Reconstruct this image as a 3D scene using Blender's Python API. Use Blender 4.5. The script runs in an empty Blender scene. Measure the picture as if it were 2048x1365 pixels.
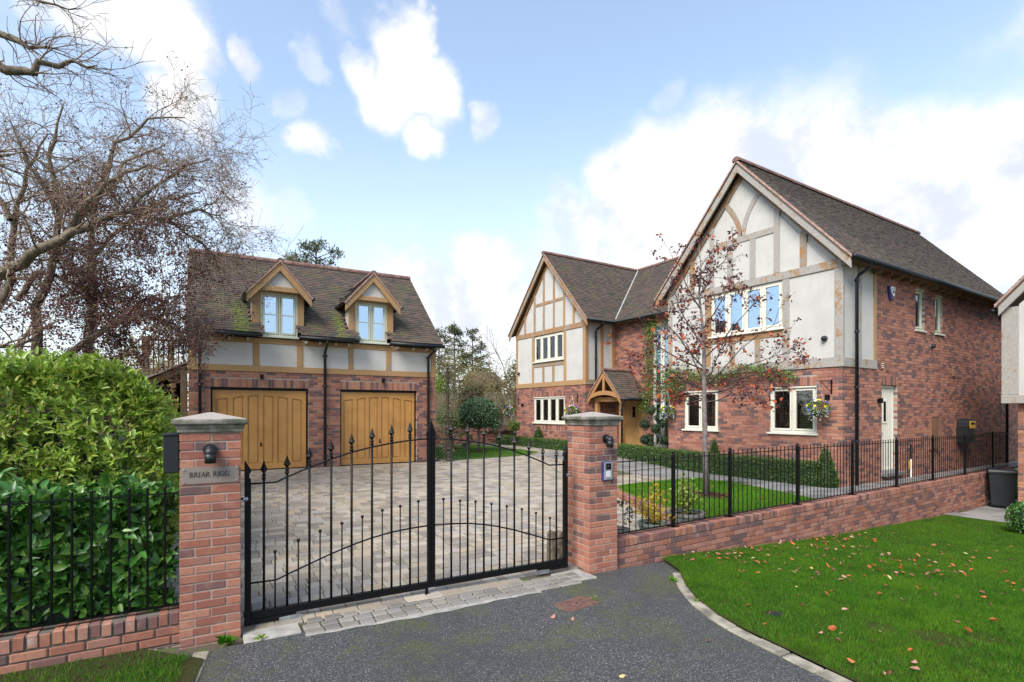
import bpy, math, random
import numpy as np
from mathutils import Vector, Matrix
R = math.radians
rng = random.Random(7)
nr = np.random.default_rng(7)
sc = bpy.context.scene
COL = sc.collection

# ------------------------------------------------------------------ camera, sky, sun, exposure
CAMH = 1.97
A = R(57.75)
FW = (math.cos(A), math.sin(A)); RT = (math.sin(A), -math.cos(A))
cam = bpy.data.cameras.new('camera'); camo = bpy.data.objects.new('camera', cam); COL.objects.link(camo)
camo.location = (0, 0, CAMH); camo.rotation_euler = (R(90), 0, R(57.75 - 90))
cam.lens = 18.633; cam.sensor_width = 36; cam.shift_y = 0.0681; cam.clip_start = 0.05; cam.clip_end = 2000
sc.camera = camo
sc.view_settings.view_transform = 'Standard'; sc.view_settings.look = 'None'
sc.view_settings.gamma = 1.0; sc.view_settings.use_curve_mapping = False
sc.view_settings.exposure = 0.95

SUN_AZ = R(208)      # direction (from +X, counter-clockwise) of the soft sun lamp, put behind the camera at left to brighten the facades
SUN_EL = R(45)
sd = bpy.data.lights.new('sun', 'SUN'); so = bpy.data.objects.new('sun', sd); COL.objects.link(so)
sd.energy = 2.9; sd.angle = R(30); sd.color = (1.0, 0.95, 0.87)
so.rotation_euler = Vector((math.cos(SUN_AZ) * math.cos(SUN_EL), math.sin(SUN_AZ) * math.cos(SUN_EL), math.sin(SUN_EL))).to_track_quat('Z', 'Y').to_euler()

def dirpx(x, y):
    a = (x - 1024) / 1060.; b = (822 - y) / 1060.
    v = Vector((FW[0] + a * RT[0], FW[1] + a * RT[1], b)); v.normalize(); return v
def PX(x, y, d):
    a = (x - 1024) / 1060.; b = (822 - y) / 1060.
    return Vector((d * (FW[0] + a * RT[0]), d * (FW[1] + a * RT[1]), CAMH + d * b))
def PZ(x, y, z):
    return PX(x, y, (z - CAMH) * 1060. / (822 - y))
def PXX(x, y, X):
    a = (x - 1024) / 1060.; return PX(x, y, X / (FW[0] + a * RT[0]))
def PYY(x, y, Y):
    a = (x - 1024) / 1060.; return PX(x, y, Y / (FW[1] + a * RT[1]))

w = bpy.data.worlds.new('World'); sc.world = w; w.use_nodes = True
nt = w.node_tree; nt.nodes.clear()
def N(nt, t, **k):
    n = nt.nodes.new(t)
    for a, b in k.items():
        if a == 'inp':
            for i, v in b.items(): n.inputs[i].default_value = v
        else: setattr(n, a, b)
    return n
def math_n(nt, op, a, b=None, clamp=False):
    n = nt.nodes.new('ShaderNodeMath'); n.operation = op; n.use_clamp = clamp
    for i, v in enumerate((a, b)):
        if v is None: continue
        if isinstance(v, (int, float)): n.inputs[i].default_value = v
        else: nt.links.new(v, n.inputs[i])
    return n.outputs[0]
def build_sky():
    L = nt.links.new
    sky = N(nt, 'ShaderNodeTexSky', sky_type='NISHITA', sun_disc=False, sun_elevation=SUN_EL, air_density=1.0, dust_density=0.6, ozone_density=1.6)
    sky.sun_rotation = math.pi / 2 - SUN_AZ
    tc = N(nt, 'ShaderNodeTexCoord')
    nz = N(nt, 'ShaderNodeTexNoise', inp={'Scale': 3.2, 'Detail': 7, 'Roughness': .6})
    L(tc.outputs['Generated'], nz.inputs['Vector'])
    sub = N(nt, 'ShaderNodeVectorMath', operation='SUBTRACT'); L(nz.outputs['Color'], sub.inputs[0]); sub.inputs[1].default_value = (.5, .5, .5)
    scl = N(nt, 'ShaderNodeVectorMath', operation='SCALE'); L(sub.outputs[0], scl.inputs[0]); scl.inputs['Scale'].default_value = .20
    add = N(nt, 'ShaderNodeVectorMath', operation='ADD'); L(tc.outputs['Generated'], add.inputs[0]); L(scl.outputs[0], add.inputs[1])
    nm = N(nt, 'ShaderNodeVectorMath', operation='NORMALIZE'); L(add.outputs[0], nm.inputs[0])
    blobs = [(190,60,70,.75),(280,62,85,.9),(365,80,78,.95),(105,60,50,.5),(390,210,62,1),(420,250,50,.8),(340,200,45,.8),(505,100,34,.9),(800,105,68,1),(765,180,66,1),(850,160,66,1),(835,60,34,.8),(712,128,38,.8),
             (830,262,38,.7),(620,272,40,.7),(950,230,34,.7),(590,190,30,.4),(620,110,26,.4),(500,410,75,.5),(560,430,50,.4),(680,40,34,.35),(1350,180,24,.35),
             (960,515,50,.9),(880,590,80,.8),(960,640,110,.9),(1120,420,50,.7),(1160,470,80,.8),(1250,370,70,.95),(1330,345,90,1),(1440,360,120,1),(1330,470,120,1),(1600,380,150,1),(1760,360,120,1),(1880,330,110,1),(2000,330,130,1),(1880,480,170,1),(2100,420,170,1),(1200,560,110,.9),(2250,380,150,1)]
    acc = None
    for (x, y, r, k) in blobs:
        if x < 1100 and y < 480: r *= .80
        d = dirpx(x, y); ang = math.atan(r / 1060. / (1 + ((x-1024)/1060.)**2 + ((822-y)/1060.)**2) ** .5)
        dt = N(nt, 'ShaderNodeVectorMath', operation='DOT_PRODUCT'); L(nm.outputs[0], dt.inputs[0]); dt.inputs[1].default_value = d
        mr = N(nt, 'ShaderNodeMapRange', interpolation_type='SMOOTHSTEP', inp={'From Min': math.cos(ang * 1.6), 'From Max': math.cos(ang * .12), 'To Min': 0., 'To Max': k})
        L(dt.outputs['Value'], mr.inputs['Value'])
        acc = mr.outputs[0] if acc is None else math_n(nt, 'MAXIMUM', acc, mr.outputs[0])
    # scattered cloud everywhere else (outside the blobs, beyond the frame)
    nz2 = N(nt, 'ShaderNodeTexNoise', inp={'Scale': 2.3, 'Detail': 6, 'Roughness': .58}); L(tc.outputs['Generated'], nz2.inputs['Vector'])
    wide = N(nt, 'ShaderNodeMapRange', interpolation_type='SMOOTHSTEP', inp={'From Min': .50, 'From Max': .72, 'To Max': .55}); L(nz2.outputs['Fac'], wide.inputs['Value'])
    acc = math_n(nt, 'MAXIMUM', acc, wide.outputs[0])
    # fine break-up of the edges
    nz3 = N(nt, 'ShaderNodeTexNoise', inp={'Scale': 9., 'Detail': 8, 'Roughness': .62}); L(tc.outputs['Generated'], nz3.inputs['Vector'])
    er = math_n(nt, 'MULTIPLY', math_n(nt, 'SUBTRACT', nz3.outputs['Fac'], .5), .9)
    fac = math_n(nt, 'ADD', acc, math_n(nt, 'MULTIPLY', er, math_n(nt, 'MULTIPLY', acc, 1.0)))
    m = N(nt, 'ShaderNodeMapRange', interpolation_type='SMOOTHSTEP', inp={'From Min': .0, 'From Max': 1.0}); L(fac, m.inputs['Value'])
    # pale towards the horizon
    sx = N(nt, 'ShaderNodeSeparateXYZ'); L(tc.outputs['Generated'], sx.inputs[0])
    hz = N(nt, 'ShaderNodeMapRange', interpolation_type='SMOOTHSTEP', inp={'From Min': .0, 'From Max': .52, 'To Min': .80, 'To Max': .12}); L(sx.outputs['Z'], hz.inputs['Value'])
    # thin veil + grey undersides
    ccol = N(nt, 'ShaderNodeMixRGB'); ccol.inputs[1].default_value = (5.9, 6.3, 7.3, 1); ccol.inputs[2].default_value = (8.3, 8.25, 8.2, 1)
    sh = N(nt, 'ShaderNodeMapRange', interpolation_type='SMOOTHSTEP', inp={'From Min': .36, 'From Max': .58}); L(nz3.outputs['Fac'], sh.inputs['Value']); L(sh.outputs[0], ccol.inputs[0])
    veil = N(nt, 'ShaderNodeMixRGB'); L(hz.outputs[0], veil.inputs[0])
    gain = N(nt, 'ShaderNodeMixRGB', blend_type='MULTIPLY'); gain.inputs[0].default_value = 1; gain.inputs[2].default_value = (2.95, 2.72, 2.42, 1); L(sky.outputs[0], gain.inputs[1])
    L(gain.outputs[0], veil.inputs[1]); veil.inputs[2].default_value = (6.6, 7.1, 7.9, 1)
    mix = N(nt, 'ShaderNodeMixRGB'); L(m.outputs[0], mix.inputs[0]); L(veil.outputs[0], mix.inputs[1]); L(ccol.outputs[0], mix.inputs[2])
    bg = N(nt, 'ShaderNodeBackground'); bg.inputs['Strength'].default_value = .072; L(mix.outputs[0], bg.inputs['Color'])
    out = N(nt, 'ShaderNodeOutputWorld'); L(bg.outputs[0], out.inputs['Surface'])
build_sky()

# ------------------------------------------------------------------ terrain
def interp(x, pts):
    if x <= pts[0][0]: return pts[0][1]
    for (a, b), (c, d) in zip(pts, pts[1:]):
        if x <= c: return b + (d - b) * (x - a) / (c - a)
    return pts[-1][1]
GO = [(-40, .3), (-5, .05), (0, .0), (4.5, -.045), (6, -.10), (7.5, -.21), (9.2, -.32), (11, -.41), (14.5, -.54), (18, -.65), (30, -.9), (60, -1.3)]
def gout(X, Y=0): return interp(X, GO)
def sstep(a, b, x):
    t = min(1, max(0, (x - a) / (b - a))); return t * t * (3 - 2 * t)
def gin(X, Y):
    base = min(.46, max(-.02, (Y - 5.25) * .0505))
    base -= .03 * sstep(2, 5, X) * (1 - sstep(5, 8, Y))
    t = sstep(7.2, 9.0, X)
    return base * (1 - t) + max(.262, base) * t

# ------------------------------------------------------------------ materials
MATS = {}
def newmat(name):
    m = bpy.data.materials.new(name); m.use_nodes = True; t = m.node_tree; t.nodes.clear()
    out = t.nodes.new('ShaderNodeOutputMaterial'); b = t.nodes.new('ShaderNodeBsdfPrincipled')
    t.links.new(b.outputs[0], out.inputs[0]); MATS[name] = m; return m, t, b, out
def pos(t, scale=1, obj=False, stretch=None):
    if obj:
        g = t.nodes.new('ShaderNodeTexCoord'); o = g.outputs['Object']
    else:
        g = t.nodes.new('ShaderNodeNewGeometry'); o = g.outputs['Position']
    if stretch:
        mp = t.nodes.new('ShaderNodeMapping'); mp.inputs['Scale'].default_value = stretch; t.links.new(o, mp.inputs[0]); o = mp.outputs[0]
    return o
def noise(t, vec, scale, detail=4, rough=.55):
    n = t.nodes.new('ShaderNodeTexNoise'); n.inputs['Scale'].default_value = scale; n.inputs['Detail'].default_value = detail; n.inputs['Roughness'].default_value = rough
    t.links.new(vec, n.inputs['Vector']); return n.outputs['Fac']
def ramp(t, fac, stops, const=False):
    r = t.nodes.new('ShaderNodeValToRGB'); e = r.color_ramp
    if const: e.interpolation = 'CONSTANT'
    while len(e.elements) < len(stops): e.elements.new(.5)
    for el, (p, c) in zip(e.elements, stops): el.position = p; el.color = tuple(c) + (1,) if len(c) == 3 else c
    t.links.new(fac, r.inputs[0]); return r.outputs[0]
def mixc(t, fac, a, b, mode='MIX'):
    m = t.nodes.new('ShaderNodeMixRGB'); m.blend_type = mode
    for i, v in enumerate((fac, a, b)):
        if isinstance(v, (int, float)): m.inputs[i].default_value = v
        elif isinstance(v, tuple): m.inputs[i].default_value = v + (1,) if len(v) == 3 else v
        else: t.links.new(v, m.inputs[i])
    return m.outputs[0]
def mrange(t, v, a, b, c=0, d=1):
    m = t.nodes.new('ShaderNodeMapRange'); m.interpolation_type = 'SMOOTHSTEP'
    for i, k in zip((1, 2, 3, 4), (a, b, c, d)): m.inputs[i].default_value = k
    t.links.new(v, m.inputs[0]); return m.outputs[0]
def bump(t, b, h, s=.3, dist=.01):
    n = t.nodes.new('ShaderNodeBump'); n.inputs['Strength'].default_value = s; n.inputs['Distance'].default_value = dist
    t.links.new(h, n.inputs['Height']); t.links.new(n.outputs[0], b.inputs['Normal'])
def rnd_val(t):
    a = t.nodes.new('ShaderNodeAttribute'); a.attribute_name = 'rnd'
    o = t.nodes.new('ShaderNodeObjectInfo')
    s = math_n(t, 'ADD', a.outputs['Fac'], o.outputs['Random']); return math_n(t, 'FRACT', s)
def simple(name, c, rough=.6, metal=0., var=.12, scale=6., bmp=0., bscale=40., spec=.5, c2=None):
    m, t, b, o = newmat(name)
    p = pos(t); n = noise(t, p, scale)
    c2 = c2 or tuple(x * (1 - var * 2) for x in c)
    t.links.new(mixc(t, mrange(t, n, .3, .7), c2, c), b.inputs['Base Color'])
    b.inputs['Roughness'].default_value = rough; b.inputs['Metallic'].default_value = metal; b.inputs['Specular IOR Level'].default_value = spec
    if bmp: bump(t, b, noise(t, p, bscale, 5), bmp)
    return m
def brick_mat(name, dark=.22, reds=None, white=.0):
    m, t, b, o = newmat(name); r = rnd_val(t); p = pos(t)
    reds = reds or [(.31, .118, .075), (.37, .155, .098), (.26, .094, .066), (.41, .18, .118), (.33, .138, .098)]
    st = []; k = len(reds) + 2; lim = 1 - dark
    for i, c in enumerate(reds): st.append((i * lim / len(reds), c))
    st.append((lim, (.105, .062, .062))); st.append((lim + dark * .5, (.16, .075, .068)))
    c = ramp(t, r, st, True)
    c = mixc(t, mrange(t, noise(t, p, 55, 4, .7), .35, .75), c, mixc(t, .55, c, (.13, .06, .05)))
    c = mixc(t, mrange(t, noise(t, p, 9, 3), .5, .75, 0, .35), c, (.42, .23, .15))
    if white: c = mixc(t, mrange(t, noise(t, p, 3.3, 6, .7), .62, .74, 0, white), c, (.52, .47, .46))
    # faint rain staining, large scale
    c = mixc(t, mrange(t, noise(t, p, .9, 4), .45, .75, 0, .3), c, mixc(t, .5, c, (.09, .07, .06)))
    t.links.new(c, b.inputs['Base Color']); b.inputs['Roughness'].default_value = .85
    bump(t, b, noise(t, p, 130, 5, .7), .5, .004)
    return m
brick_mat('brick', .30)
brick_mat('brick_garage', .34, [(.30, .118, .07), (.37, .165, .10), (.27, .10, .065), (.41, .185, .105), (.33, .152, .105)])
brick_mat('brick_pillar', .13, [(.31, .105, .066), (.37, .14, .085), (.25, .085, .058), (.39, .17, .11), (.29, .125, .09)], .5)
brick_mat('brick_wall', .33, [(.29, .11, .066), (.35, .15, .095), (.26, .095, .06), (.34, .165, .12), (.30, .135, .10)], .45)
simple('mortar', (.36, .31, .26), .95, bmp=.3, bscale=150)
simple('mortar_dark', (.13, .11, .09), .95, bmp=.3, bscale=150)
def tile_mat(name, moss):
    m, t, b, o = newmat(name); r = rnd_val(t); p = pos(t)
    c = ramp(t, r, [(0, (.075, .054, .043)), (.2, (.052, .043, .038)), (.4, (.092, .062, .047)), (.55, (.043, .038, .036)), (.72, (.078, .05, .042)), (.88, (.105, .07, .054))], True)
    c = mixc(t, mrange(t, noise(t, p, 30, 4, .7), .4, .75), c, mixc(t, .5, c, (.16, .13, .10)))
    c = mixc(t, mrange(t, noise(t, p, 1.6, 5, .65), .48, .72, 0, .55 if not moss else .6), c, (.085, .10, .035))
    a = t.nodes.new('ShaderNodeAttribute'); a.attribute_name = 'moss'
    mm = math_n(t, 'MULTIPLY', a.outputs['Fac'], mrange(t, noise(t, p, 11, 4, .7), .3, .62, .25, 1))
    c = mixc(t, math_n(t, 'MULTIPLY', mm, .8), c, (.12, .165, .02))
    t.links.new(c, b.inputs['Base Color']); b.inputs['Roughness'].default_value = .8; b.inputs['Specular IOR Level'].default_value = .35
    bump(t, b, noise(t, p, 90, 5, .7), .5, .004); return m
tile_mat('roof_tile', 0)
simple('ridge_clay', (.23, .125, .10), .8, var=.25, scale=5, bmp=.3)
simple('verge_clay', (.42, .27, .22), .8, var=.2, scale=9, bmp=.3)
def oak_mat(name, fresh, grey, amount, stretch=(1, 1, 1)):
    m, t, b, o = newmat(name); p = pos(t); r = rnd_val(t)
    g = noise(t, pos(t, obj=False, stretch=(1.5, 1.5, 1.2)), 2.2, 7, .72)
    fine = noise(t, pos(t, stretch=(14, 14, 3)), 5, 5, .7)
    c = mixc(t, mrange(t, fine, .3, .7), tuple(x * .62 for x in fresh), fresh)
    c = mixc(t, mrange(t, r, 0, 1, 0, .35), c, tuple(x * .7 for x in fresh))
    c = mixc(t, mrange(t, math_n(t, 'ADD', g, math_n(t, 'MULTIPLY', math_n(t, 'SUBTRACT', r, .5), .12)), .62 - amount, .70 - amount, 0, .88), c, mixc(t, mrange(t, fine, .35, .65), tuple(x * .7 for x in grey), grey))
    t.links.new(c, b.inputs['Base Color']); b.inputs['Roughness'].default_value = .8
    bump(t, b, fine, .25, .004); return m
oak_mat('oak_fresh', (.42, .25, .11), (.30, .22, .15), .06)
oak_mat('oak_weathered', (.36, .20, .09), (.30, .265, .22), .13)
oak_mat('oak_silver', (.36, .21, .10), (.35, .345, .325), .235)
oak_mat('oak_brown', (.17, .095, .045), (.15, .12, .09), .1)
oak_mat('oak_porch', (.42, .21, .075), (.3, .17, .08), .02)
def plaster(name, c):
    m, t, b, o = newmat(name); p = pos(t)
    k = mixc(t, mrange(t, noise(t, p, 2.2, 5, .6), .3, .8), c, tuple(x * .86 for x in c))
    k = mixc(t, mrange(t, noise(t, pos(t, stretch=(6, 6, .8)), 1.5, 4), .5, .8, 0, .25), k, (c[0]*.72, c[1]*.68, c[2]*.6))
    t.links.new(k, b.inputs['Base Color']); b.inputs['Roughness'].default_value = .9
    bump(t, b, noise(t, p, 45, 5, .6), .25, .006)
plaster('plaster', (.475, .465, .435)); plaster('plaster_garage', (.48, .465, .43))
simple('cream_paint', (.66, .64, .54), .45, var=.04, scale=3)
simple('sage_paint', (.52, .54, .44), .5, var=.04, scale=3)
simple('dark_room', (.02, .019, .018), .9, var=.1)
simple('blind', (.30, .26, .20), .6, var=.1, scale=2)
def glass(name, base, spec_tint=(1, 1, 1)):
    m, t, b, o = newmat(name); t.nodes.remove(b)
    tr = t.nodes.new('ShaderNodeBsdfTransparent'); tr.inputs[0].default_value = (.80, .84, .84, 1)
    gl = t.nodes.new('ShaderNodeBsdfGlossy'); gl.inputs['Roughness'].default_value = .01; gl.inputs['Color'].default_value = spec_tint + (1,)
    n = t.nodes.new('ShaderNodeBump'); n.inputs['Strength'].default_value = .06; n.inputs['Distance'].default_value = .02
    t.links.new(noise(t, pos(t), 2.5, 2), n.inputs['Height']); t.links.new(n.outputs[0], gl.inputs['Normal'])
    fr = t.nodes.new('ShaderNodeFresnel'); fr.inputs['IOR'].default_value = 1.5
    f = math_n(t, 'ADD', fr.outputs[0], base, True)
    mx = t.nodes.new('ShaderNodeMixShader'); t.links.new(f, mx.inputs[0]); t.links.new(tr.outputs[0], mx.inputs[1]); t.links.new(gl.outputs[0], mx.inputs[2]); t.links.new(mx.outputs[0], o.inputs[0])
glass('glass_clear', .05); glass('glass_mirror', .55, (.66, .82, 1.0))
simple('black_metal', (.003, .0035, .004), .42, metal=.0, var=.2, scale=20, spec=.22, bmp=.15, bscale=90)
simple('black_plastic', (.006, .009, .012), .5, var=.2, scale=4)
simple('galvanised', (.45, .47, .48), .45, metal=.8, var=.25, scale=12)
simple('white_plastic', (.75, .76, .78), .35, var=.04)
simple('blue_plastic', (.03, .035, .16), .4, var=.1)
simple('steel', (.48, .5, .52), .35, metal=.7, var=.1)
def stone_cap():
    m, t, b, o = newmat('stone_cap'); p = pos(t)
    c = mixc(t, mrange(t, noise(t, p, 7, 6, .7), .35, .65), (.11, .105, .08), (.26, .24, .20))
    c = mixc(t, mrange(t, noise(t, p, 4, 6, .7), .46, .6, 0, .8), c, (.06, .066, .04))
    c = mixc(t, mrange(t, noise(t, p, 16, 3, .6), .66, .70, 0, .8), c, (.42, .42, .30))
    # upward faces are paler than the sides
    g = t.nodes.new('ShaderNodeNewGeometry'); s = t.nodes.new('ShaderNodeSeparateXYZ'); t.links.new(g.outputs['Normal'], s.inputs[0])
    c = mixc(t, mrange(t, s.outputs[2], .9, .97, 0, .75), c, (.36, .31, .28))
    t.links.new(c, b.inputs['Base Color']); b.inputs['Roughness'].default_value = .9; bump(t, b, noise(t, p, 60, 6, .7), .6, .006)
stone_cap()
def paver_mat(name, cols):
    m, t, b, o = newmat(name); r = rnd_val(t); p = pos(t)
    c = ramp(t, r, [(i / len(cols), k) for i, k in enumerate(cols)], True)
    c = mixc(t, mrange(t, noise(t, p, 25, 6, .7), .35, .75, 0, .6), c, mixc(t, .5, c, (.12, .10, .08)))
    c = mixc(t, mrange(t, noise(t, p, 1.1, 5, .6), .5, .75, 0, .45), c, (.16, .135, .10))
    t.links.new(c, b.inputs['Base Color']); b.inputs['Roughness'].default_value = .55; b.inputs['Specular IOR Level'].default_value = .5
    bump(t, b, noise(t, p, 60, 6, .7), .4, .006); return m
paver_mat('paver', [(.31, .265, .205), (.37, .315, .24), (.27, .24, .20), (.42, .365, .285), (.28, .235, .18), (.36, .32, .275), (.38, .305, .22), (.22, .19, .155)])
paver_mat('sett', [(.20, .185, .16), (.25, .23, .20), (.16, .15, .135), (.22, .21, .19)])
paver_mat('slab', [(.22, .22, .215), (.27, .26, .25), (.18, .18, .18)])
def joint():
    m, t, b, o = newmat('joint_sand'); p = pos(t)
    c = mixc(t, mrange(t, noise(t, p, 5, 5, .7), .45, .6), (.075, .058, .045), (.055, .085, .015))
    t.links.new(c, b.inputs['Base Color']); b.inputs['Roughness'].default_value = 1; bump(t, b, noise(t, p, 200, 3), .4, .003)
joint()
def asphalt():
    m, t, b, o = newmat('asphalt'); p = pos(t)
    v = t.nodes.new('ShaderNodeTexVoronoi'); v.inputs['Scale'].default_value = 155; t.links.new(p, v.inputs['Vector'])
    sp = t.nodes.new('ShaderNodeSeparateColor'); t.links.new(v.outputs['Color'], sp.inputs[0])
    c = ramp(t, sp.outputs[0], [(0, (.030, .030, .032)), (.45, (.055, .055, .057)), (.75, (.095, .095, .095)), (.93, (.27, .26, .24))], True)
    c = mixc(t, mrange(t, noise(t, p, .8, 6, .65), .4, .65, 0, .45), c, (.035, .034, .034))
    c = mixc(t, mrange(t, noise(t, p, 2.6, 6, .7), .56, .72, 0, .4), c, (.12, .11, .09))
    # moss creeping along the edges by the gate and wall
    mo = math_n(t, 'MULTIPLY', mrange(t, noise(t, p, 1.5, 6, .7), .46, .62), mrange(t, noise(t, p, 38, 4, .7), .42, .58))
    sx = t.nodes.new('ShaderNodeSeparateXYZ'); t.links.new(p, sx.inputs[0])
    edge = mrange(t, sx.outputs[1], 1.8, 4.9, .15, 1)
    c = mixc(t, math_n(t, 'MULTIPLY', mo, edge), c, (.075, .085, .018))
    t.links.new(c, b.inputs['Base Color']); b.inputs['Roughness'].default_value = .8
    bump(t, b, v.outputs['Distance'], .8, .006)
asphalt()
def ground_mat(name, c1, c2, c3):
    m, t, b, o = newmat(name); p = pos(t)
    c = mixc(t, mrange(t, noise(t, p, 3, 6, .7), .35, .65), c1, c2)
    c = mixc(t, mrange(t, noise(t, p, 60, 5, .7), .4, .7), c, c3)
    t.links.new(c, b.inputs['Base Color']); b.inputs['Roughness'].default_value = 1; b.inputs['Specular IOR Level'].default_value = 0; bump(t, b, noise(t, p, 90, 5), .6, .02)
ground_mat('lawn_ground', (.035, .055, .012), (.05, .075, .015), (.05, .035, .02))
ground_mat('soil', (.035, .024, .016), (.055, .038, .025), (.02, .014, .01))
ground_mat('verge_soil', (.05, .045, .022), (.045, .06, .018), (.03, .022, .014))
ground_mat('field', (.06, .085, .03), (.09, .10, .045), (.04, .05, .02))
ground_mat('gravel', (.30, .24, .17), (.24, .2, .15), (.38, .32, .25))
def leaf_mat(name, cols, rough=.35, trans=.25, patch=None, spec=.5, dark=None):
    m, t, b, o = newmat(name); r = rnd_val(t); p = pos(t)
    c = ramp(t, r, [(i / len(cols), k) for i, k in enumerate(cols)])
    if patch: c = mixc(t, mrange(t, noise(t, p, patch[1], 5, .6), patch[2], patch[3], 0, patch[4]), c, patch[0])
    if dark: c = mixc(t, mrange(t, noise(t, p, 2.7, 6, .7), .48, .68, 0, .6), c, dark)
    t.links.new(c, b.inputs['Base Color']); b.inputs['Roughness'].default_value = rough; b.inputs['Specular IOR Level'].default_value = spec
    tl = t.nodes.new('ShaderNodeBsdfTranslucent'); t.links.new(mixc(t, .5, c, tuple(min(1, x * 1.6) for x in cols[0])), tl.inputs[0])
    mx = t.nodes.new('ShaderNodeMixShader'); mx.inputs[0].default_value = trans
    t.links.new(b.outputs[0], mx.inputs[1]); t.links.new(tl.outputs[0], mx.inputs[2]); t.links.new(mx.outputs[0], o.inputs[0]); return m
leaf_mat('laurel_leaf', [(.035, .12, .018), (.05, .16, .022), (.028, .095, .018), (.07, .19, .03), (.04, .13, .02), (.10, .20, .03)], .36, .2)
leaf_mat('photinia_leaf', [(.18, .30, .035), (.27, .40, .05), (.14, .25, .03), (.34, .44, .08), (.20, .33, .04), (.32, .34, .06)], .3, .3)
leaf_mat('grass_blade', [(.038, .155, .006), (.062, .205, .008), (.022, .10, .005), (.095, .26, .012), (.043, .17, .006), (.19, .26, .05), (.028, .115, .005)], .6, .38, ((.105, .23, .010), 1.1, .42, .64, .7), .15, (.018, .075, .006))
leaf_mat('lawn_blade', [(.08, .23, .010), (.105, .28, .015), (.065, .19, .010), (.09, .24, .012)], .6, .35, None, .15)
leaf_mat('box_leaf', [(.045, .10, .015), (.07, .14, .02), (.03, .07, .012), (.10, .16, .03)], .4, .2)
leaf_mat('holly_leaf', [(.05, .12, .05), (.09, .18, .075), (.03, .08, .035), (.18, .25, .13), (.10, .17, .07)], .28, .15)
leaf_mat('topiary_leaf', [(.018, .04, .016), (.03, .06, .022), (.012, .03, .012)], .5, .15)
leaf_mat('purple_leaf', [(.085, .022, .026), (.12, .03, .028), (.06, .02, .026), (.16, .045, .03), (.10, .025, .03)], .4, .3)
leaf_mat('orange_leaf', [(.55, .13, .03), (.45, .08, .03), (.60, .20, .05), (.40, .06, .04)], .45, .4)
leaf_mat('yellow_leaf', [(.62, .42, .03), (.50, .40, .04), (.60, .30, .03), (.38, .38, .06)], .4, .35)
leaf_mat('lime_leaf', [(.22, .32, .04), (.30, .38, .05), (.15, .26, .03)], .4, .35)
leaf_mat('creeper_leaf', [(.06, .15, .015), (.10, .22, .025), (.045, .11, .015), (.18, .24, .03)], .4, .35)
leaf_mat('olive_leaf', [(.20, .18, .06), (.27, .23, .085), (.14, .14, .05), (.34, .27, .11), (.20, .15, .07)], .6, .4)
leaf_mat('gold_leaf', [(.32, .28, .08), (.26, .25, .08), (.38, .29, .08), (.20, .21, .07)], .6, .4)
leaf_mat('needle', [(.06, .09, .04), (.10, .12, .05), (.15, .15, .06), (.07, .08, .03)], .6, .2)
leaf_mat('ivy_leaf', [(.03, .06, .015), (.05, .085, .02), (.12, .10, .06), (.18, .15, .10)], .4, .2)
leaf_mat('dark_bush_leaf', [(.06, .065, .03), (.09, .07, .04), (.13, .07, .045), (.07, .10, .03)], .6, .3)
leaf_mat('silver_leaf', [(.35, .42, .36), (.26, .34, .28), (.45, .50, .45)], .6, .2)
leaf_mat('fallen_orange', [(.48, .14, .03), (.40, .10, .03)], .6, .2)
leaf_mat('fallen_brown', [(.26, .07, .045), (.18, .055, .04)], .6, .1)
leaf_mat('fallen_pink', [(.50, .24, .18), (.42, .2, .16)], .6, .1)
leaf_mat('fallen_yellow', [(.55, .42, .10), (.50, .38, .16)], .6, .2)
simple('petal_yellow', (.85, .55, .01), .5, var=.1); simple('petal_blue', (.05, .07, .45), .5, var=.2); simple('petal_purple', (.14, .02, .10), .5, var=.2); simple('petal_white', (.7, .68, .65), .5, var=.1); simple('petal_pink', (.7, .25, .4), .5, var=.1)
simple('berry', (.13, .028, .03), .3, var=.3, scale=30)
simple('bark_grey', (.20, .16, .11), .9, var=.3, scale=14, bmp=.6, bscale=50, c2=(.075, .06, .045))
simple('bark_twig', (.28, .195, .13), .8, var=.3, scale=10, c2=(.13, .09, .06))
simple('bark_dark', (.085, .055, .045), .8, var=.3, scale=20, bmp=.4)
simple('bark_trunk', (.20, .17, .155), .7, var=.25, scale=20, bmp=.3, c2=(.11, .09, .085))
simple('terracotta', (.30, .10, .06), .8, var=.25, scale=7, bmp=.3)
simple('pot_stone', (.26, .25, .22), .85, var=.3, scale=9, bmp=.4)
simple('pot_glaze', (.22, .28, .25), .5, var=.15, scale=5)
simple('door_gold', (.47, .235, .06), .5, var=.12, scale=2.2, c2=(.38, .18, .042))
simple('door_oak', (.48, .27, .10), .55, var=.12, scale=3)
simple('rusty_iron', (.16, .085, .065), .85, var=.3, scale=22, bmp=.5, c2=(.10, .045, .035))
simple('concrete', (.36, .345, .31), .9, var=.18, scale=7, bmp=.4, bscale=120)
simple('kerb_concrete', (.34, .31, .24), .9, var=.32, scale=6, bmp=.4, bscale=120)
simple('fence_wood', (.26, .20, .13), .9, var=.25, scale=5, bmp=.3, c2=(.15, .15, .07))
simple('log_end', (.42, .29, .15), .85, var=.3, scale=16, bmp=.3, c2=(.24, .13, .06))
simple('log_bark', (.10, .07, .05), .95, var=.3, scale=16, bmp=.5)
simple('lead', (.42, .44, .42), .6, var=.15, scale=6)
simple('brown_box', (.20, .10, .06), .5, var=.1)
simple('yellow_plastic', (.75, .42, .02), .4, var=.1)
simple('green_plastic', (.03, .10, .05), .5, var=.1)
simple('engraving', (.015, .012, .012), .5, var=.1)
simple('screen', (.01, .01, .012), .1, var=.1)
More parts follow.
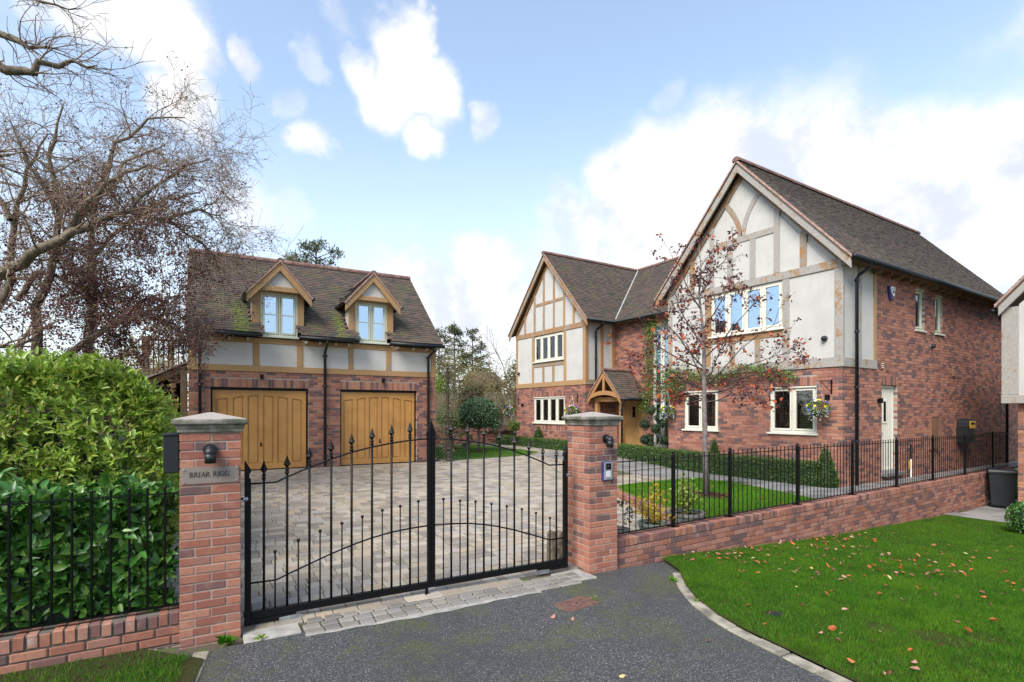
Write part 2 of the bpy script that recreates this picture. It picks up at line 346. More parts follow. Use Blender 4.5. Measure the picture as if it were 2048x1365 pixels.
def acrylic():
    m, t, b, o = newmat('acrylic'); t.nodes.remove(b)
    tr = t.nodes.new('ShaderNodeBsdfTransparent'); tr.inputs[0].default_value = (.66, .62, .58, 1)
    gl = t.nodes.new('ShaderNodeBsdfGlossy'); gl.inputs['Roughness'].default_value = .12
    df = t.nodes.new('ShaderNodeBsdfDiffuse'); df.inputs[0].default_value = (.52, .46, .41, 1)
    mx = t.nodes.new('ShaderNodeMixShader'); mx.inputs[0].default_value = .35; t.links.new(tr.outputs[0], mx.inputs[1]); t.links.new(df.outputs[0], mx.inputs[2])
    m2 = t.nodes.new('ShaderNodeMixShader'); m2.inputs[0].default_value = .06; t.links.new(mx.outputs[0], m2.inputs[1]); t.links.new(gl.outputs[0], m2.inputs[2]); t.links.new(m2.outputs[0], o.inputs[0])
acrylic()

# ------------------------------------------------------------------ object helpers
def tag(o, label=None, cat=None, group=None, kind=None):
    if label: o['label'] = label
    if cat: o['category'] = cat
    if group: o['group'] = group
    if kind: o['kind'] = kind
    return o
def setparent(o, parent):
    if parent is not None:
        o.parent = parent; o.matrix_parent_inverse = Matrix.Translation(-Vector(parent['_wl']))
def thing(name, loc, label, cat, group=None):
    o = bpy.data.objects.new(name, None); COL.objects.link(o); o.location = loc; o.empty_display_size = .2
    o['_wl'] = tuple(loc); return tag(o, label, cat, group)
def link(name, me, loc, parent=None, mat=None):
    if mat and not me.materials: me.materials.append(MATS[mat])
    o = bpy.data.objects.new(name, me); COL.objects.link(o); o.location = loc; o['_wl'] = tuple(loc)
    setparent(o, parent); return o
def setparent_child(o, parent): setparent(o, parent)

class Fr:
    def __init__(s, o, ang):
        s.o = Vector((o[0], o[1], 0)); s.ang = R(ang); s.u = Vector((math.cos(s.ang), math.sin(s.ang), 0)); s.n = Vector((math.sin(s.ang), -math.cos(s.ang), 0))
        s.R = np.array([[s.u.x, -s.n.x, 0], [s.u.y, -s.n.y, 0], [0, 0, 1.]])
    def p(s, u, z, w=0): return s.o + s.u * u + s.n * w + Vector((0, 0, z))
class MB:
    def __init__(s): s.v = []; s.f = []; s.sm = False
    def addv(s, vs, fs):
        k = len(s.v); s.v += [tuple(v) for v in vs]; s.f += [tuple(i + k for i in f) for f in fs]; return s
    def prism(s, fr, poly, w0, w1):           # polygon in (u,z), extruded along the outward normal
        n = len(poly); vs = [fr.p(u, z, w1) for u, z in poly] + [fr.p(u, z, w0) for u, z in poly]
        ar = sum(poly[i][0] * poly[(i + 1) % n][1] - poly[(i + 1) % n][0] * poly[i][1] for i in range(n))
        if ar > 0: fs = [tuple(range(n)), tuple(range(2 * n - 1, n - 1, -1))] + [(i, n + i, n + (i + 1) % n, (i + 1) % n) for i in range(n)]
        else: fs = [tuple(range(n - 1, -1, -1)), tuple(range(n, 2 * n))] + [((i + 1) % n, n + (i + 1) % n, n + i, i) for i in range(n)]
        return s.addv(vs, fs)
    def rect(s, fr, u0, u1, z0, z1, w0, w1): return s.prism(fr, [(u0, z0), (u1, z0), (u1, z1), (u0, z1)], w0, w1)
    def ring(s, fr, u0, u1, z0, z1, t, w0, w1, tb=None):
        tb = tb or t
        s.rect(fr, u0, u0 + t, z0, z1, w0, w1); s.rect(fr, u1 - t, u1, z0, z1, w0, w1)
        s.rect(fr, u0 + t, u1 - t, z0, z0 + tb, w0, w1); return s.rect(fr, u0 + t, u1 - t, z1 - t, z1, w0, w1)
    def bar(s, fr, a, b, wd, w0, w1):          # beam from a to b (u,z), width wd
        d = Vector((b[0] - a[0], b[1] - a[1])); d.normalize(); q = Vector((-d.y, d.x)) * wd / 2
        return s.prism(fr, [(a[0] - q.x, a[1] - q.y), (b[0] - q.x, b[1] - q.y), (b[0] + q.x, b[1] + q.y), (a[0] + q.x, a[1] + q.y)], w0, w1)
    def box(s, x0, x1, y0, y1, z0, z1):
        vs = [(x, y, z) for z in (z0, z1) for y in (y0, y1) for x in (x0, x1)]
        return s.addv(vs, [(0, 2, 3, 1), (4, 5, 7, 6), (0, 1, 5, 4), (2, 6, 7, 3), (0, 4, 6, 2), (1, 3, 7, 5)])
    def tube(s, pts, r, n=8, cap=True):
        pts = [Vector(p) for p in pts]; m = len(pts); rs = r if isinstance(r, (list, tuple)) else [r] * m
        k = len(s.v); up = Vector((0, 0, 1))
        for i, p in enumerate(pts):
            d = (pts[min(i + 1, m - 1)] - pts[max(i - 1, 0)]); d.normalize()
            a = d.cross(up) if abs(d.z) < .95 else d.cross(Vector((1, 0, 0))); a.normalize(); b = d.cross(a)
            for j in range(n):
                t = 2 * math.pi * j / n; s.v.append(tuple(p + (a * math.cos(t) + b * math.sin(t)) * rs[i]))
        for i in range(m - 1):
            for j in range(n):
                q = (j + 1) % n; s.f.append((k + i * n + j, k + (i + 1) * n + j, k + (i + 1) * n + q, k + i * n + q))
        if cap: s.f.append(tuple(k + j for j in range(n))); s.f.append(tuple(k + (m - 1) * n + j for j in range(n - 1, -1, -1)))
        return s
    def lathe(s, c, prof, n=16, sq=False, rot=0):   # profile [(r,z)...] bottom to top
        k = len(s.v); m = len(prof)
        for r, z in prof:
            for j in range(n):
                t = 2 * math.pi * (j + .5 * sq) / n + rot; s.v.append((c[0] + r * math.cos(t), c[1] + r * math.sin(t), c[2] + z))
        for i in range(m - 1):
            for j in range(n):
                q = (j + 1) % n; s.f.append((k + i * n + j, k + i * n + q, k + (i + 1) * n + q, k + (i + 1) * n + j))
        s.f.append(tuple(k + j for j in range(n - 1, -1, -1))); s.f.append(tuple(k + (m - 1) * n + j for j in range(n)))
        return s
    def sphere(s, c, r, n=10, m=6, sz=1.):
        return s.lathe((c[0], c[1], c[2]), [(max(.001, r * math.sin(math.pi * i / m)), -r * sz * math.cos(math.pi * i / m)) for i in range(m + 1)], n)
    def build(s, name, mat, parent=None, label=None, cat=None, group=None, kind=None, smooth=False, bevel=0, jitter=0):
        v = np.array(s.v, float); lo = v.min(0); hi = v.max(0); c = (lo + hi) / 2; c[2] = lo[2]
        if jitter: v = v + nr.normal(0, jitter, v.shape)
        me = bpy.data.meshes.new(name); me.from_pydata((v - c).tolist(), [], s.f); me.update()
        if smooth: me.polygons.foreach_set('use_smooth', [True] * len(me.polygons))
        o = link(name, me, tuple(c), parent, mat)
        if bevel:
            b = o.modifiers.new('bevel', 'BEVEL'); b.width = bevel; b.segments = 1; b.limit_method = 'ANGLE'
        return tag(o, label, cat, group, kind)
def fast_mesh(name, V, F, mat, attrs=None, smooth=False):
    V = np.asarray(V, np.float32); F = np.asarray(F, np.int32); k = F.shape[1]
    me = bpy.data.meshes.new(name); me.vertices.add(len(V)); me.vertices.foreach_set('co', V.ravel())
    me.loops.add(F.size); me.loops.foreach_set('vertex_index', F.ravel()); me.polygons.add(len(F))
    me.polygons.foreach_set('loop_start', np.arange(0, F.size, k, dtype=np.int32))
    try: me.polygons.foreach_set('loop_total', np.full(len(F), k, np.int32))
    except Exception: pass
    if smooth: me.polygons.foreach_set('use_smooth', np.ones(len(F), bool))
    for an, (dom, val) in (attrs or {}).items():
        a = me.attributes.new(an, 'FLOAT', dom); a.data.foreach_set('value', np.asarray(val, np.float32))
    me.update(calc_edges=True)
    if not smooth: me.shade_flat()
    me.materials.append(MATS[mat]); return me
CUBE = np.array([(x, y, z) for z in (-.5, .5) for y in (-.5, .5) for x in (-.5, .5)])
CF = np.array([(0, 2, 3, 1), (4, 5, 7, 6), (0, 1, 5, 4), (2, 6, 7, 3), (0, 4, 6, 2), (1, 3, 7, 5)])
def unit_mesh(name, mat, ch=(.02, .03, .06), moss=None):
    bm = MB(); hx, hy, hz = .5, .5, .5; cx, cy, cz = ch
    # chamfered unit box: 24 verts
    vs = []; idx = {}
    for sx in (-1, 1):
        for sy in (-1, 1):
            for sz in (-1, 1):
                for ax in range(3):
                    p = [sx * (.5 - cx), sy * (.5 - cy), sz * (.5 - cz)]; p[ax] = (sx, sy, sz)[ax] * .5
                    idx[(sx, sy, sz, ax)] = len(vs); vs.append(tuple(p))
    fs = []
    def q(*k): fs.append(tuple(idx[i] for i in k))
    for s in (-1, 1):
        q((s,-1,-1,0),(s,1,-1,0),(s,1,1,0),(s,-1,1,0)); q((-1,s,-1,1),(1,s,-1,1),(1,s,1,1),(-1,s,1,1)); q((-1,-1,s,2),(1,-1,s,2),(1,1,s,2),(-1,1,s,2))
    for a in (-1, 1):
        for b in (-1, 1):
            q((-1,a,b,1),(1,a,b,1),(1,a,b,2),(-1,a,b,2)); q((a,-1,b,0),(a,1,b,0),(a,1,b,2),(a,-1,b,2)); q((a,b,-1,0),(a,b,1,0),(a,b,1,1),(a,b,-1,1))
    for sx in (-1, 1):
        for sy in (-1, 1):
            for sz in (-1, 1): fs.append(tuple(idx[(sx, sy, sz, i)] for i in range(3)))
    me = bpy.data.meshes.new(name); me.from_pydata(vs, [], fs)
    import bmesh
    b = bmesh.new(); b.from_mesh(me); bmesh.ops.recalc_face_normals(b, faces=b.faces); b.to_mesh(me); b.free(); me.update()
    me.materials.append(MATS[mat])
    if moss is not None:
        a = me.attributes.new('moss', 'FLOAT', 'FACE'); a.data.foreach_set('value', np.full(len(me.polygons), moss, np.float32))
    return me
class Pieces:
    """box-shaped pieces (bricks, tiles, pavers): the nearest ones become objects, the rest one joined part"""
    def __init__(s): s.c = []; s.R = []; s.d = []; s.m = []
    def add(s, c, Rm, d, m=0.): s.c.append(tuple(c)); s.R.append(Rm); s.d.append(d); s.m.append(m)
    def build(s, name, mat, parent, n=300, ch=(.02, .03, .06), minlen=.0, wob=.0, stuffname=None, moss=False):
        c = np.array(s.c); Rm = np.array(s.R); d = np.array(s.d); mo = np.array(s.m); N_ = len(c)
        dist = np.linalg.norm(c - np.array([0, 0, CAMH]), axis=1) / np.maximum(d.max(1), .05) ** .5
        # out-of-frame pieces come last
        dep = c[:, 0] * FW[0] + c[:, 1] * FW[1]; lat = c[:, 0] * RT[0] + c[:, 1] * RT[1]
        px = 1024 + 1060 * lat / np.maximum(dep, .1); py = 822 - 1060 * (c[:, 2] - CAMH) / np.maximum(dep, .1)
        off = (px < -10) | (px > 2058) | (py < -10) | (py > 1375) | (dep < .1)
        order = np.argsort(dist + off * 1000); ind = order[:n]; rest = order[n:]
        if len(ind):
            me = unit_mesh(name, mat, ch); me1 = unit_mesh(name, mat, ch, .55) if moss else None; me2 = unit_mesh(name, mat, ch, 1.) if moss else None
            for i in ind:
                M = me if not moss or mo[i] < .3 else (me1 if mo[i] < .7 else me2)
                o = bpy.data.objects.new(name, M); COL.objects.link(o)
                rm = Matrix(Rm[i].tolist()); o.rotation_euler = rm.to_euler(); o.location = c[i] + (nr.normal(0, wob, 3) if wob else 0); o.scale = d[i]
                setparent(o, parent)
        if len(rest):
            cc = c[rest]; V = (CUBE[None] * d[rest][:, None, :]) @ np.transpose(Rm[rest], (0, 2, 1)) + cc[:, None, :]
            if wob: V += nr.normal(0, wob, (len(rest), 1, 3))
            org = cc.mean(0); org[2] = cc[:, 2].min()
            V = (V - org).reshape(-1, 3); F = (CF[None] + (np.arange(len(rest)) * 8)[:, None, None]).reshape(-1, 4)
            at = {'rnd': ('FACE', np.repeat(nr.random(len(rest)), 6))}
            if moss: at['moss'] = ('FACE', np.repeat(mo[rest], 6))
            me = fast_mesh(name, V, F, mat, at)
            tag(link(stuffname or name, me, tuple(org), parent), kind='stuff')
def wall_bricks(P, fr, L, z0, z1, holes=(), clip=None, par=0, trim=(0, 0), D=.1025, phase=0, u0=0, w=0):
    k = 0; z = z0
    while z + .03 < z1:
        zc = z + .0325; h = min(.065, z1 - z)
        a, b = u0, L
        if clip: a, b = clip(zc)
        if (k + par) % 2: a += trim[0]; b -= trim[1]
        iv = [(a, b)]
        for (h0, h1, y0, y1) in holes:
            if y0 - .01 < zc < y1 + .01:
                nv = []
                for (p, q) in iv:
                    if h1 <= p or h0 >= q: nv.append((p, q)); continue
                    if h0 > p: nv.append((p, h0))
                    if h1 < q: nv.append((h1, q))
                iv = nv
        off = ((k + par) % 2) * .1125 + phase
        for (p, q) in iv:
            g = math.floor((p - off) / .225) * .225 + off
            while g < q:
                s0 = max(g, p); s1 = min(g + .215, q)
                if q - s1 < .04: s1 = q
                if s1 - s0 > .035:
                    P.add(fr.p((s0 + s1) / 2, z + h / 2, w - D / 2 + rng.uniform(-.0015, .0015)), fr.R, (s1 - s0, D, h))
                if s1 == q: break
                g += .225
        z += .075; k += 1
def soldiers(P, fr, u0, u1, z0, h=.215, D=.1025, w=0):
    n = max(1, round((u1 - u0) / .075)); st = (u1 - u0) / n
    for i in range(n): P.add(fr.p(u0 + (i + .5) * st, z0 + h / 2, w - D / 2 + rng.uniform(-.0015, .0015)), fr.R, (st - .010, D, h))
def core(mb, fr, L, z0, z1, holes, w0, w1, u0=0):
    us = sorted({u0, L, *[h[i] for h in holes for i in (0, 1)]}); zs = sorted({z0, z1, *[h[i] for h in holes for i in (2, 3)]})
    us = [u for u in us if u0 <= u <= L]; zs = [z for z in zs if z0 <= z <= z1]
    for a, b in zip(us, us[1:]):
        run = None
        for c, d in zip(zs, zs[1:]):
            inn = any(h[0] <= (a + b) / 2 <= h[1] and h[2] <= (c + d) / 2 <= h[3] for h in holes)
            if not inn: mb.rect(fr, a, b, c, d, w0, w1)
def timber(fr, parent, mat, a, b, wd, w0, w1, name='timber_beam', bev=.006):
    return MB().bar(fr, a, b, wd, w0, w1).build(name, mat, parent, bevel=bev)
def window(root, fr, u0, u1, z0, z1, n, w=-.04, mat='cream_paint', gl='glass_clear', blind=False, trans=False, sill=True, label=None, room=.7, head=False):
    fw = .05
    mb = MB().ring(fr, u0, u1, z0, z1, fw, w - .07, w); cw = (u1 - u0 - fw) / n
    for i in range(1, n): mb.rect(fr, u0 + fw / 2 + i * cw - .022, u0 + fw / 2 + i * cw + .022, z0 + fw, z1 - fw, w - .07, w - .002)
    if head: mb.rect(fr, u0 - .02, u1 + .02, z1 - .035, z1, w, w + .045)
    o = mb.build('window', mat, root, label=label, bevel=.003)
    for i in range(n):
        a = u0 + fw / 2 + i * cw + .03; b = a + cw - .06; c = z0 + fw + .006; d = z1 - fw - .006; t = .045
        MB().ring(fr, a, b, c, d, t, w - .05, w + .012).build('casement', mat, o, bevel=.003)
        MB().rect(fr, a + t, b - t, c + t, d - t, w - .032, w - .024).build('pane', gl, o)
        if trans: MB().rect(fr, a + t, b - t, (c + d) / 2 - .011, (c + d) / 2 + .011, w - .036, w - .006).build('glazing_bar', mat, o)
    if sill: MB().prism(fr, [(u0 - .05, z0 - .045), (u1 + .05, z0 - .045), (u1 + .05, z0 - .002), (u0 - .05, z0 - .002)], w - .06, w + .10).build('sill', mat, o, bevel=.005)
    if blind:
        mb = MB(); z = z0 + .06
        while z < z1 - .05:
            mb.addv([fr.p(u0 + .05, z, w - .15), fr.p(u1 - .05, z, w - .15), fr.p(u1 - .05, z + .018, w - .19), fr.p(u0 + .05, z + .018, w - .19)], [(0, 1, 2, 3)]); z += .045
        mb.build('blind', 'blind', o)
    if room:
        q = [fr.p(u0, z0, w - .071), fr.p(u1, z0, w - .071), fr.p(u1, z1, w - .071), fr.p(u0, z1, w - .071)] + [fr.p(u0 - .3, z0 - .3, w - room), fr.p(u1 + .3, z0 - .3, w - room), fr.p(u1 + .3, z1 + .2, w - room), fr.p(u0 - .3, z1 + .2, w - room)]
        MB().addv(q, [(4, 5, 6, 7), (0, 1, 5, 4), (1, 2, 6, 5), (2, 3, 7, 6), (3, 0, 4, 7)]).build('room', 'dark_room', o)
    return o
def roof_tiles(P, o, u, up, L, S, keep, g=.10, tw=.168, moss=None, skipf=None):
    """o: eave corner, u: along the eave, up: up the slope; keep(point)->bool"""
    u = Vector(u); up = Vector(up); nrm = u.cross(up)
    if nrm.z < 0: nrm = -nrm; flip = True
    tl = R(7.0); k = 0; v = 0
    a = u; b = up * math.cos(tl) - nrm * math.sin(tl); n2 = a.cross(b)
    Rm = np.array([[a.x, b.x, n2.x], [a.y, b.y, n2.y], [a.z, b.z, n2.z]])
    if n2.z < 0: Rm[:, 0] *= -1; Rm[:, 2] *= -1
    nn = n2 if n2.z > 0 else -n2
    while v < S - .03:
        x = -(k % 2) * tw / 2
        while x < L:
            x0 = max(0, x); x1 = min(L, x + tw)
            if x1 - x0 > .03:
                c = Vector(o) + u * ((x0 + x1) / 2) + up * (v + .075) + nn * .012
                if keep is None or keep(c):
                    P.add(c + nn * rng.uniform(-.002, .003), Rm, (x1 - x0 - .005, .155, .019), moss(c) if moss else 0.)
            x += tw
        v += g; k += 1
def ridge(parent, a, b, r=.11, mat='ridge_clay', step=.42):
    a = Vector(a); b = Vector(b); n = max(1, int((b - a).length / step)); d = (b - a) / n; s = d.normalized(); q = s.cross(Vector((0, 0, 1))).normalized()
    pr = [(math.cos(R(t)) * r, math.sin(R(t)) * r * .85) for t in range(-15, 196, 30)]
    mb = MB(); k0 = [q * x + Vector((0, 0, y)) for x, y in pr]; m = len(k0); ln = d.length - .012
    vs = [k for k in k0] + [k + s * ln for k in k0]
    me = None
    for i in range(n):
        p = a + d * i
        if me is None:
            me = bpy.data.meshes.new('ridge_tile'); me.from_pydata([tuple(v) for v in vs], [], [(j, j + 1, m + j + 1, m + j) for j in range(m - 1)] + [tuple(range(m)), tuple(range(2 * m - 1, m - 1, -1))]); me.materials.append(MATS[mat])
        o = bpy.data.objects.new('ridge_tile', me); COL.objects.link(o); o.location = p; setparent(o, parent)
def gutter(parent, pts, r=.06, mat='black_plastic'):
    mb = MB(); mb.tube(pts, r, 10); return mb.build('gutter', mat, parent, smooth=True)
def downpipe(parent, top, off, zb, r=.036, brackets=(), shoe=True, mat='black_plastic'):
    """top: outlet under gutter (world), off: vector to the wall position"""
    t = Vector(top); o = Vector(off); pts = [t, t + Vector((0, 0, -.10)), t + o * .85 + Vector((0, 0, -.24)), t + o + Vector((0, 0, -.32)), Vector((t.x + o.x, t.y + o.y, zb))]
    d = MB().tube(pts, r, 10).build('downpipe', mat, parent, smooth=True)
    for z in brackets:
        MB().lathe((t.x + o.x, t.y + o.y, z), [(r + .004, -.03), (r + .016, -.028), (r + .016, .028), (r + .004, .03)], 12).build('pipe_bracket', mat, d)
        nx = Vector((-o.x, -o.y, 0)); nx = nx.normalized() if nx.length > .01 else Vector((0, -1, 0)); side = nx.cross(Vector((0, 0, 1)))
        c = Vector((t.x + o.x, t.y + o.y, z)); MB().tube([c - side * .075, c + side * .075], .012, 6).build('pipe_clip', mat, d)
    return d

# ---- foliage helpers
LEAF = np.array([(0, 0, 0), (.30, .22, .05), (.28, .62, .06), (0, 1, -.12), (-.28, .62, .06), (-.30, .22, .05), (0, .5, -.03)]); LEAF[:, 0] *= .75
LEAFF = np.array([(0, 1, 6), (1, 2, 6), (2, 3, 6), (3, 4, 6), (4, 5, 6), (5, 0, 6)])
DIA = np.array([(0, 0, 0), (.32, .5, .05), (0, 1, 0), (-.32, .5, .05)]); DIAF = np.array([(0, 1, 2), (0, 2, 3)])
TRI = np.array([(-.5, 0, 0), (.5, 0, 0), (0, 1, 0)]); TRIF = np.array([(0, 1, 2)])
def frames(d, n):
    d = d / np.maximum(np.linalg.norm(d, axis=1, keepdims=True), 1e-6); x = np.cross(d, n); x /= np.maximum(np.linalg.norm(x, axis=1, keepdims=True), 1e-6); z = np.cross(x, d)
    return np.stack([x, d, z], 2)
def leaf_cloud(name, pos_, d, nrm, size, mat, parent=None, tmpl=(LEAF, LEAFF), n_ind=0, kind='stuff', label=None, cat=None, width=1., aname=None):
    pos_ = np.asarray(pos_, float); T, TF = tmpl; N_ = len(pos_); size = np.broadcast_to(size, (N_,)).copy(); Fm = frames(np.asarray(d, float), np.asarray(nrm, float))
    idx = np.arange(N_)
    if n_ind:
        sc_ = np.linalg.norm(pos_ - np.array([0, 0, CAMH]), axis=1) / size
        dep = pos_[:, 0] * FW[0] + pos_[:, 1] * FW[1]; lat = pos_[:, 0] * RT[0] + pos_[:, 1] * RT[1]; px = 1024 + 1060 * lat / np.maximum(dep, .1)
        order = np.argsort(sc_ + 1e5 * (px < 0)); ind = order[:n_ind]; idx = order[n_ind:]
        me = bpy.data.meshes.new('leaf'); me.from_pydata(T.tolist(), [], TF.tolist()); me.materials.append(MATS[mat])
        me.polygons.foreach_set('use_smooth', [True] * len(me.polygons))
        for i in ind:
            o = bpy.data.objects.new('leaf', me); COL.objects.link(o); o.location = pos_[i]; o.rotation_euler = Matrix(Fm[i].tolist()).to_euler(); o.scale = (size[i] * width, size[i], size[i]); setparent(o, parent)
    T2 = T * np.array([width, 1, 1])
    V = (T2[None] * size[idx][:, None, None]) @ np.transpose(Fm[idx], (0, 2, 1)) + pos_[idx][:, None, :]
    org = pos_.mean(0); org[2] = pos_[:, 2].min()
    F = (TF[None] + (np.arange(len(idx)) * len(T))[:, None, None]).reshape(-1, 3)
    me = fast_mesh(name, (V - org).reshape(-1, 3), F, mat, {'rnd': ('FACE', np.repeat(nr.random(len(idx)), len(TF)))}, smooth=True)
    o = link(name, me, tuple(org), parent); return tag(o, label, cat, kind=kind)
def rdir(n, up=0.):
    v = nr.normal(0, 1, (n, 3)); v[:, 2] += up; return v / np.linalg.norm(v, axis=1, keepdims=True)
def poly_tubes(name, polys, mat, parent=None, ns=5, kind=None):
    V = []; F = []; k = 0
    for pts, rs in polys:
        P_ = np.array([tuple(p) for p in pts]); m = len(P_); rs = np.asarray(rs)
        if m < 2: continue
        D = np.gradient(P_, axis=0); D /= np.maximum(np.linalg.norm(D, axis=1, keepdims=True), 1e-6)
        ref = np.array([.31, .17, .93]) if abs(D[0, 2]) < .9 else np.array([1., .1, 0]); a = np.cross(D, ref); a /= np.maximum(np.linalg.norm(a, axis=1, keepdims=True), 1e-6); b = np.cross(D, a)
        n = ns if rs[0] > .012 else 3
        t = np.arange(n) * 2 * np.pi / n
        ring_ = P_[:, None] + (a[:, None] * np.cos(t)[None, :, None] + b[:, None] * np.sin(t)[None, :, None]) * rs[:, None, None]
        V.append(ring_.reshape(-1, 3)); i = np.arange(m - 1)[:, None] * n; j = np.arange(n)[None]; q = (j + 1) % n
        F.append((k + np.stack([i + j, i + n + j, i + n + q, i + q], -1)).reshape(-1, 4)); k += m * n
    V = np.concatenate(V); F = np.concatenate(F); org = V.mean(0); org[2] = V[:, 2].min()
    me = fast_mesh(name, V - org, F, mat, smooth=True); o = link(name, me, tuple(org), parent)
    return tag(o, kind=kind)
def grow(p, d, L, r, lv, out, tips, rg, spread=.9, droop=.0, wander=.25, kids=(4, 5), up=0., minr=.0022, shrink=.62):
    n = 5 if lv > 0 else 4; pts = [p]; rs = [r]; q = p.copy(); dd = d.normalized()
    for i in range(n):
        dd = (dd + Vector((rg.gauss(0, wander), rg.gauss(0, wander), rg.gauss(0, wander) - droop + up))).normalized(); q = q + dd * (L / n); pts.append(q.copy()); rs.append(max(minr, r * (1 - .72 * (i + 1) / n)))
    out.append((pts, rs))
    if lv == 0: tips.extend(pts[1:]); return
    for j in range(rg.randint(*kids)):
        t = rg.uniform(.25, 1) * n; i = min(n - 1, int(t)); s = pts[i].lerp(pts[i + 1], t - i); ax = (pts[i + 1] - pts[i]).normalized()
        nd = (ax + Vector((rg.gauss(0, spread), rg.gauss(0, spread), rg.gauss(0, spread)))).normalized()
        grow(s, nd, L * shrink * rg.uniform(.7, 1.15), max(minr, rs[i] * .55), lv - 1, out, tips, rg, spread, droop, wander, kids, up, minr, shrink)
def limb(pxs, r0, r1):
    pts = [PX(*p) for p in pxs]
    # subdivide with a little wobble
    q = []
    for a, b in zip(pts, pts[1:]):
        for t in (0, .33, .66): q.append(a.lerp(b, t) + Vector((rng.gauss(0, .02), rng.gauss(0, .02), rng.gauss(0, .02))))
    q.append(pts[-1]); m = len(q); return q, [r0 + (r1 - r0) * i / (m - 1) for i in range(m)]
# ================================================================== SETTING
def grid_sheet(name, rows, zf, mat, kind='structure', label=None):
    """rows: list of lists of (x,y), all the same length"""
    V = [(x, y, zf(x, y)) for r in rows for x, y in r]; n = len(rows[0]); F = []
    for i in range(len(rows) - 1):
        for j in range(n - 1): F.append((i * n + j, i * n + j + 1, (i + 1) * n + j + 1, (i + 1) * n + j))
    m = MB(); m.addv(V, F); return m.build(name, mat, kind=kind, label=label)
def lin(a, b, n): return [a + (b - a) * i / (n - 1) for i in range(n)]
MATS_bigx = [-300, -80, -30, -12, -6, -2, 0, 2, 4.5, 6, 7.5, 9.2, 11, 14.5, 18, 24, 40, 90, 300]
grid_sheet('ground', [[(x, y) for x in MATS_bigx] for y in [-300, -60, -15, -5, 0, 3, 5.2, 12, 20, 30, 60, 150, 600]], lambda x, y: gout(x) - .12 + (0 if y < 26 else min(0, 0)) , 'field')
grid_sheet('road', [[(x, y) for x in lin(-7, 6.2, 12)] for y in [-14, -6, -2, 0, 1, 2, 3, 4, 4.6, 5.02]], lambda x, y: gout(x), 'asphalt')

# right-hand verge lawn, bounded by its kerb
KO = [(5.50, 5.06), (5.38, 4.80), (5.259, 4.556), (4.824, 4.092), (4.556, 3.727), (4.344, 3.311), (4.23, 2.904), (4.171, 2.486), (4.093, 2.024), (4.03, 1.5), (3.98, .8), (3.95, 0), (3.9, -3), (3.9, -12)]
KOs = sorted(KO, key=lambda p: p[1])
def kx(y): return interp(y, [(p[1], p[0]) for p in KOs])
rows = []
for y in sorted({*[p[1] for p in KO], *lin(-12, 5.06, 20)}):
    k = kx(y) + .118; rows.append([(k + (40 - k) * t ** 2.2, y + (0 if y < 5 else .022 * (40 - k) * t ** 2.2 * .8)) for t in lin(0, 1, 22)])
grid_sheet('verge', rows, lambda x, y: gout(x) + .03, 'lawn_ground')
# left verge, between the low wall and the road
LK = [(-.25, 5.25), (.225, 4.99), (.12, 4.45), (-.05, 3.6), (-.4, 2.4), (-1.2, 0)]
def lkx(y): return interp(y, [(p[1], p[0]) for p in reversed(LK)])
grid_sheet('left_verge', [[(lkx(y) - .02 + (-8 - lkx(y)) * t, y) for t in lin(0, 1, 12)] for y in lin(5.3, 0, 12)], lambda x, y: gout(x) + .025, 'verge_soil')
# kerbs: one stone after the other
def kerb_line(name, pts, wdt, label, seg=.30, h=.014, n_max=44, side=1):
    th = thing(name, (pts[0][0], pts[0][1], gout(pts[0][0])), label, 'kerb')
    P = [Vector((p[0], p[1], 0)) for p in pts]; cum = [0]
    for a, b in zip(P, P[1:]): cum.append(cum[-1] + (b - a).length)
    def at(s):
        for i in range(len(P) - 1):
            if s <= cum[i + 1] or i == len(P) - 2:
                return P[i].lerp(P[i + 1], (s - cum[i]) / (cum[i + 1] - cum[i]))
    s = 0
    while s < min(cum[-1], n_max * seg) - .05:
        e = min(s + seg - .014, cum[-1]); a = at(s); b = at(e); d = (b - a).normalized(); q = Vector((d.y, -d.x, 0)) * wdt * side
        za = gout(a.x) + h; zb = gout(b.x) + h; dz = rng.uniform(-.007, .007)
        vs = [(a.x, a.y, za - .14), (b.x, b.y, zb - .14), (b.x + q.x, b.y + q.y, zb - .14), (a.x + q.x, a.y + q.y, za - .14), (a.x, a.y, za + dz), (b.x, b.y, zb + dz), (b.x + q.x, b.y + q.y, zb + dz + .004), (a.x + q.x, a.y + q.y, za + dz + .004)]
        MB().addv(vs, [(0, 3, 2, 1), (4, 5, 6, 7), (0, 1, 5, 4), (1, 2, 6, 5), (2, 3, 7, 6), (3, 0, 4, 7)]).build('kerb_stone', 'kerb_concrete', th, bevel=.008); s += seg
    return th
kerb_line('kerb', [p for p in KO if p[1] < 4.75], .125, 'curved pale concrete kerb between the tarmac and the right-hand grass', side=-1)
kerb_line('kerb', [(.225, 4.99), (.12, 4.45), (-.05, 3.6), (-.4, 2.4)], .12, 'short moss-edged concrete kerb at the foot of the name-plate pillar', side=1)

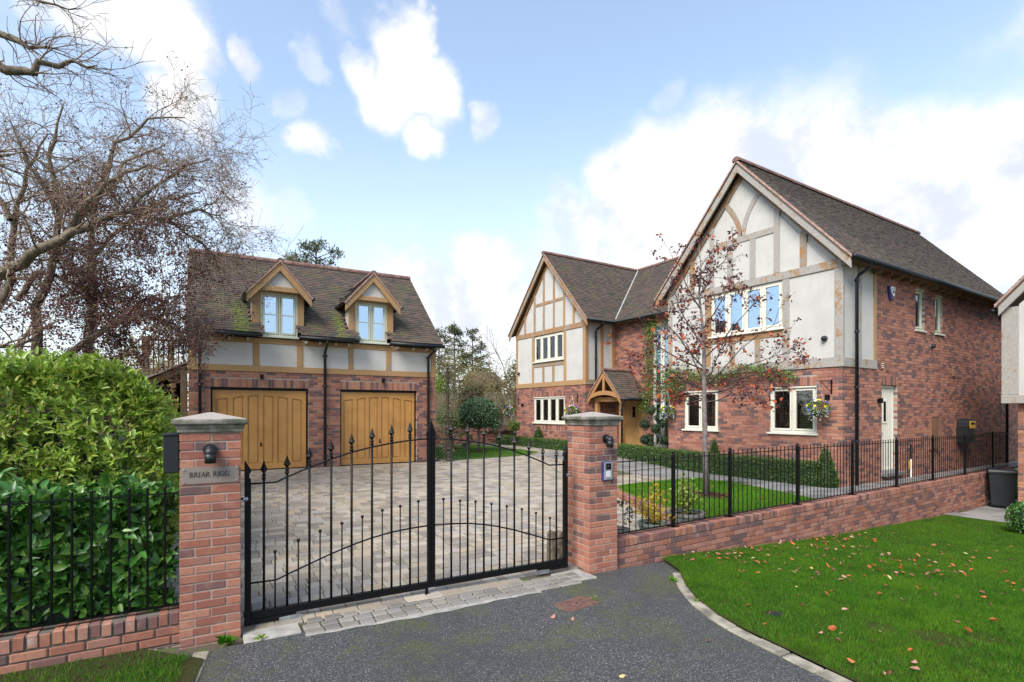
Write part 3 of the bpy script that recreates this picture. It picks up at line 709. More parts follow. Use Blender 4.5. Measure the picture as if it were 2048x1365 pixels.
# driveway bed and its blocks
XG = [-.6, 0, 1, 2, 3, 4, 5, 6, 7, 7.5, 8, 8.5, 9, 10, 11, 12, 12.6, 14.5, 18, 24.6]
drive = grid_sheet('driveway', [[(x, y if x < 4.6 else max(y, 5.09 + .0157 * (x - 4.755) + .16)) for x in XG] for y in [5.02, 5.3, 6, 8, 10, 12, 14, 14.8, 16, 20, 24.2]], lambda x, y: gin(x, y) - .004 if y > 5.29 else gin(x, y) - .03, 'joint_sand')
GATE = Fr((0.0134, 5.194), -2.3)
LAWN_A = [(6.86, 5.42), (7.35, 7.0), (7.75, 8.0), (8.25, 8.75), (8.9, 8.95), (11.15, 8.86), (11.05, 7.6), (10.35, 5.46)]
LAWN_B = [(6.9, 14.45), (9.6, 14.75), (10.6, 15.2), (11.2, 15.9), (11.3, 17.2), (11.4, 19.0), (11.2, 20.6), (9.2, 20.2), (6.7, 19.6)]
def inside(pt, poly):
    x, y = pt; c = False; n = len(poly)
    for i in range(n):
        x1, y1 = poly[i]; x2, y2 = poly[(i + 1) % n]
        if (y1 > y) != (y2 > y) and x < (x2 - x1) * (y - y1) / (y2 - y1) + x1: c = not c
    return c
P = Pieces(); sl = math.atan(.0505); Rt = np.array(Matrix.Rotation(R(-2.3), 3, 'Z') @ Matrix.Rotation(sl, 3, 'X'))
v = .06; row = 0
while v < 15.4:
    rd = .165; u = -.55 + rng.uniform(0, .1)
    while u < 12.4:
        ln = rng.choice((.12, .165, .165, .24, .24, .24))
        c = GATE.p(u + ln / 2, 0, -v - rd / 2)
        ok = (c.x < 6.82 or c.y > 8.95 or c.x > 99) and c.y > 5.2 and c.x < (10.35 if c.y < 15.3 else 12.3) and not inside((c.x, c.y), LAWN_A) and not inside((c.x, c.y), LAWN_B) and c.y > GATE.p(u, 0, 0).y
        if c.x < 6.75 and c.y > 14.62 - (c.x * .04): ok = False
        if c.y > 13.4 and inside((c.x, c.y), [(6.4, 19.5), (9.2, 20.1), (11.2, 20.6), (13.0, 20.8), (13.0, 23), (5, 23)]): ok = False
        if 6.75 < c.x < 7.9 and c.y < 8.9 and c.x > 6.80 + (c.y - 5.4) * .33: ok = False
        if c.x < 6.9 + (c.y - 5.4) * .33 and 6.6 < c.x and 5.2 < c.y < 8.9: ok = True
        if ok: P.add((c.x, c.y, gin(c.x, c.y) - .028 + .004 + rng.uniform(-.0015, .002)), Rt, (ln - .008, rd - .008, .06))
        u += ln
    v += rd; row += 1
P.build('paving_block', 'paver', drive, 300, ch=(.03, .04, .08))
# setts across the threshold, in front of the gate
P = Pieces(); Rz = GATE.R
for r_ in range(3):
    u = .95 if r_ else 1.0
    while u < 4.0:
        ln = rng.uniform(.145, .175); wd = .115
        P.add(GATE.p(u + ln / 2, gout(u) - .028 + .012 - r_ * .002, -.06 + .125 * r_ + rng.uniform(-.003, .003)), Rz, (ln - .012, wd - .012, .07)); u += ln
road = bpy.data.objects['road']
P.build('sett', 'sett', road, 300, ch=(.07, .09, .16), wob=.0015)
bed = MB(); bed.addv([GATE.p(u, gout(u) - d_, w_) for d_ in (.2, .011) for w_ in (-.28, .27) for u in (.47, 2.4, 4.27)], [(6, 7, 10, 9), (7, 8, 11, 10), (0, 1, 7, 6), (1, 2, 8, 7), (3, 9, 10, 4), (4, 10, 11, 5)]); bed.build('sett_bed', 'joint_sand', road)
mb = MB(); pts = [(GATE.p(u, 0, .235 + .012 * math.sin(u * 5) + .01 * math.sin(u * 13)), GATE.p(u, 0, .30 + .02 * math.sin(u * 3.3 + 1) + .012 * math.sin(u * 17))) for u in lin(.95, 3.4, 30)]
vs = []; fs = []
for a, b in pts: vs += [(a.x, a.y, gout(a.x) + .006), (b.x, b.y, gout(b.x) + .004)]
for i in range(len(pts) - 1): fs.append((2 * i, 2 * i + 1, 2 * i + 3, 2 * i + 2))
mb.addv(vs, fs).build('mortar_haunch', 'concrete', road)

# lawns inside
def lawn_poly(name, poly, zf, mat, h=0):
    c = (sum(p[0] for p in poly) / len(poly), sum(p[1] for p in poly) / len(poly)); V = [(c[0], c[1], zf(*c))] + [(p[0], p[1], zf(*p)) for p in poly]; n = len(poly)
    F = [(0, 1 + i, 1 + (i + 1) % n) for i in range(n)]; k = len(V)
    V += [(p[0], p[1], zf(*p) - .35) for p in poly]; F += [(1 + i, k + i, k + (i + 1) % n, 1 + (i + 1) % n) for i in range(n)]
    return MB().addv(V, F).build(name, mat, kind='structure')
lawn_poly('lawn', LAWN_A, lambda x, y: .275, 'lawn_ground'); lawn_poly('lawn', LAWN_B, lambda x, y: .445, 'lawn_ground')
lawn_poly('gravel_bed', [(6.4, 19.62), (9.2, 20.22), (11.2, 20.65), (13.0, 20.9), (13.0, 22.4), (5.6, 22.0)], lambda x, y: .45, 'gravel')
# paved path round the house front and along its side
P = Pieces(); path = grid_sheet('path', [[(x, y) for x in (10.3, 11, 11.5, 12.2, 12.6)] for y in (5.4, 6, 8, 9, 10, 12, 14.2, 15.2)], lambda x, y: gin(x, y) - .012 + .02 * (y < 9), 'joint_sand')
path2 = grid_sheet('path', [[(x, y) for x in (12.6, 15, 18, 21, 24.5)] for y in (5.40, 5.7, 6.1)], lambda x, y: .272, 'joint_sand')
y = 5.45
while y < 15.1:
    x = 10.32 + rng.uniform(0, .2)
    while x < 12.2:
        l = rng.choice((.45, .6, .6)); c = (x + l / 2, y + .15)
        if not inside(c, LAWN_A) and not inside((c[0] - .15, c[1]), LAWN_A): P.add((c[0], c[1], max(.262, gin(*c) - .012) + rng.uniform(-.001, .002)), np.eye(3), (l - .01, .29, .05))
        x += l
    y += .30
x = 12.25
while x < 24:
    for y0 in (5.44, 5.74): P.add((x + .22, y0 + .14, .262 + rng.uniform(-.001, .002)), np.eye(3), (.44, .28, .05))
    x += .45
P.build('paving_slab', 'slab', path, 120, ch=(.01, .015, .05))

# ================================================================== GATE PILLARS
def pillar(u0, label, zb):
    fr = GATE; W = .455
    c = fr.p(u0 + W / 2, 0, -W / 2); th = thing('brick_gate_pillar', (c.x, c.y, zb), label, 'gate pillar')
    P = Pieces(); k = 0; z = 1.787 - 25 * .0745
    mb = MB().rect(fr, u0 + .006, u0 + W - .006, zb - .25, 1.786, -W + .006, -.006); mb.build('mortar_core', 'mortar', th)
    while z < 1.75:
        zc = z + .0325
        if zc > zb - .1:
            # pinwheel bond: 2 bricks a side
            b = .2175; g = .010
            for side in range(4):
                f = [fr, Fr(fr.p(u0 + W, 0, 0), math.degrees(fr.ang) + 90), Fr(fr.p(u0 + W, 0, -W), math.degrees(fr.ang) + 180), Fr(fr.p(u0, 0, -W), math.degrees(fr.ang) + 270)][side]
                s = u0 if side == 0 else 0
                if (k + side) % 2 == 0: segs = [(0, .2225 ), (.2325, W)]
                else: segs = [(.1125, .3375), (.3475, W - .001)] if False else [(0, .1025), (.1125, .3375), (.3475, W)]
                for a, e in segs:
                    if side in (1, 3):
                        a = max(a, .1028 if (a < .05 and e > .11) else a); e = min(e, W - .1028) if (e > W - .05 and a < W - .11) else e
                        if e - a < .105 and (a < .02 or e > W - .02): continue
                    P.add(f.p(s + (a + e) / 2, zc, -.05 + rng.uniform(-.002, .002)), f.R, (e - a - .0005, .1, .065))
        z += .0745; k += 1
    P.build('brick', 'brick_pillar', th, 300, ch=(.022, .045, .07), wob=.0006)
    # moulded stone cap
    cap = MB(); h = W / 2; q = math.sqrt(2)
    prof = [(h + .015, 1.787), (h + .018, 1.815), (h + .025, 1.822), (h + .032, 1.85), (h + .052, 1.856), (h + .055, 1.868), (h + .056, 1.892), (h + .050, 1.900), (.02, 1.956)]
    cap.lathe((c.x, c.y, 0), [(r * q, z) for r, z in prof], 4, rot=math.pi / 4 + fr.ang); cap.build('stone_cap', 'stone_cap', th, bevel=.004)
    return th
pL = pillar(0, 'left brick gate pillar carrying the name plate and the black letter box side', 0.0)
pR = pillar(4.285, 'right brick gate pillar with white salt stains and the intercom', -.065)

def wall_lamp(fr, u, z, label):
    c = fr.p(u, z, 0); th = thing('wall_lamp', tuple(c), label, 'wall light', 'black downlights on brick walls')
    m = MB(); m.tube([fr.p(u, z + .02, 0), fr.p(u, z + .02, .022)], .055, 20); m.build('back_plate', 'black_plastic', th, smooth=False)
    m = MB(); m.tube([fr.p(u, z + .02, .02), fr.p(u, z + .02, .075)], .038, 16); m.sphere(tuple(fr.p(u, z + .005, .085)), .047, 16, 10); m.tube([fr.p(u, z + .005, .085), fr.p(u, z - .085, .085)], [.045, .043], 18); m.build('lamp_body', 'black_plastic', th, smooth=True)
    return th
wall_lamp(GATE, .222, 1.615, 'round-headed black lamp on the left gate pillar above the name plate')
wall_lamp(GATE, 4.285 + .26, 1.60, 'black lamp on the right gate pillar above the intercom')

# name plate with its engraved words
th = thing('name_plate', tuple(GATE.p(.222, 1.42, .006)), 'clear acrylic plate reading BRIAR RIGG on the left gate pillar', 'name plate')
MB().rect(GATE, .010, .437, 1.356, 1.494, .004, .010).build('plate', 'acrylic', th)
for u in (.03, .417):
    for z in (1.372, 1.478): MB().tube([GATE.p(u, z, .009), GATE.p(u, z, .016)], .008, 10).build('screw', 'steel', th)
def text(s, fr, u, z, w, size, mat, parent, name='lettering', font=None, ext=.001, align='CENTER', sp=1.):
    cu = bpy.data.curves.new('t', 'FONT'); cu.body = s; cu.size = size; cu.align_x = align; cu.align_y = 'CENTER'; cu.extrude = ext; cu.space_character = sp; cu.resolution_u = 3
    tmp = bpy.data.objects.new('t', cu); COL.objects.link(tmp); dg = bpy.context.evaluated_depsgraph_get(); me = bpy.data.meshes.new_from_object(tmp.evaluated_get(dg)); bpy.data.objects.remove(tmp); me.name = name
    me.materials.clear(); me.materials.append(MATS[mat])
    o = bpy.data.objects.new(name, me); COL.objects.link(o); o.location = fr.p(u, z, w); o.rotation_euler = (R(90), 0, fr.ang); setparent(o, parent); return o
def bold_serif(s, fr, u, z, w, h, mat, parent):
    """serif capitals from strokes: letter shapes on a 0..1 high grid"""
    G = {'B': (.62, [('t', 0, 0, 0, 1, 1), ('a', .0, .76, .30, .24, 1), ('a', 0, .26, .36, .26, 1)]), 'R': (.68, [('t', 0, 0, 0, 1, 1), ('a', 0, .74, .32, .26, 1), ('t', .22, .48, .56, 0, 1)]),
         'I': (.22, [('t', 0, 0, 0, 1, 1)]), 'A': (.74, [('t', 0, 0, .32, 1, 0), ('t', .32, 1, .64, 0, 1), ('t', .12, .34, .52, .34, 0)]), 'G': (.78, [('g',)])}
    m = MB(); x = 0; T = .15; th_ = .075; segs = []
    for ch in s:
        if ch == ' ': x += .42; continue
        wd, st = G[ch]
        for k in st:
            if k[0] == 't':
                _, a, b, c, d, bold = k; segs.append(((x + a + .06, b), (x + c + .06, d), T if bold else th_))
                if a == c or ch == 'A' or ch == 'R':
                    for (px_, pz) in ((a, b), (c, d)):
                        if pz in (0, 1) and not (ch == 'A' and pz == 1) and not (ch in 'BR' and pz == 1 and px_ > .1): segs.append(((x + px_ - .05, pz + (.02 if pz == 0 else -.02)), (x + px_ + .17, pz + (.02 if pz == 0 else -.02)), .04))
            elif k[0] == 'a':
                _, cx, cz, rx, rz, bold = k; pts = [(x + .06, cz + rz)] + [(x + .12 + rx * math.cos(R(t)), cz + rz * math.sin(R(t))) for t in range(80, -91, -20)] + [(x + .06, cz - rz)]
                for i, (p, q) in enumerate(zip(pts, pts[1:])): segs.append((p, q, T if 2 < i < 8 else th_))
            else:
                pts = [(x + .38 + .36 * math.cos(R(t)), .5 + .48 * math.sin(R(t))) for t in range(40, 331, 18)]
                for i, (p, q) in enumerate(zip(pts, pts[1:])): segs.append((p, q, T if 3 < i < 11 else th_))
                segs.append(((x + .66, .05), (x + .66, .42), T)); segs.append(((x + .52, .42), (x + .78, .42), .04)); segs.append(((x + .66, .72), (x + .66, .9), .05))
        x += wd + .14
    W_ = x; w0 = w
    for (p, q, t) in segs:
        L_ = math.hypot(q[0] - p[0], q[1] - p[1]) or 1; dx = (q[0] - p[0]) / L_ * t * .2; dz = (q[1] - p[1]) / L_ * t * .2
        w0 += .00002
        m.bar(fr, (u + (p[0] - dx - W_ / 2) * h, z + (p[1] - dz - .5) * h), (u + (q[0] + dx - W_ / 2) * h, z + (q[1] + dz - .5) * h), t * h, w, w0 + .001)
    return m.build('lettering', mat, parent)
bold_serif('BRIAR RIGG', GATE, .222, 1.432, .0104, .042, 'engraving', th)

# letter box fixed to the outer side of the left pillar
th = thing('letter_box', tuple(GATE.p(-.055, 1.45, -.10)), 'dark blue-black letter box fixed to the side of the left gate pillar', 'letter box')
m = MB().rect(GATE, -.115, -.003, 1.455, 1.765, -.30, -.012); m.build('box', 'black_plastic', th, bevel=.006)
m = MB().prism(GATE, [(-.125, 1.763), (-.001, 1.763), (-.001, 1.785), (-.125, 1.775)], -.31, -.004); m.build('lid', 'black_plastic', th, bevel=.003)
# intercom
f = GATE; u0, u1 = 4.475, 4.635
th = thing('intercom', tuple(f.p(4.555, 1.10, 0)), 'grey keypad intercom with a camera window on the right gate pillar', 'intercom')
MB().rect(f, u0, u1, 1.095, 1.335, 0, .035).build('surround', 'blue_plastic', th, bevel=.004)
MB().rect(f, u0 + .016, u1 - .012, 1.105, 1.325, .03, .042).build('face_plate', 'steel', th, bevel=.003)
MB().rect(f, u0 + .042, u1 - .036, 1.235, 1.312, .04, .045).build('camera_window', 'screen', th)
MB().sphere(tuple(f.p(4.552, 1.272, .043)), .016, 12, 8).build('lens', 'black_plastic', th, smooth=True)
for i in range(3):
    for j in range(4): MB().rect(f, u0 + .045 + i * .026, u0 + .062 + i * .026, 1.122 + j * .024, 1.138 + j * .024, .041, .046).build('button', 'white_plastic' if j else 'steel', th, bevel=.001)

# ================================================================== DOUBLE GATE
tall_u = [.654, .853, 1.052, 1.254, 1.451, 1.655, 1.858, 2.057]; tall_z = [1.515, 1.556, 1.622, 1.690, 1.748, 1.797, 1.831, 1.854]
short_u = [.749, .952, 1.15, 1.356, 1.557, 1.761, 1.951, 2.149]; short_z = [.669, .751, .816, .870, .915, .959, .985, 1.018]
top_r = [(.546, 1.302), (.757, 1.303), (.853, 1.346), (1.052, 1.424), (1.254, 1.496), (1.451, 1.555), (1.655, 1.600), (1.858, 1.633), (2.057, 1.657), (2.248, 1.668)]
low_r = [(.546, .393), (.757, .390), (.952, .462), (1.254, .567), (1.451, .626), (1.655, .676), (1.858, .709), (2.057, .727), (2.248, .733)]
def gate_leaf(fr, mirror, label):
    f = (lambda u: 4.586 - u) if mirror else (lambda u: u)
    wp = -.20; th = thing('gate', tuple(fr.p(f(1.4), .05, wp)), label, 'gate', 'pair of driveway gates')
    def pl(pts, r, name, n=8): return MB().tube([fr.p(f(u), z, wp) for u, z in pts], r, n).build(name, 'black_metal', th, smooth=True)
    def rr(name, a, b, z0, z1, w0=-.025, w1=.025): 
        x, y = sorted((f(a), f(b))); return MB().rect(fr, x, y, z0, z1, wp + w0, wp + w1).build(name, 'black_metal', th, bevel=.003)
    # hanging post with its notched pointed top
    x = sorted((f(.494), f(.546)))
    MB().rect(fr, x[0], x[1], .045, 1.30, wp - .025, wp + .025).build('hanging_post', 'black_metal', th, bevel=.003)
    sh = [(.546, 1.30), (.546, 1.345), (.532, 1.362), (.532, 1.392), (.546, 1.410), (.546, 1.435), (.494, 1.525), (.494, 1.30)]
    MB().prism(fr, [(f(u), z) for u, z in sh], wp - .025, wp + .025).build('post_tip', 'black_metal', th, bevel=.002)
    rr('meeting_post', 2.252, 2.291, .07, 1.70, -.024, .024)
    sh = [(2.246, 1.70), (2.246, 1.742), (2.262, 1.765), (2.2915, 1.86), (2.2915, 1.70)]
    MB().prism(fr, [(f(u), z) for u, z in sh], wp - .022, wp + .024).build('post_tip', 'black_metal', th)
    rr('bottom_rail', .547, 2.251, .066, .134)
    pl(top_r, .0085, 'top_rail'); pl(low_r, .0085, 'middle_rail')
    for u, z in zip(tall_u, tall_z):
        zt = z - .155; b = MB().tube([fr.p(f(u), .134, wp), fr.p(f(u), zt, wp)], .0115, 10).build('tall_bar', 'black_metal', th, smooth=True)
        c = fr.p(f(u), 0, wp)
        MB().lathe((c.x, c.y, 0), [(.0115, zt - .03), (.019, zt - .018), (.019, zt - .008), (.011, zt + .002), (.018, zt + .012), (.018, zt + .022), (.010, zt + .032)], 12).build('collar', 'black_metal', b, smooth=True)
        MB().lathe((c.x, c.y, 0), [(.009, zt + .03), (.017, zt + .048), (.034, zt + .066), (.026, zt + .078), (.013, zt + .115), (.001, z)], 4, rot=fr.ang).build('spearhead', 'black_metal', b)
    for u, z in zip(short_u, short_z):
        b = MB().tube([fr.p(f(u), .134, wp), fr.p(f(u), z - .012, wp)], .0075, 8).build('short_bar', 'black_metal', th, smooth=True)
        MB().sphere(tuple(fr.p(f(u), z - .014, wp)), .0165, 12, 8).build('ball', 'black_metal', b, smooth=True)
    for z in (1.17,): MB().tube([fr.p(f(.455), z, wp), fr.p(f(.52), z, wp)], .013, 8).build('hinge', 'black_metal', th); 
    a = .52; MB().tube([fr.p(f(a - .04), 1.17, wp + .03), fr.p(f(a), 1.17, wp + .03)], .02, 10).build('hinge_collar', 'galvanised', th)
    MB().rect(fr, *sorted((f(.49), f(.93))), .022, .062, wp - .02, wp + .03).build('drive_arm', 'black_metal', th, bevel=.004)
    MB().prism(fr, [(f(.78), .0), (f(.98), .0), (f(.99), .03), (f(.96), .05), (f(.78), .045)], wp + .03, wp + .036).build('arm_bracket', 'galvanised', th)
    if not mirror: MB().rect(fr, 2.225, 2.250, -.01, .066, wp + .0, wp + .03).build('drop_bolt', 'black_metal', th)
    return th
gate_leaf(GATE, False, 'left leaf of the black spear-topped driveway gate, next to the name plate')
gate_leaf(GATE, True, 'right leaf of the black spear-topped driveway gate, next to the intercom pillar')
for (a, b, lab) in ((.47, .93, 'flat grey cover plate under the hinge of the left gate leaf'), (3.83, 4.27, 'flat grey cover plate under the hinge of the right gate leaf')):
    m = MB().rect(GATE, a, b, gout(a) - .02, gout(a) + .008, -.36, .17); tag(m.build('motor_cover_plate', 'concrete', bevel=.004), lab, 'cover plate', 'gate motor covers'); 
MATS['plate_grey'] = MATS['concrete']
m = MB().prism(GATE, [(4.06, -.04), (4.27, -.04), (4.28, .36), (4.22, .40), (4.17, .33), (4.12, .41), (4.07, .38)], -.62, -.50); 
tag(m.build('timber_stop_post', 'bark_grey', bevel=.01), 'short split grey timber stump behind the right gate leaf', 'post')

# ================================================================== BOUNDARY WALL WITH RAILING (right)
BW = Fr((4.755, 5.088), .9); LBW = 16.2
th = thing('boundary_wall', tuple(BW.p(0, -.06, 0)), 'long low brick garden wall with upright brick coping under the right-hand railing', 'wall')
P = Pieces()
def gz(u): return gout(BW.p(u, 0).x)
core_mb = MB(); us = lin(0, LBW, 28)
for a, b in zip(us, us[1:]): core_mb.prism(BW, [(a, gz(a) - .3), (b, gz(b) - .3), (b, .288), (a, .288)], -.21, -.009)
core_mb.build('mortar_core', 'mortar_dark', th)
z = .185 - .075; k = 0
while z > -.95:
    off = (k % 2) * .1125; u = off - .225
    while u < LBW:
        a = max(0, u); b = min(LBW, u + .215)
        if b - a > .04 and z + .075 > gz((a + b) / 2) - .03: P.add(BW.p((a + b) / 2, z + .0325, -.05 + rng.uniform(-.0025, .0025)), BW.R, (b - a, .1, .065))
        u += .225
    z -= .075; k += 1
u = .004
while u < LBW:
    P.add(BW.p(u + .0325, .189 + .052 + rng.uniform(-.002, .002), -.1075 + rng.uniform(-.003, .003)), BW.R, (.066, .218, .105)); u += .0752
P.build('brick', 'brick_wall', th, 300, ch=(.03, .03, .05), wob=.0008)

def railing(fr, L, zc, zt, posts, label, w=-.13, step=.122, post_h=.05, phase=.06, rb=.0072):
    th = thing('railing', tuple(fr.p(0, zc, w)), label, 'railing')
    MB().bar(fr, (0, zt), (L, zt), .010, w - .02, w + .02).build('top_rail', 'black_metal', th)
    MB().bar(fr, (0, zc + .035), (L, zc + .035), .010, w - .02, w + .02).build('bottom_rail', 'black_metal', th)
    b0 = MB().tube([fr.p(0, zc + .035, w), fr.p(0, zt + .052, w)], .0065, 6).v; 
    mb = MB(); o = fr.p(0, 0, w); mb.tube([Vector((0, 0, zc + .03)), Vector((0, 0, zt + .045))], rb, 7); me = bpy.data.meshes.new('bar'); me.from_pydata(mb.v, [], mb.f); me.materials.append(MATS['black_metal'])
    mb = MB(); mb.sphere((0, 0, 0), .0125, 8, 5); me2 = bpy.data.meshes.new('ball'); me2.from_pydata(mb.v, [], mb.f); me2.materials.append(MATS['black_metal'])
    u = phase
    while u < L:
        if all(abs(u - p) > .045 for p in posts):
            q = fr.p(u, 0, w); ob = bpy.data.objects.new('bar', me); COL.objects.link(ob); ob.location = q; ob['_wl'] = tuple(q); setparent(ob, th)
            q2 = fr.p(u, zt + .052, w); ob2 = bpy.data.objects.new('ball', me2); COL.objects.link(ob2); ob2.location = q2; setparent(ob2, ob)
        u += step
    for p in posts:
        m = MB().rect(fr, p - .022, p + .022, zc, zt + .045, w - .022, w + .022); po = m.build('post', 'black_metal', th, bevel=.003)
        c = fr.p(p, 0, w); MB().lathe((c.x, c.y, zt + .04), [(.024, 0), (.024, .01), (.012, .016), (.022, .026), (.026, .042), (.020, .058), (.001, .066)], 14).build('finial', 'black_metal', po, smooth=True)
        MB().rect(fr, p - .07, p + .07, zc + .001, zc + .009, w - .06, w + .05).build('base_plate', 'black_metal', po)
    return th
railing(BW, LBW, .295, 1.285, [1.31, 2.65, 4.62, 6.64, 8.63, 10.63, 12.72, 14.87], 'black ball-topped railing on the long wall beside the house', w=-.13)

# left low wall and railing
LW = Fr((-6.0, 5.41), -1.45); LL = 6.02
th = thing('boundary_wall', tuple(LW.p(4, 0, 0)), 'low mossy brick wall with upright coping below the left-hand hedge', 'wall')
MB().rect(LW, 0, LL, -.25, .28, -.21, -.012).build('mortar_core', 'mortar_dark', th)
P = Pieces(); z = .175 - .075; k = 0
while z > -.15:
    u = (k % 2) * .1125
    while u < LL:
        b = min(LL, u + .215)
        if b - u > .04: P.add(LW.p((u + b) / 2, z + .0325, -.05 + rng.uniform(-.004, .004)), LW.R, (b - u, .1, .063))
        u += .225
    z -= .075; k += 1
u = LL - .072
while u > 0:
    P.add(LW.p(u + .0325, .178 + .0525 + rng.uniform(-.004, .004), -.1075 + rng.uniform(-.006, .006)), LW.R @ np.array(Matrix.Rotation(rng.gauss(0, .015), 3, 'Y')), (.0625, .215, .105)); u -= .0755
P.build('brick', 'brick_wall', th, 220, ch=(.05, .04, .07), wob=.0015)
railing(LW, LL, .285, 1.27, [], 'black ball-topped railing in front of the left-hand laurel hedge', w=-.09, phase=.03, step=.1225, rb=.0095)
# ================================================================== GARAGE
FG = Fr((.219, 14.722), -2.3); GL = 6.24; GZ = .45; GD = 5.2
GAR = thing('garage', tuple(FG.p(3.1, GZ, 0)), 'detached brick double garage with timber frame, two dormers and golden doors', 'garage')
D1 = (.43 + .02, 2.70, GZ - .02, 2.545); D2 = (3.49, 5.67, GZ - .02, 2.53)
P = Pieces(); BZ = GZ - .05
h1 = (.455, 2.69, BZ - 1, 2.55); h2 = (3.50, 5.665, BZ - 1, 2.55); s1 = (.455, 2.69, 2.55, 2.765); s2 = (3.50, 5.665, 2.55, 2.765)
wall_bricks(P, FG, GL, 2.94 - 34 * .075 + .01, 2.945, (h1, h2, s1, s2))
soldiers(P, FG, .455, 2.69, 2.55); soldiers(P, FG, 3.50, 5.665, 2.55)
FGL = Fr(FG.p(0, 0, -GD), math.degrees(FG.ang) + 270); FGR = Fr(FG.p(GL, 0, 0), math.degrees(FG.ang) + 90)
wall_bricks(P, FGL, GD - .106, 2.94 - 34 * .075 + .01, 2.945, (), par=1); wall_bricks(P, FGR, GD, 2.94 - 34 * .075 + .01, 2.945, (), par=1, u0=.106)
P.build('brick', 'brick_garage', GAR, 300, ch=(.02, .03, .05), wob=.0005)
m = MB(); core(m, FG, GL - .01, BZ - .2, 3.75, [(h1[0], h1[1], BZ - .21, 2.55), (h2[0], h2[1], BZ - .21, 2.55)], -.25, -.009, .01)
m.rect(FGL, 0, GD - .02, BZ - .2, 3.75, -.25, -.009); m.rect(FGR, .02, GD, BZ - .2, 3.75, -.25, -.009); m.rect(FG, 0, GL, BZ - .2, 3.75, -GD, -GD + .2)
m.build('wall', 'mortar', GAR)
# timber band + plaster storey
OK = 'oak_fresh'
MB().rect(FG, -.012, GL + .012, 2.946, 3.100, -.1, .022).build('timber_beam', OK, GAR, bevel=.008)
MB().rect(FG, -.012, GL + .012, 3.665, 3.80, -.1, .020).build('timber_beam', OK, GAR, bevel=.008)
for a, b in ((-.012, .145), (1.377, 1.524), (2.406, 2.553), (3.718, 3.852), (4.753, 4.897), (6.10, 6.252)): MB().rect(FG, a, b, 3.102, 3.664, -.1, .018).build('timber_post', OK, GAR, bevel=.008)
for a, b in ((.147, 1.375), (1.526, 2.404), (2.555, 3.716), (3.854, 4.751), (4.899, 6.098)): MB().rect(FG, a, b, 3.102, 3.664, -.1, .0).build('plaster_panel', 'plaster_garage', GAR)
for fr in (FGL, FGR):
    MB().rect(fr, .02, GD - .02, 2.946, 3.095, -.1, .016).build('timber_beam', OK, GAR, bevel=.006); MB().rect(fr, .02, GD - .02, 3.1, 3.8, -.1, .0).build('plaster_panel', 'plaster_garage', GAR)
# doors
def garage_door(u0, u1, z0, z1, pan, label):
    d = MB().rect(FG, u0, u1, z0, z1, -.165, -.137).build('garage_door', 'door_gold', GAR, label=label)
    MB().ring(FG, u0 - .055, u1 + .055, z0 - .06, z1 + .035, .052, -.13, -.095).build('door_frame', 'black_metal', d)
    st = .11; zt = z1 - .02; zb = z0 + .16
    MB().rect(FG, u0, u1, z0, zb - .012, -.137, -.106).build('bottom_rail', 'door_gold', d, bevel=.003)
    xs = [u0] + [x for p in pan for x in p] + [u1]
    arch = [(.165, .125), (.125, .10), (.10, .085), (.085, .10), (.10, .125), (.125, .165)]
    for i in range(0, len(xs), 2): MB().rect(FG, xs[i] + .001, xs[i + 1] - .001, zb - .01, z1 - .24, -.137, -.106).build('stile', 'door_gold', d, bevel=.003)
    # head rail with shallow arches
    for (a, b), (ya, yb) in zip(pan, [(.26, .215), (.215, .165), (.165, .145), (.145, .165), (.165, .215), (.215, .26)]):
        n = 6; pts = [(a + (b - a) * t / n, z1 - (ya + (yb - ya) * t / n) + .012 * math.sin(math.pi * t / n)) for t in range(n + 1)]
        MB().prism(FG, [(a, z1), (a, pts[0][1])] + pts[1:-1] + [(b, pts[-1][1]), (b, z1)], -.137, -.106).build('head_rail', 'door_gold', d)
        q = .028; inn = [(a + q, zb + .01)] + [(b - q, zb + .01)] + [(min(max(x, a + q), b - q), y - q) for x, y in reversed(pts)]
        MB().prism(FG, inn, -.137, -.122).build('panel', 'door_gold', d, bevel=.004)
    for i in range(0, len(xs), 2): MB().rect(FG, xs[i], xs[i + 1], z1 - .24, z1, -.137, -.106).build('head_rail', 'door_gold', d)
    um = (pan[2][1] + pan[3][0]) / 2
    h = MB().rect(FG, um - .018, um + .018, 1.07, 1.17, -.108, -.095).build('lock_plate', 'black_metal', d); MB().tube([FG.p(um - .005, 1.09, -.095), FG.p(um - .005, 1.09, -.07), FG.p(um + .03, 1.065, -.07)], .009, 8).build('lock_plate', 'black_metal', d)
pan1 = [(.560, .826), (.934, 1.165), (1.265, 1.513), (1.616, 1.859), (1.951, 2.201), (2.300, 2.541)]
garage_door(.495, 2.645, .49, 2.50, pan1, 'left golden panelled garage door, partly behind the pillar')
garage_door(3.545, 5.625, .49, 2.50, [(3.611, 3.862), (3.970, 4.205), (4.305, 4.552), (4.652, 4.88), (4.985, 5.225), (5.330, 5.565)], 'right golden panelled garage door')
for a, b in ((.42, 2.75), (3.45, 5.7)): MB().rect(FG, a, b, GZ - .03, GZ + .012, -.2, .02).build('threshold', 'concrete', GAR)
for u in (1.577, 4.66):
    c = FG.p(u, 2.78, 0); th = thing('wall_lamp', tuple(c), 'small black cylinder lamp above the %s garage door' % ('left' if u < 3 else 'right'), 'wall light', 'black cylinder lamps over the garage doors')
    MB().rect(FG, u - .02, u + .02, 2.78, 2.86, 0, .03).build('bracket', 'black_metal', th); MB().tube([FG.p(u, 2.76, .06), FG.p(u, 2.88, .06)], .042, 14).build('lamp_body', 'black_metal', th)
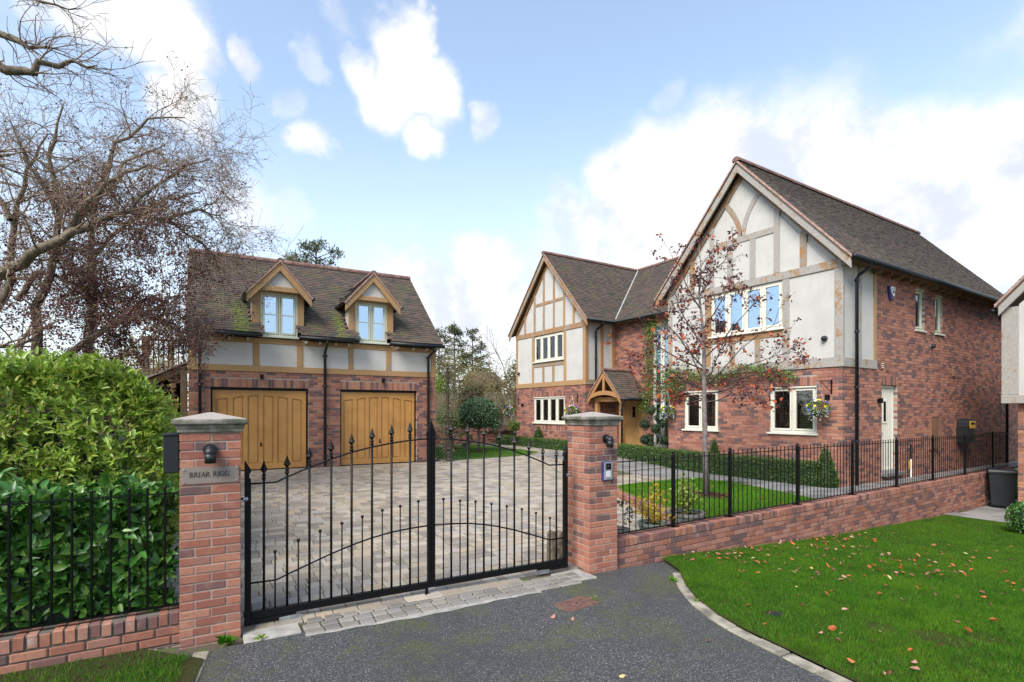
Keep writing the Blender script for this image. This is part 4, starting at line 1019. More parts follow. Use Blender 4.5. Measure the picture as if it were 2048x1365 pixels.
# roof
SL = .875; EW = .33; EZ = 3.87; RW = -2.55; RZ = EZ + (EW - RW) * SL; U0, U1 = -.06, 6.33
def garz(w): return EZ + (EW - w) * SL if w > RW else RZ - (RW - w) * SL
def roof_slab(name, pts, parent, mat='roof_tile', t=.03):
    q = [Vector(p) for p in pts]; n = (q[1] - q[0]).cross(q[2] - q[0]).normalized()
    if n.z < 0: n = -n
    V = [p - n * .004 for p in q] + [p - n * (t + .004) for p in q]; k = len(q)
    return MB().addv(V, [tuple(range(k)), tuple(range(2 * k - 1, k - 1, -1))] + [(i, k + i, k + (i + 1) % k, (i + 1) % k) for i in range(k)]).build(name, mat, parent)
DH = [(1.345, 2.575, 1.545, 2.42), (3.715, 4.955, 3.90, 4.775)]
def under(u): return any(a < u < b for a, b, c, d in DH)
m = MB()
segs = [(U0, 1.345), (1.345, 1.545), (1.545, 2.42), (2.42, 2.575), (2.575, 3.715), (3.715, 3.90), (3.90, 4.775), (4.775, 4.955), (4.955, U1)]
for a, b in segs:
    mid = (a + b) / 2
    if any(c < mid < d for _, _, c, d in DH): w0 = -1.6
    elif under(mid): w0 = -1.6
    else: w0 = EW
    roof_slab('roof_deck', [FG.p(a, garz(w0), w0), FG.p(b, garz(w0), w0), FG.p(b, RZ, RW), FG.p(a, RZ, RW)], GAR, 'oak_brown')
roof_slab('roof_slope', [FG.p(U1, RZ, RW), FG.p(U0, RZ, RW), FG.p(U0, garz(-5.43), -5.43), FG.p(U1, garz(-5.43), -5.43)], GAR, 'roof_tile')
upv = (FG.n * -1 + Vector((0, 0, SL))).normalized(); S = (EW - RW) * math.sqrt(1 + SL * SL)
def fgc(c):
    d = Vector((c.x, c.y, 0)) - FG.o; return d.dot(FG.u), d.dot(FG.n)
def dorm_z(u, i):
    cu = (1.975, 4.33)[i]; return 5.76 - abs(u - cu) * 1.13
def keep(c):
    u, w = fgc(c)
    for i, (a, b, cc, dd) in enumerate(DH):
        if cc < u < dd and w > -.1: return False
        if a < u < b and w < .03 and c.z < dorm_z(u, i) + .05 and w > -2.2 and c.z < 5.72: return False
        if abs(u - (1.975, 4.33)[i]) < .75 and c.z > 4.85 and c.z < dorm_z(u, i) - .02: return False
    return True
def moss(c):
    u, w = fgc(c); m_ = 0
    for u0_, sg in ((1.08, .13), (3.45, .12)):
        dw = max(0, min(1, (4.75 + .15 - c.z) / .3)); cu = u0_ + (4.6 - c.z) * .06; m_ = max(m_, dw * math.exp(-((u - cu) / (sg * (1.35 if u0_ < 2 else 1.0) + (4.7 - c.z) * .05)) ** 2) * rng.uniform(.7, 1.1))
    if c.z < 4.25 and (2.6 < u < 3.0 or 4.95 < u < 5.4): m_ = max(m_, .35 * rng.random())
    if c.z < 4.2: m_ = max(m_, .2 * rng.random())
    return min(1, m_)
P = Pieces(); roof_tiles(P, FG.p(U0, EZ + .012, EW + .02), FG.u, upv, U1 - U0, S, keep, moss=moss)
# dormers
for i, (a, b, c, d) in enumerate(DH):
    cu = (a + b) / 2 + (.015 if i == 0 else -.005); lab = ('left', 'right')[i]
    MB().rect(FG, a, c - .002, 3.99, 4.98, -.10, .035).build('timber_post', OK, GAR, bevel=.008); MB().rect(FG, d + .002, b, 3.99, 4.98, -.10, .035).build('timber_post', OK, GAR, bevel=.008)
    window(GAR, FG, c, d, 3.865, 4.965, 2, w=.012, mat='sage_paint', gl='glass_mirror', trans=True, room=.6, label='%s dormer window with two casements' % lab)
    # cheeks
    for uu, s in ((a, -1), (b, 1)):
        x0, x1 = (uu, uu + .03) if s < 0 else (uu - .03, uu)
        zt = 4.95; wb = EW - (zt - EZ) / SL
        vs = []
        for x in (x0, x1): vs += [FG.p(x, garz(-.02), -.02), FG.p(x, zt, -.02), FG.p(x, zt, wb)]
        MB().addv(vs, [(0, 1, 2), (5, 4, 3), (0, 3, 4, 1), (1, 4, 5, 2), (2, 5, 3, 0)]).build('dormer_cheek', 'plaster_garage', GAR)
    # gable front
    ap = 5.70; sp = 1.13; hw = .755; W1 = .24
    MB().prism(FG, [(cu - .52, 4.985), (cu + .52, 4.985), (cu + .02, 5.56), (cu - .02, 5.56)], -.05, W1 - .05).build('plaster_panel', 'plaster_garage', GAR)
    MB().rect(FG, cu - .60, cu + .60, 4.972, 5.095, -.05, W1 + .004).build('timber_beam', OK, GAR, bevel=.006)
    for s in (-1, 1):
        o_ = lambda u, z: (cu + s * u, z)
        pl = [o_(0, ap), o_(0, ap - .21), o_(hw, ap - .21 - hw * sp + .0), o_(hw, ap - hw * sp + .02)]
        MB().prism(FG, pl if s > 0 else pl[::-1], W1, W1 + .045).build('bargeboard', OK, GAR, bevel=.006)
        pl = [o_(-.0, ap + .045), o_(0, ap + .003), o_(hw + .02, ap + .003 - (hw + .02) * sp), o_(hw + .02, ap + .045 - (hw + .02) * sp)]
        MB().prism(FG, pl if s > 0 else pl[::-1], W1 - .02, W1 + .075).build('verge_mortar', 'verge_clay', GAR)
        # roof plane
        e0 = FG.p(cu + s * (hw + .03), ap + .03 - (hw + .03) * sp, W1 + .06); wr = EW - (ap - EZ) / SL - .1
        e1 = FG.p(cu + s * (hw + .03), ap + .03 - (hw + .03) * sp, wr); r0 = FG.p(cu, ap + .03, W1 + .06); r1 = FG.p(cu, ap + .03, wr)
        wl = EW - ((ap + .03 - (hw + .03) * sp) - EZ) / SL - .05
        roof_slab('dormer_slope', [e0, FG.p(cu + s * (hw + .03), ap + .03 - (hw + .03) * sp, wl), r1, r0], GAR, 'oak_brown', .02)
        up_ = (FG.u * (-s) + Vector((0, 0, sp))).normalized(); kk = lambda q: q.z > garz(fgc(q)[1]) - .02
        roof_tiles(P, FG.p(cu + s * (hw + .03), ap + .03 - (hw + .03) * sp + .0, W1 + .06), FG.n * -1, up_, W1 + .06 - wr, hw * math.sqrt(1 + sp * sp), kk)
        gutter(GAR, [FG.p(cu + s * (hw + .05), 4.86, W1 + .05), FG.p(cu + s * (hw + .05), 4.86, wl + .1)], .035)
    ridge(GAR, FG.p(cu, ap + .03, W1 + .07), FG.p(cu, ap + .03, EW - (ap - EZ) / SL - .05), .085, step=.34)
P.build('roof_tile', 'roof_tile', GAR, 300, ch=(.03, .03, .2), wob=.0008, moss=True)
ridge(GAR, FG.p(U0, RZ + .02, RW), FG.p(U1, RZ + .02, RW), .115, step=.32)
for s, uu in ((-1, U0), (1, U1)):
    MB().tube([FG.p(uu, EZ + .0, EW + .02), FG.p(uu, RZ - .0, RW)], .022, 6).build('verge_mortar', 'verge_clay', GAR)
    MB().prism(FG, [(uu - .01 * s, 3.0), (uu - .01 * s - .02 * s, 3.0), (uu - .03 * s, 3.01), (uu - .01 * s, 3.01)], RW, RW + .01)
    V = [FG.p(uu - s * .06, EZ - .03, EW), FG.p(uu - s * .06, RZ - .03, RW), FG.p(uu - s * .06, garz(-5.4) - .03, -5.4), FG.p(uu - s * .06, 3.7, -5.2), FG.p(uu - s * .06, 3.7, 0)]
    V += [v_ - FG.u * s * .1 for v_ in V]
    MB().addv(V, [(0, 1, 2, 3, 4), (9, 8, 7, 6, 5)] + [(i, 5 + i, 5 + (i + 1) % 5, (i + 1) % 5) for i in range(5)]).build('gable_panel', 'plaster_garage', GAR)
GZG = 3.83
for a, b in ((U0 - .02, 1.56), (2.41, 3.915), (4.77, U1 + .04)): gutter(GAR, [FG.p(a, GZG, EW + .05), FG.p(b, GZG, EW + .05)], .048)
for u in [.45, .85, 1.25, 2.62, 2.95, 3.35, 3.68, 5.05, 5.5, 5.9]: MB().rect(FG, u - .022, u + .022, 3.715, 3.775, -.02, .20).build('rafter_end', 'plaster_garage', GAR)
for i, u in enumerate((.236, 3.095, 6.0)):
    zb = .5; downpipe(GAR, FG.p(u + (.0 if i < 2 else .07), GZG - .03, EW + .05), (FG.n * -.31) + (FG.u * (0 if i < 2 else -.08)), zb, brackets=(3.52 if i != 1 else 3.42, 2.62, 1.55, .78))

# log store and steps with balustrade, left of the garage
th = thing('log_store', tuple(FG.p(-.6, .4, -.2)), 'open timber log store packed with split logs beside the garage', 'log store')
MB().rect(FG, -.165, -.03, .38, 2.92, -.32, -.12).build('post', 'oak_brown', th, bevel=.008); MB().rect(FG, -1.75, -1.62, .38, 2.1, -.32, -.12).build('post', 'oak_brown', th, bevel=.008)
MB().bar(FG, (-2.0, 2.03), (-.02, 3.02), .15, -.35, -.30).build('fascia', 'oak_weathered', th, bevel=.008); MB().bar(FG, (-2.05, 2.14), (-.02, 3.15), .045, -1.1, -.18).build('roof_board', 'oak_weathered', th, bevel=.005)
MB().rect(FG, -1.62, -.17, .38, 3.0, -1.15, -1.1).build('back_panel', 'oak_brown', th)
z = .45; r_ = 0; k = 0
while z < 2.9:
    u = -1.55 + rng.uniform(0, .05)
    while u < -.22:
        rr_ = rng.uniform(.055, .085)
        if z + rr_ < 2.06 + (u + 2.0) * .5 - .06:
            n = rng.choice((3, 4, 4, 5)); a0 = rng.uniform(0, 6.28); poly = [(u + rr_ * math.cos(a0 + 2 * math.pi * j / n + rng.uniform(-.25, .25)), z + rr_ * math.sin(a0 + 2 * math.pi * j / n + rng.uniform(-.25, .25))) for j in range(n)]
            MB().prism(FG, poly, -.9, -.36 + rng.uniform(-.03, .04)).build('log', rng.choice(('log_end', 'log_end', 'log_end', 'oak_fresh', 'log_bark')), th, bevel=.006)
        u += rr_ * 1.72
    z += .118
th = thing('balustrade', tuple(FG.p(-.5, 3.0, -.4)), 'brown timber balustrade of the raised landing left of the garage', 'balustrade')
MB().rect(FG, -.945, -.80, 2.0, 3.72, -.45, -.30).build('post', 'oak_brown', th, bevel=.008); MB().rect(FG, -.80, -.03, 3.63, 3.68, -.41, -.33).build('handrail', 'oak_brown', th, bevel=.006)
for i in range(7): MB().rect(FG, -.73 + i * .1, -.70 + i * .1, 2.55 + i * .05, 3.63, -.385, -.355).build('baluster', 'oak_brown', th)

# ================================================================== HOUSE
FB = Fr((12.52, 11.0), -90); BL = 4.947; FS = Fr((12.52, 6.053), 0); SLn = 10.4
FL = Fr((12.9, 20.07), -90); LLn = 4.77; FLS = Fr((12.9, 15.30), 0); FM = Fr((14.39, 15.30), -90)
HOUSE = thing('house', (12.52, 6.053, .27), 'large brick and timber-framed house with two tall gables and a tiled roof', 'house')
BZ0 = 2.955 - 38 * .075 + .01; OW = 'oak_weathered'
def yB(Y): return 11.0 - Y
def yL(Y): return 20.07 - Y
P = Pieces()
gB = [(yB(7.80), yB(6.60), 1.40, 2.56), (yB(10.44), yB(9.27), 1.40, 2.53)]
gB = [(yB(7.78), yB(6.62), 1.40, 2.555), (yB(10.42), yB(9.27), 1.40, 2.535)]
hol = list(gB) + [(a - .0, b, d, d + .215) for a, b, c, d in gB]
wall_bricks(P, FB, BL, BZ0, 2.955, hol, trim=(0, .1125))
for a, b, c, d in gB: soldiers(P, FB, a, b, d)
# side wall
DR = (1.845, 2.68, .45, 2.60)
SW = [(3.70, 4.24, 4.06, 5.16), (4.93, 5.42, 4.06, 5.14)]
hs = [DR, (1.845, 2.68, 2.60, 2.815)] + SW
wall_bricks(P, FS, SLn, BZ0, 2.955, hs, trim=(.1125, 0), par=1)
wall_bricks(P, FS, SLn, 2.955 + .0, 5.33, hs, u0=1.558, par=1 + 38)
soldiers(P, FS, 1.845, 2.68, 2.60)
# left gable
gL = [(yL(18.72), yL(16.55), 1.44, 2.545)]
hol = gL + [(gL[0][0], gL[0][1], 2.545, 2.76), (gL[0][0], gL[0][1], 1.175, 1.39)]
wall_bricks(P, FL, LLn, BZ0, 2.955, hol, trim=(0, .1125)); soldiers(P, FL, gL[0][0], gL[0][1], 2.545); soldiers(P, FL, gL[0][0], gL[0][1], 1.18)
wall_bricks(P, FLS, 1.49, BZ0, 2.955, (), trim=(.1125, 0), par=1)
# recessed middle wall
DM = (.42, 1.47, .5, 2.50); TW = (1.93, 2.78, .62, 5.05)
wall_bricks(P, FM, 4.3, BZ0, 5.33, [DM, TW], par=0)
P.build('brick', 'brick', HOUSE, 300, ch=(.02, .03, .05), wob=.0005)
m = MB(); core(m, FB, BL - .01, .0, 5.4, gB + [(yB(9.50), yB(7.43), 4.0, 5.16)], -.28, -.009); core(m, FS, SLn, .0, 5.35, [DR] + SW, -.28, -.009, .01)
core(m, FL, LLn - .01, .0, 5.4, gL + [(yL(18.66), yL(16.61), 4.02, 5.11)], -.28, -.009); m.rect(FLS, .01, 1.6, 0, 5.35, -.28, -.009); core(m, FM, 4.3, 0, 5.4, [DM, TW], -.28, -.009)
m.box(12.62, 22.9, 10.8, 11.0, 0, 5.3); m.box(22.7, 22.9, 6.06, 11.0, 0, 5.3); m.box(13.0, 22.9, 19.9, 20.07, 0, 5.3); m.box(22.7, 22.9, 11, 20, 0, 5.3)
m.build('wall', 'mortar', HOUSE)
# gables: apexes
def gable(fr, L, cu, apex, hw, eave_z, over, side, mat):
    sp = (apex - eave_z) / hw
    # infill wall behind
    MB().prism(fr, [(0, 5.30), (L, 5.30), (L, eave_z - .02), (cu, apex - .25), (0, eave_z - .02)] if False else [(.02, 5.15), (L - .02, 5.15), (L - .02, apex - .12 - abs(L - cu) * sp), (cu, apex - .12), (.02, apex - .12 - abs(cu) * sp)], -.3, -.03).build('wall', 'plaster', HOUSE)
    for s in (-1, 1):
        q = lambda u, z: (cu + s * u, z)
        pl = [q(0, apex - .03), q(0, apex - .29), q(hw, apex - .29 - hw * sp), q(hw, apex - .03 - hw * sp)]
        MB().prism(fr, pl if s > 0 else pl[::-1], over - .045, over).build('bargeboard', mat, HOUSE, bevel=.008)
        pl = [q(0, apex + .035), q(0, apex - .028), q(hw + .03, apex - .028 - (hw + .03) * sp), q(hw + .03, apex + .035 - (hw + .03) * sp)]
        MB().prism(fr, pl if s > 0 else pl[::-1], over - .06, over + .035).build('verge_mortar', 'verge_clay', HOUSE)
        # wall rafter
        pl = [q(0, apex - .20), q(0, apex - .42), q(hw - .22, apex - .42 - (hw - .22) * sp), q(hw - .22, apex - .20 - (hw - .22) * sp)]
        MB().prism(fr, pl if s > 0 else pl[::-1], -.04, .028).build('timber_rafter', 'oak_fresh' if False else 'oak_porch' if side else OW, HOUSE, bevel=.006)
        # soffit
        a = fr.p(cu, apex - .06, 0); b = fr.p(cu + s * hw, apex - .06 - hw * sp, 0)
        roof_slab('soffit', [a, b, b + fr.n * (over - .05), a + fr.n * (over - .05)], HOUSE, 'oak_brown', .02)
    return sp
AP = 8.45; HW = 2.76; EZB = 5.34; cB = yB(8.52); spB = gable(FB, BL, cB, AP, HW, EZB, .25, 0, 'oak_silver')
APL = 8.40; cL = yL(17.62); HWL = 2.70; EZL = 5.37; spL = gable(FL, LLn, cL, APL, HWL, EZL, .25, 1, OW)
def T(fr, a, b, c, d, mat=OW, w1=.022, nm='timber_post'):
    return MB().rect(fr, a, b, c, d, -.06, w1 + rng.uniform(-.002, .002)).build(nm, mat, HOUSE, bevel=.008)
def panel(fr, poly, mat='plaster'): return MB().prism(fr, poly, -.06, .0).build('plaster_panel', mat, HOUSE)
# --- big gable frame
T(FB, -.01, BL + .024, 2.956, 3.185, 'oak_silver', .03, 'timber_beam'); T(FB, .0, BL, 5.172, 5.368, 'oak_silver', .03, 'timber_beam')
T(FB, BL - .16, BL + .022, 3.186, 5.171, 'oak_silver', .024); T(FB, -.005, .15, 3.186, 5.171, 'oak_silver', .024)
T(FB, yB(7.43), yB(7.26), 3.186, 5.171, 'oak_silver'); T(FB, yB(9.68), yB(9.50), 3.186, 5.171)
T(FB, yB(9.499), yB(7.431), 3.80, 3.96, OW, .02, 'timber_beam')
for y1, y0 in ((8.91, 8.744), (8.168, 8.02)): T(FB, yB(y1), yB(y0), 3.186, 3.799)
panel(FB, [(yB(7.26), 3.186), (BL - .16, 3.186), (BL - .16, 5.171), (yB(7.26), 5.171)]); panel(FB, [(.15, 3.186), (yB(9.68), 3.186), (yB(9.68), 5.171), (.15, 5.171)])
for a, b in ((9.50, 8.91), (8.744, 8.168), (8.02, 7.43)): panel(FB, [(yB(a), 3.186), (yB(b), 3.186), (yB(b), 3.8), (yB(a), 3.8)])
def rz(u, cu, ap, sp): return ap - abs(u - cu) * sp - .36
for y1, y0 in ((7.656, 7.50), (9.54, 9.39)): T(FB, yB(y1), yB(y0), 5.369, rz(yB((y1 + y0) / 2), cB, AP, spB) - .02, 'oak_silver')
for y1, y0 in ((7.006, 6.84), (10.2, 10.04)): T(FB, yB(y1), yB(y0), 5.369, rz(yB(y0 if y0 < 8 else y1), cB, AP, spB) + .04)
T(FB, yB(9.389), yB(7.657), 6.385, 6.55, 'oak_silver', .02, 'timber_beam')
for y1, y0 in ((8.308, 8.154), (8.971, 8.804)): T(FB, yB(y1), yB(y0), 5.369, 6.384, 'oak_silver')
def curved(fr, pts, wd, mat, root):
    m = MB(); q = []
    for i, p in enumerate(pts):
        a = pts[max(0, i - 1)]; b = pts[min(len(pts) - 1, i + 1)]; d = Vector((b[0] - a[0], b[1] - a[1])).normalized(); n_ = Vector((-d.y, d.x)) * wd / 2; q.append(((p[0] - n_.x, p[1] - n_.y), (p[0] + n_.x, p[1] + n_.y)))
    for (a, b), (c, d) in zip(q, q[1:]): m.prism(fr, [a, c, d, b], -.03, .018)
    return m.build('curved_brace', mat, root)
cu_ = yB(8.545)
for s in (-1, 1):
    pts = [(cu_ + s * (.045 + .50 * (t ** 1.9)), 6.55 + 1.04 * t) for t in lin(0, 1, 9)]; curved(FB, pts, .125, 'oak_silver' if s > 0 else OW, HOUSE)
MB().prism(FB, [(.35, 5.37), (BL - .35, 5.37), (cB + .01, AP - .40), (cB - .01, AP - .40)], -.05, .0).build('plaster_panel', 'plaster', HOUSE)
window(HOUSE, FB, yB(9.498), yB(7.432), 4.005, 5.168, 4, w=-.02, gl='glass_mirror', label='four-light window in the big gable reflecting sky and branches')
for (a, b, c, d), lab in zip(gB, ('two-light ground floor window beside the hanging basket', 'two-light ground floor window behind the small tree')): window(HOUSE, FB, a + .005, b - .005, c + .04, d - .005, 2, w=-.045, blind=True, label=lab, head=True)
# side panels of the big gable
T(FS, -.02, 1.565, 2.956, 3.17, 'oak_silver', .028, 'timber_beam')
for a, b, mt in ((-.02, .03, 'oak_silver'), (.70, .83, 'oak_silver'), (1.42, 1.565, 'oak_fresh')): T(FS, a, b, 3.171, 5.30, mt, .022)
for a, b in ((.03, .70), (.83, 1.42)): panel(FS, [(a, 3.171), (b, 3.171), (b, 5.30), (a, 5.30)])
for (a, b, c, d), lab in zip(SW, ('narrow upstairs window nearer the alarm box', 'narrow upstairs window further from the alarm box')): window(HOUSE, FS, a + .004, b - .004, c + .02, d - .004, 1, w=-.055, mat='sage_paint', gl='glass_clear', label=lab, head=True)
# side door
d = MB().rect(FS, DR[0] + .07, DR[1] - .07, .52, 2.52, -.14, -.10).build('side_door', 'cream_paint', HOUSE, label='cream boarded side door with a small glazed light')
MB().ring(FS, DR[0] + .005, DR[1] - .005, .5, 2.595, .062, -.16, -.085).build('door_frame', 'cream_paint', d, bevel=.003)
for i in range(7): MB().rect(FS, DR[0] + .08 + i * .098, DR[0] + .172 + i * .098, .55, 2.51, -.10, -.094).build('board', 'cream_paint', d, bevel=.003)
MB().ring(FS, DR[0] + .24, DR[0] + .47, 1.66, 2.24, .045, -.094, -.078).build('light_frame', 'cream_paint', d, bevel=.003); MB().rect(FS, DR[0] + .285, DR[0] + .425, 1.705, 2.195, -.09, -.084).build('pane', 'screen', d)
MB().tube([FS.p(DR[0] + .12, 1.42, -.08), FS.p(DR[0] + .24, 1.42, -.075)], .011, 8).build('handle', 'steel', d)
MB().rect(FS, DR[0] - .03, DR[1] + .2, .38, .47, -.08, .12).build('door_step', 'slab', HOUSE, bevel=.01)
m = MB().rect(FS, DR[0] + .01, DR[1] - .01, .3, .52, -.16, -.02); m.build('door_sill', 'concrete', HOUSE)
# --- left gable frame
T(FL, -.01, LLn + .024, 2.956, 3.155, 'oak_fresh', .03, 'timber_beam'); T(FL, 0, LLn, 5.13, 5.33, OW, .03, 'timber_beam')
T(FL, -.01, .13, 3.156, 5.129, OW); T(FL, LLn - .14, LLn + .022, 3.156, 5.129, 'oak_fresh')
T(FL, yL(18.82), yL(18.66), 3.156, 5.129, 'oak_fresh'); T(FL, yL(16.61), yL(16.45), 3.156, 5.129, 'oak_fresh'); T(FL, yL(18.659), yL(16.611), 3.80, 3.95, OW, .02, 'timber_beam')
for y in (17.98, 17.29): T(FL, yL(y + .07), yL(y - .07), 3.156, 3.799)
for a, b, c, dd in ((.13, yL(18.82), 3.156, 5.13), (yL(16.45), LLn - .14, 3.156, 5.13), (yL(18.66), yL(18.05), 3.156, 3.8), (yL(17.91), yL(17.36), 3.156, 3.8), (yL(17.22), yL(16.61), 3.156, 3.8)): panel(FL, [(a, c), (b, c), (b, dd), (a, dd)])
for y in (19.35, 18.62, 17.95, 17.25, 16.58, 15.98): T(FL, yL(y + .065), yL(y - .065), 5.331, min(rz(yL(y + .065), cL, APL, spL), rz(yL(y - .065), cL, APL, spL)) + .08, OW if y > 17 else 'oak_fresh')
T(FL, yL(18.6), yL(16.6), 6.36, 6.49, OW, .018, 'timber_beam')
MB().prism(FL, [(.3, 5.33), (LLn - .3, 5.33), (cL + .01, APL - .40), (cL - .01, APL - .40)], -.05, .0).build('plaster_panel', 'plaster', HOUSE)
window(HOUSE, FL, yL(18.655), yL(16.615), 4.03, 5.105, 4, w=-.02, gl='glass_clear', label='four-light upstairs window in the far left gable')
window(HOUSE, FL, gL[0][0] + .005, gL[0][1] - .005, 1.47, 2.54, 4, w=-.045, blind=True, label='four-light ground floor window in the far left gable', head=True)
T(FLS, -.02, 1.49, 2.956, 3.155, OW, .026, 'timber_beam')
for a, b in ((-.02, .13), (.74, .88), (1.33, 1.485)): T(FLS, a, b, 3.156, 5.30, 'oak_porch')
for a, b in ((.13, .74), (.88, 1.33)): panel(FLS, [(a, 3.156), (b, 3.156), (b, 5.30), (a, 5.30)])
# tall stair window and front door in the recess
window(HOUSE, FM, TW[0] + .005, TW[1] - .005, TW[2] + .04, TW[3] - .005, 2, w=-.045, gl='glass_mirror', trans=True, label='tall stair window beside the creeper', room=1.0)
d = MB().rect(FM, DM[0] + .07, DM[1] - .07, .5, 2.43, -.12, -.08).build('front_door', 'door_oak', HOUSE, label='honey oak front door under the porch')
MB().ring(FM, DM[0], DM[1], .46, 2.50, .07, -.14, -.06).build('door_frame', 'oak_porch', d)
for i in range(8): MB().rect(FM, DM[0] + .08 + i * .112, DM[0] + .186 + i * .112, .52, 2.42, -.08, -.074).build('board', 'door_oak', d, bevel=.003)
MB().rect(FM, DM[0] + .45, DM[0] + .60, 1.72, 2.12, -.08, -.066).build('pane', 'screen', d)
# --- roofs
def zB(Y): return AP - abs(Y - 8.52) * spB
def zL(Y): return APL - abs(Y - 17.62) * spL
XE, XR = 14.05, 17.95; ZE = 5.37; spM = (8.40 - ZE) / (XR - XE)
def zM(X): return ZE + (X - XE) * spM if X < XR else 8.40 - (X - XR) * spM
P = Pieces(); q = math.sqrt(1 + spB ** 2); X0 = 12.24; X1 = 23.0; tb = 2.76
roof_tiles(P, (X0, 8.52 - HW - .03, EZB - .02), (1, 0, 0), Vector((0, 1, spB)).normalized(), X1 - X0, (HW + .03) * q, None)
roof_slab('roof_deck', [(X0, 8.52 - HW, zB(8.52 - HW)), (X1, 8.52 - HW, zB(8.52 - HW)), (X1, 8.52, AP), (X0, 8.52, AP)], HOUSE, 'oak_brown')
roof_slab('roof_slope', [(X0, 8.52, AP), (X1, 8.52, AP), (X1, 8.52 + HW, EZB), (X0, 8.52 + HW, EZB)], HOUSE, 'roof_tile')
q = math.sqrt(1 + spL ** 2); Xa = 12.62
roof_tiles(P, (Xa, 17.62 - HWL - .03, EZL - .02), (1, 0, 0), Vector((0, 1, spL)).normalized(), 5.6, (HWL + .03) * q, lambda c: c.x < 13.0 or c.z > zM(c.x) - .01)
roof_slab('roof_deck', [(Xa, 17.62 - HWL, EZL), (13.95, 17.62 - HWL, EZL), (18.1, 17.62, APL), (Xa, 17.62, APL)], HOUSE, 'oak_brown')
roof_slab('roof_slope', [(Xa, 17.62, APL), (23, 17.62, APL), (23, 17.62 + HWL, EZL), (Xa, 17.62 + HWL, EZL)], HOUSE, 'roof_tile')
q = math.sqrt(1 + spM ** 2)
roof_tiles(P, (XE - .03, 18.0, ZE - .02), (0, -1, 0), Vector((1, 0, spM)).normalized(), 18.0 - 9.2, (XR - XE + .03) * q, lambda c: c.z > zL(c.y) - .0 and c.z > zB(c.y) - .01)
roof_slab('roof_deck', [(XE, 14.9, ZE), (XE, 11.3, ZE), (XR, 8.7, 8.40), (XR, 17.6, 8.40)], HOUSE, 'oak_brown')
roof_slab('roof_slope', [(XR, 8.6, 8.4), (XR, 17.6, 8.4), (23, 17.6, zM(23)), (23, 8.6, zM(23))], HOUSE, 'roof_tile')
P.build('roof_tile', 'roof_tile', HOUSE, 300, ch=(.03, .03, .2), wob=.0008, moss=True)
ridge(HOUSE, (X0 - .02, 8.52, AP + .01), (X1, 8.52, AP + .01)); ridge(HOUSE, (Xa - .02, 17.62, APL + .01), (18.2, 17.62, APL + .01)); ridge(HOUSE, (XR, 17.5, 8.41), (XR, 8.9, 8.41))
yv = 17.62 - (APL - 5.40) / spL
MB().tube([(XE + .03, yv, 5.43), (XR, 17.55, 8.44)], .03, 6).build('valley_flashing', 'lead', HOUSE)
MB().tube([(X1, 8.52 - HW, EZB), (X1, 8.52, AP)], .03, 6).build('verge_mortar', 'verge_clay', HOUSE)
# rear gable end of the big wing
MB().addv([(22.9, 6.06, 5.2), (22.9, 10.98, 5.2), (22.9, 8.52, AP - .1), (22.7, 6.06, 5.2), (22.7, 10.98, 5.2), (22.7, 8.52, AP - .1)], [(0, 1, 2), (5, 4, 3), (0, 3, 4, 1), (1, 4, 5, 2), (2, 5, 3, 0)]).build('wall', 'mortar', HOUSE)
# eaves: gutters, rafter ends, downpipes
YG = 8.52 - HW - .07
gutter(HOUSE, [(X0 + .0, YG, 5.30), (X1 + .02, YG, 5.30)], .06)
mb = MB(); mb.box(12.55, 22.9, 5.80, 6.04, 5.285, 5.30); mb.build('soffit', 'oak_brown', HOUSE)
for i in range(17): MB().box(13.9 + i * .52, 13.945 + i * .52, 5.86, 6.03, 5.20, 5.284).build('rafter_end', 'oak_weathered', HOUSE)
downpipe(HOUSE, (13.0, YG, 5.26), (-.09, .245, 0), .30, r=.037, brackets=(4.9, 3.75, 2.50, 1.28))
downpipe(HOUSE, (22.62, YG, 5.26), (0, .245, 0), .30, r=.037, brackets=(4.9, 3.75, 2.50))
gutter(HOUSE, [(Xa, 17.62 - HWL - .06, 5.33), (XE - .06, 17.62 - HWL - .06, 5.33), (XE - .06, 11.35, 5.33)], .05)
gutter(HOUSE, [(12.3, 8.52 + HW + .05, 5.29), (14.0, 8.52 + HW + .05, 5.29)], .05)
downpipe(HOUSE, (13.42, 17.62 - HWL - .06, 5.28), (-.06, .38, 0), 1.0, brackets=(4.75, 3.95))
c = (13.36, 15.22, 2.62); MB().lathe(c, [(.05, -.14), (.09, 0), (.11, .02), (.11, .08), (.09, .1)], 10).build('hopper_head', 'black_plastic', HOUSE)
# fittings on the house
def fit(name, lab, cat, loc, group=None): return thing(name, loc, lab, cat, group)
th = fit('alarm_box', 'white and dark blue alarm box high on the side wall', 'alarm box', tuple(FS.p(2.24, 4.7, 0)))
MB().prism(FS, [(2.12, 4.98), (2.15, 5.02), (2.35, 5.02), (2.38, 4.98), (2.33, 4.74), (2.29, 4.68), (2.21, 4.68), (2.17, 4.74)], 0, .055).build('base', 'blue_plastic', th, bevel=.008)
MB().prism(FS, [(2.135, 4.97), (2.16, 5.00), (2.34, 5.00), (2.365, 4.97), (2.32, 4.78), (2.27, 4.76), (2.18, 4.86)], .055, .085).build('cover', 'white_plastic', th, bevel=.008)
MB().prism(FS, [(2.19, 4.95), (2.31, 4.95), (2.295, 4.83), (2.22, 4.84)], .085, .088).build('badge', 'blue_plastic', th)
MB().prism(FS, [(2.21, 4.935), (2.29, 4.935), (2.285, 4.90), (2.215, 4.90)], .088, .090).build('badge', 'white_plastic', th)
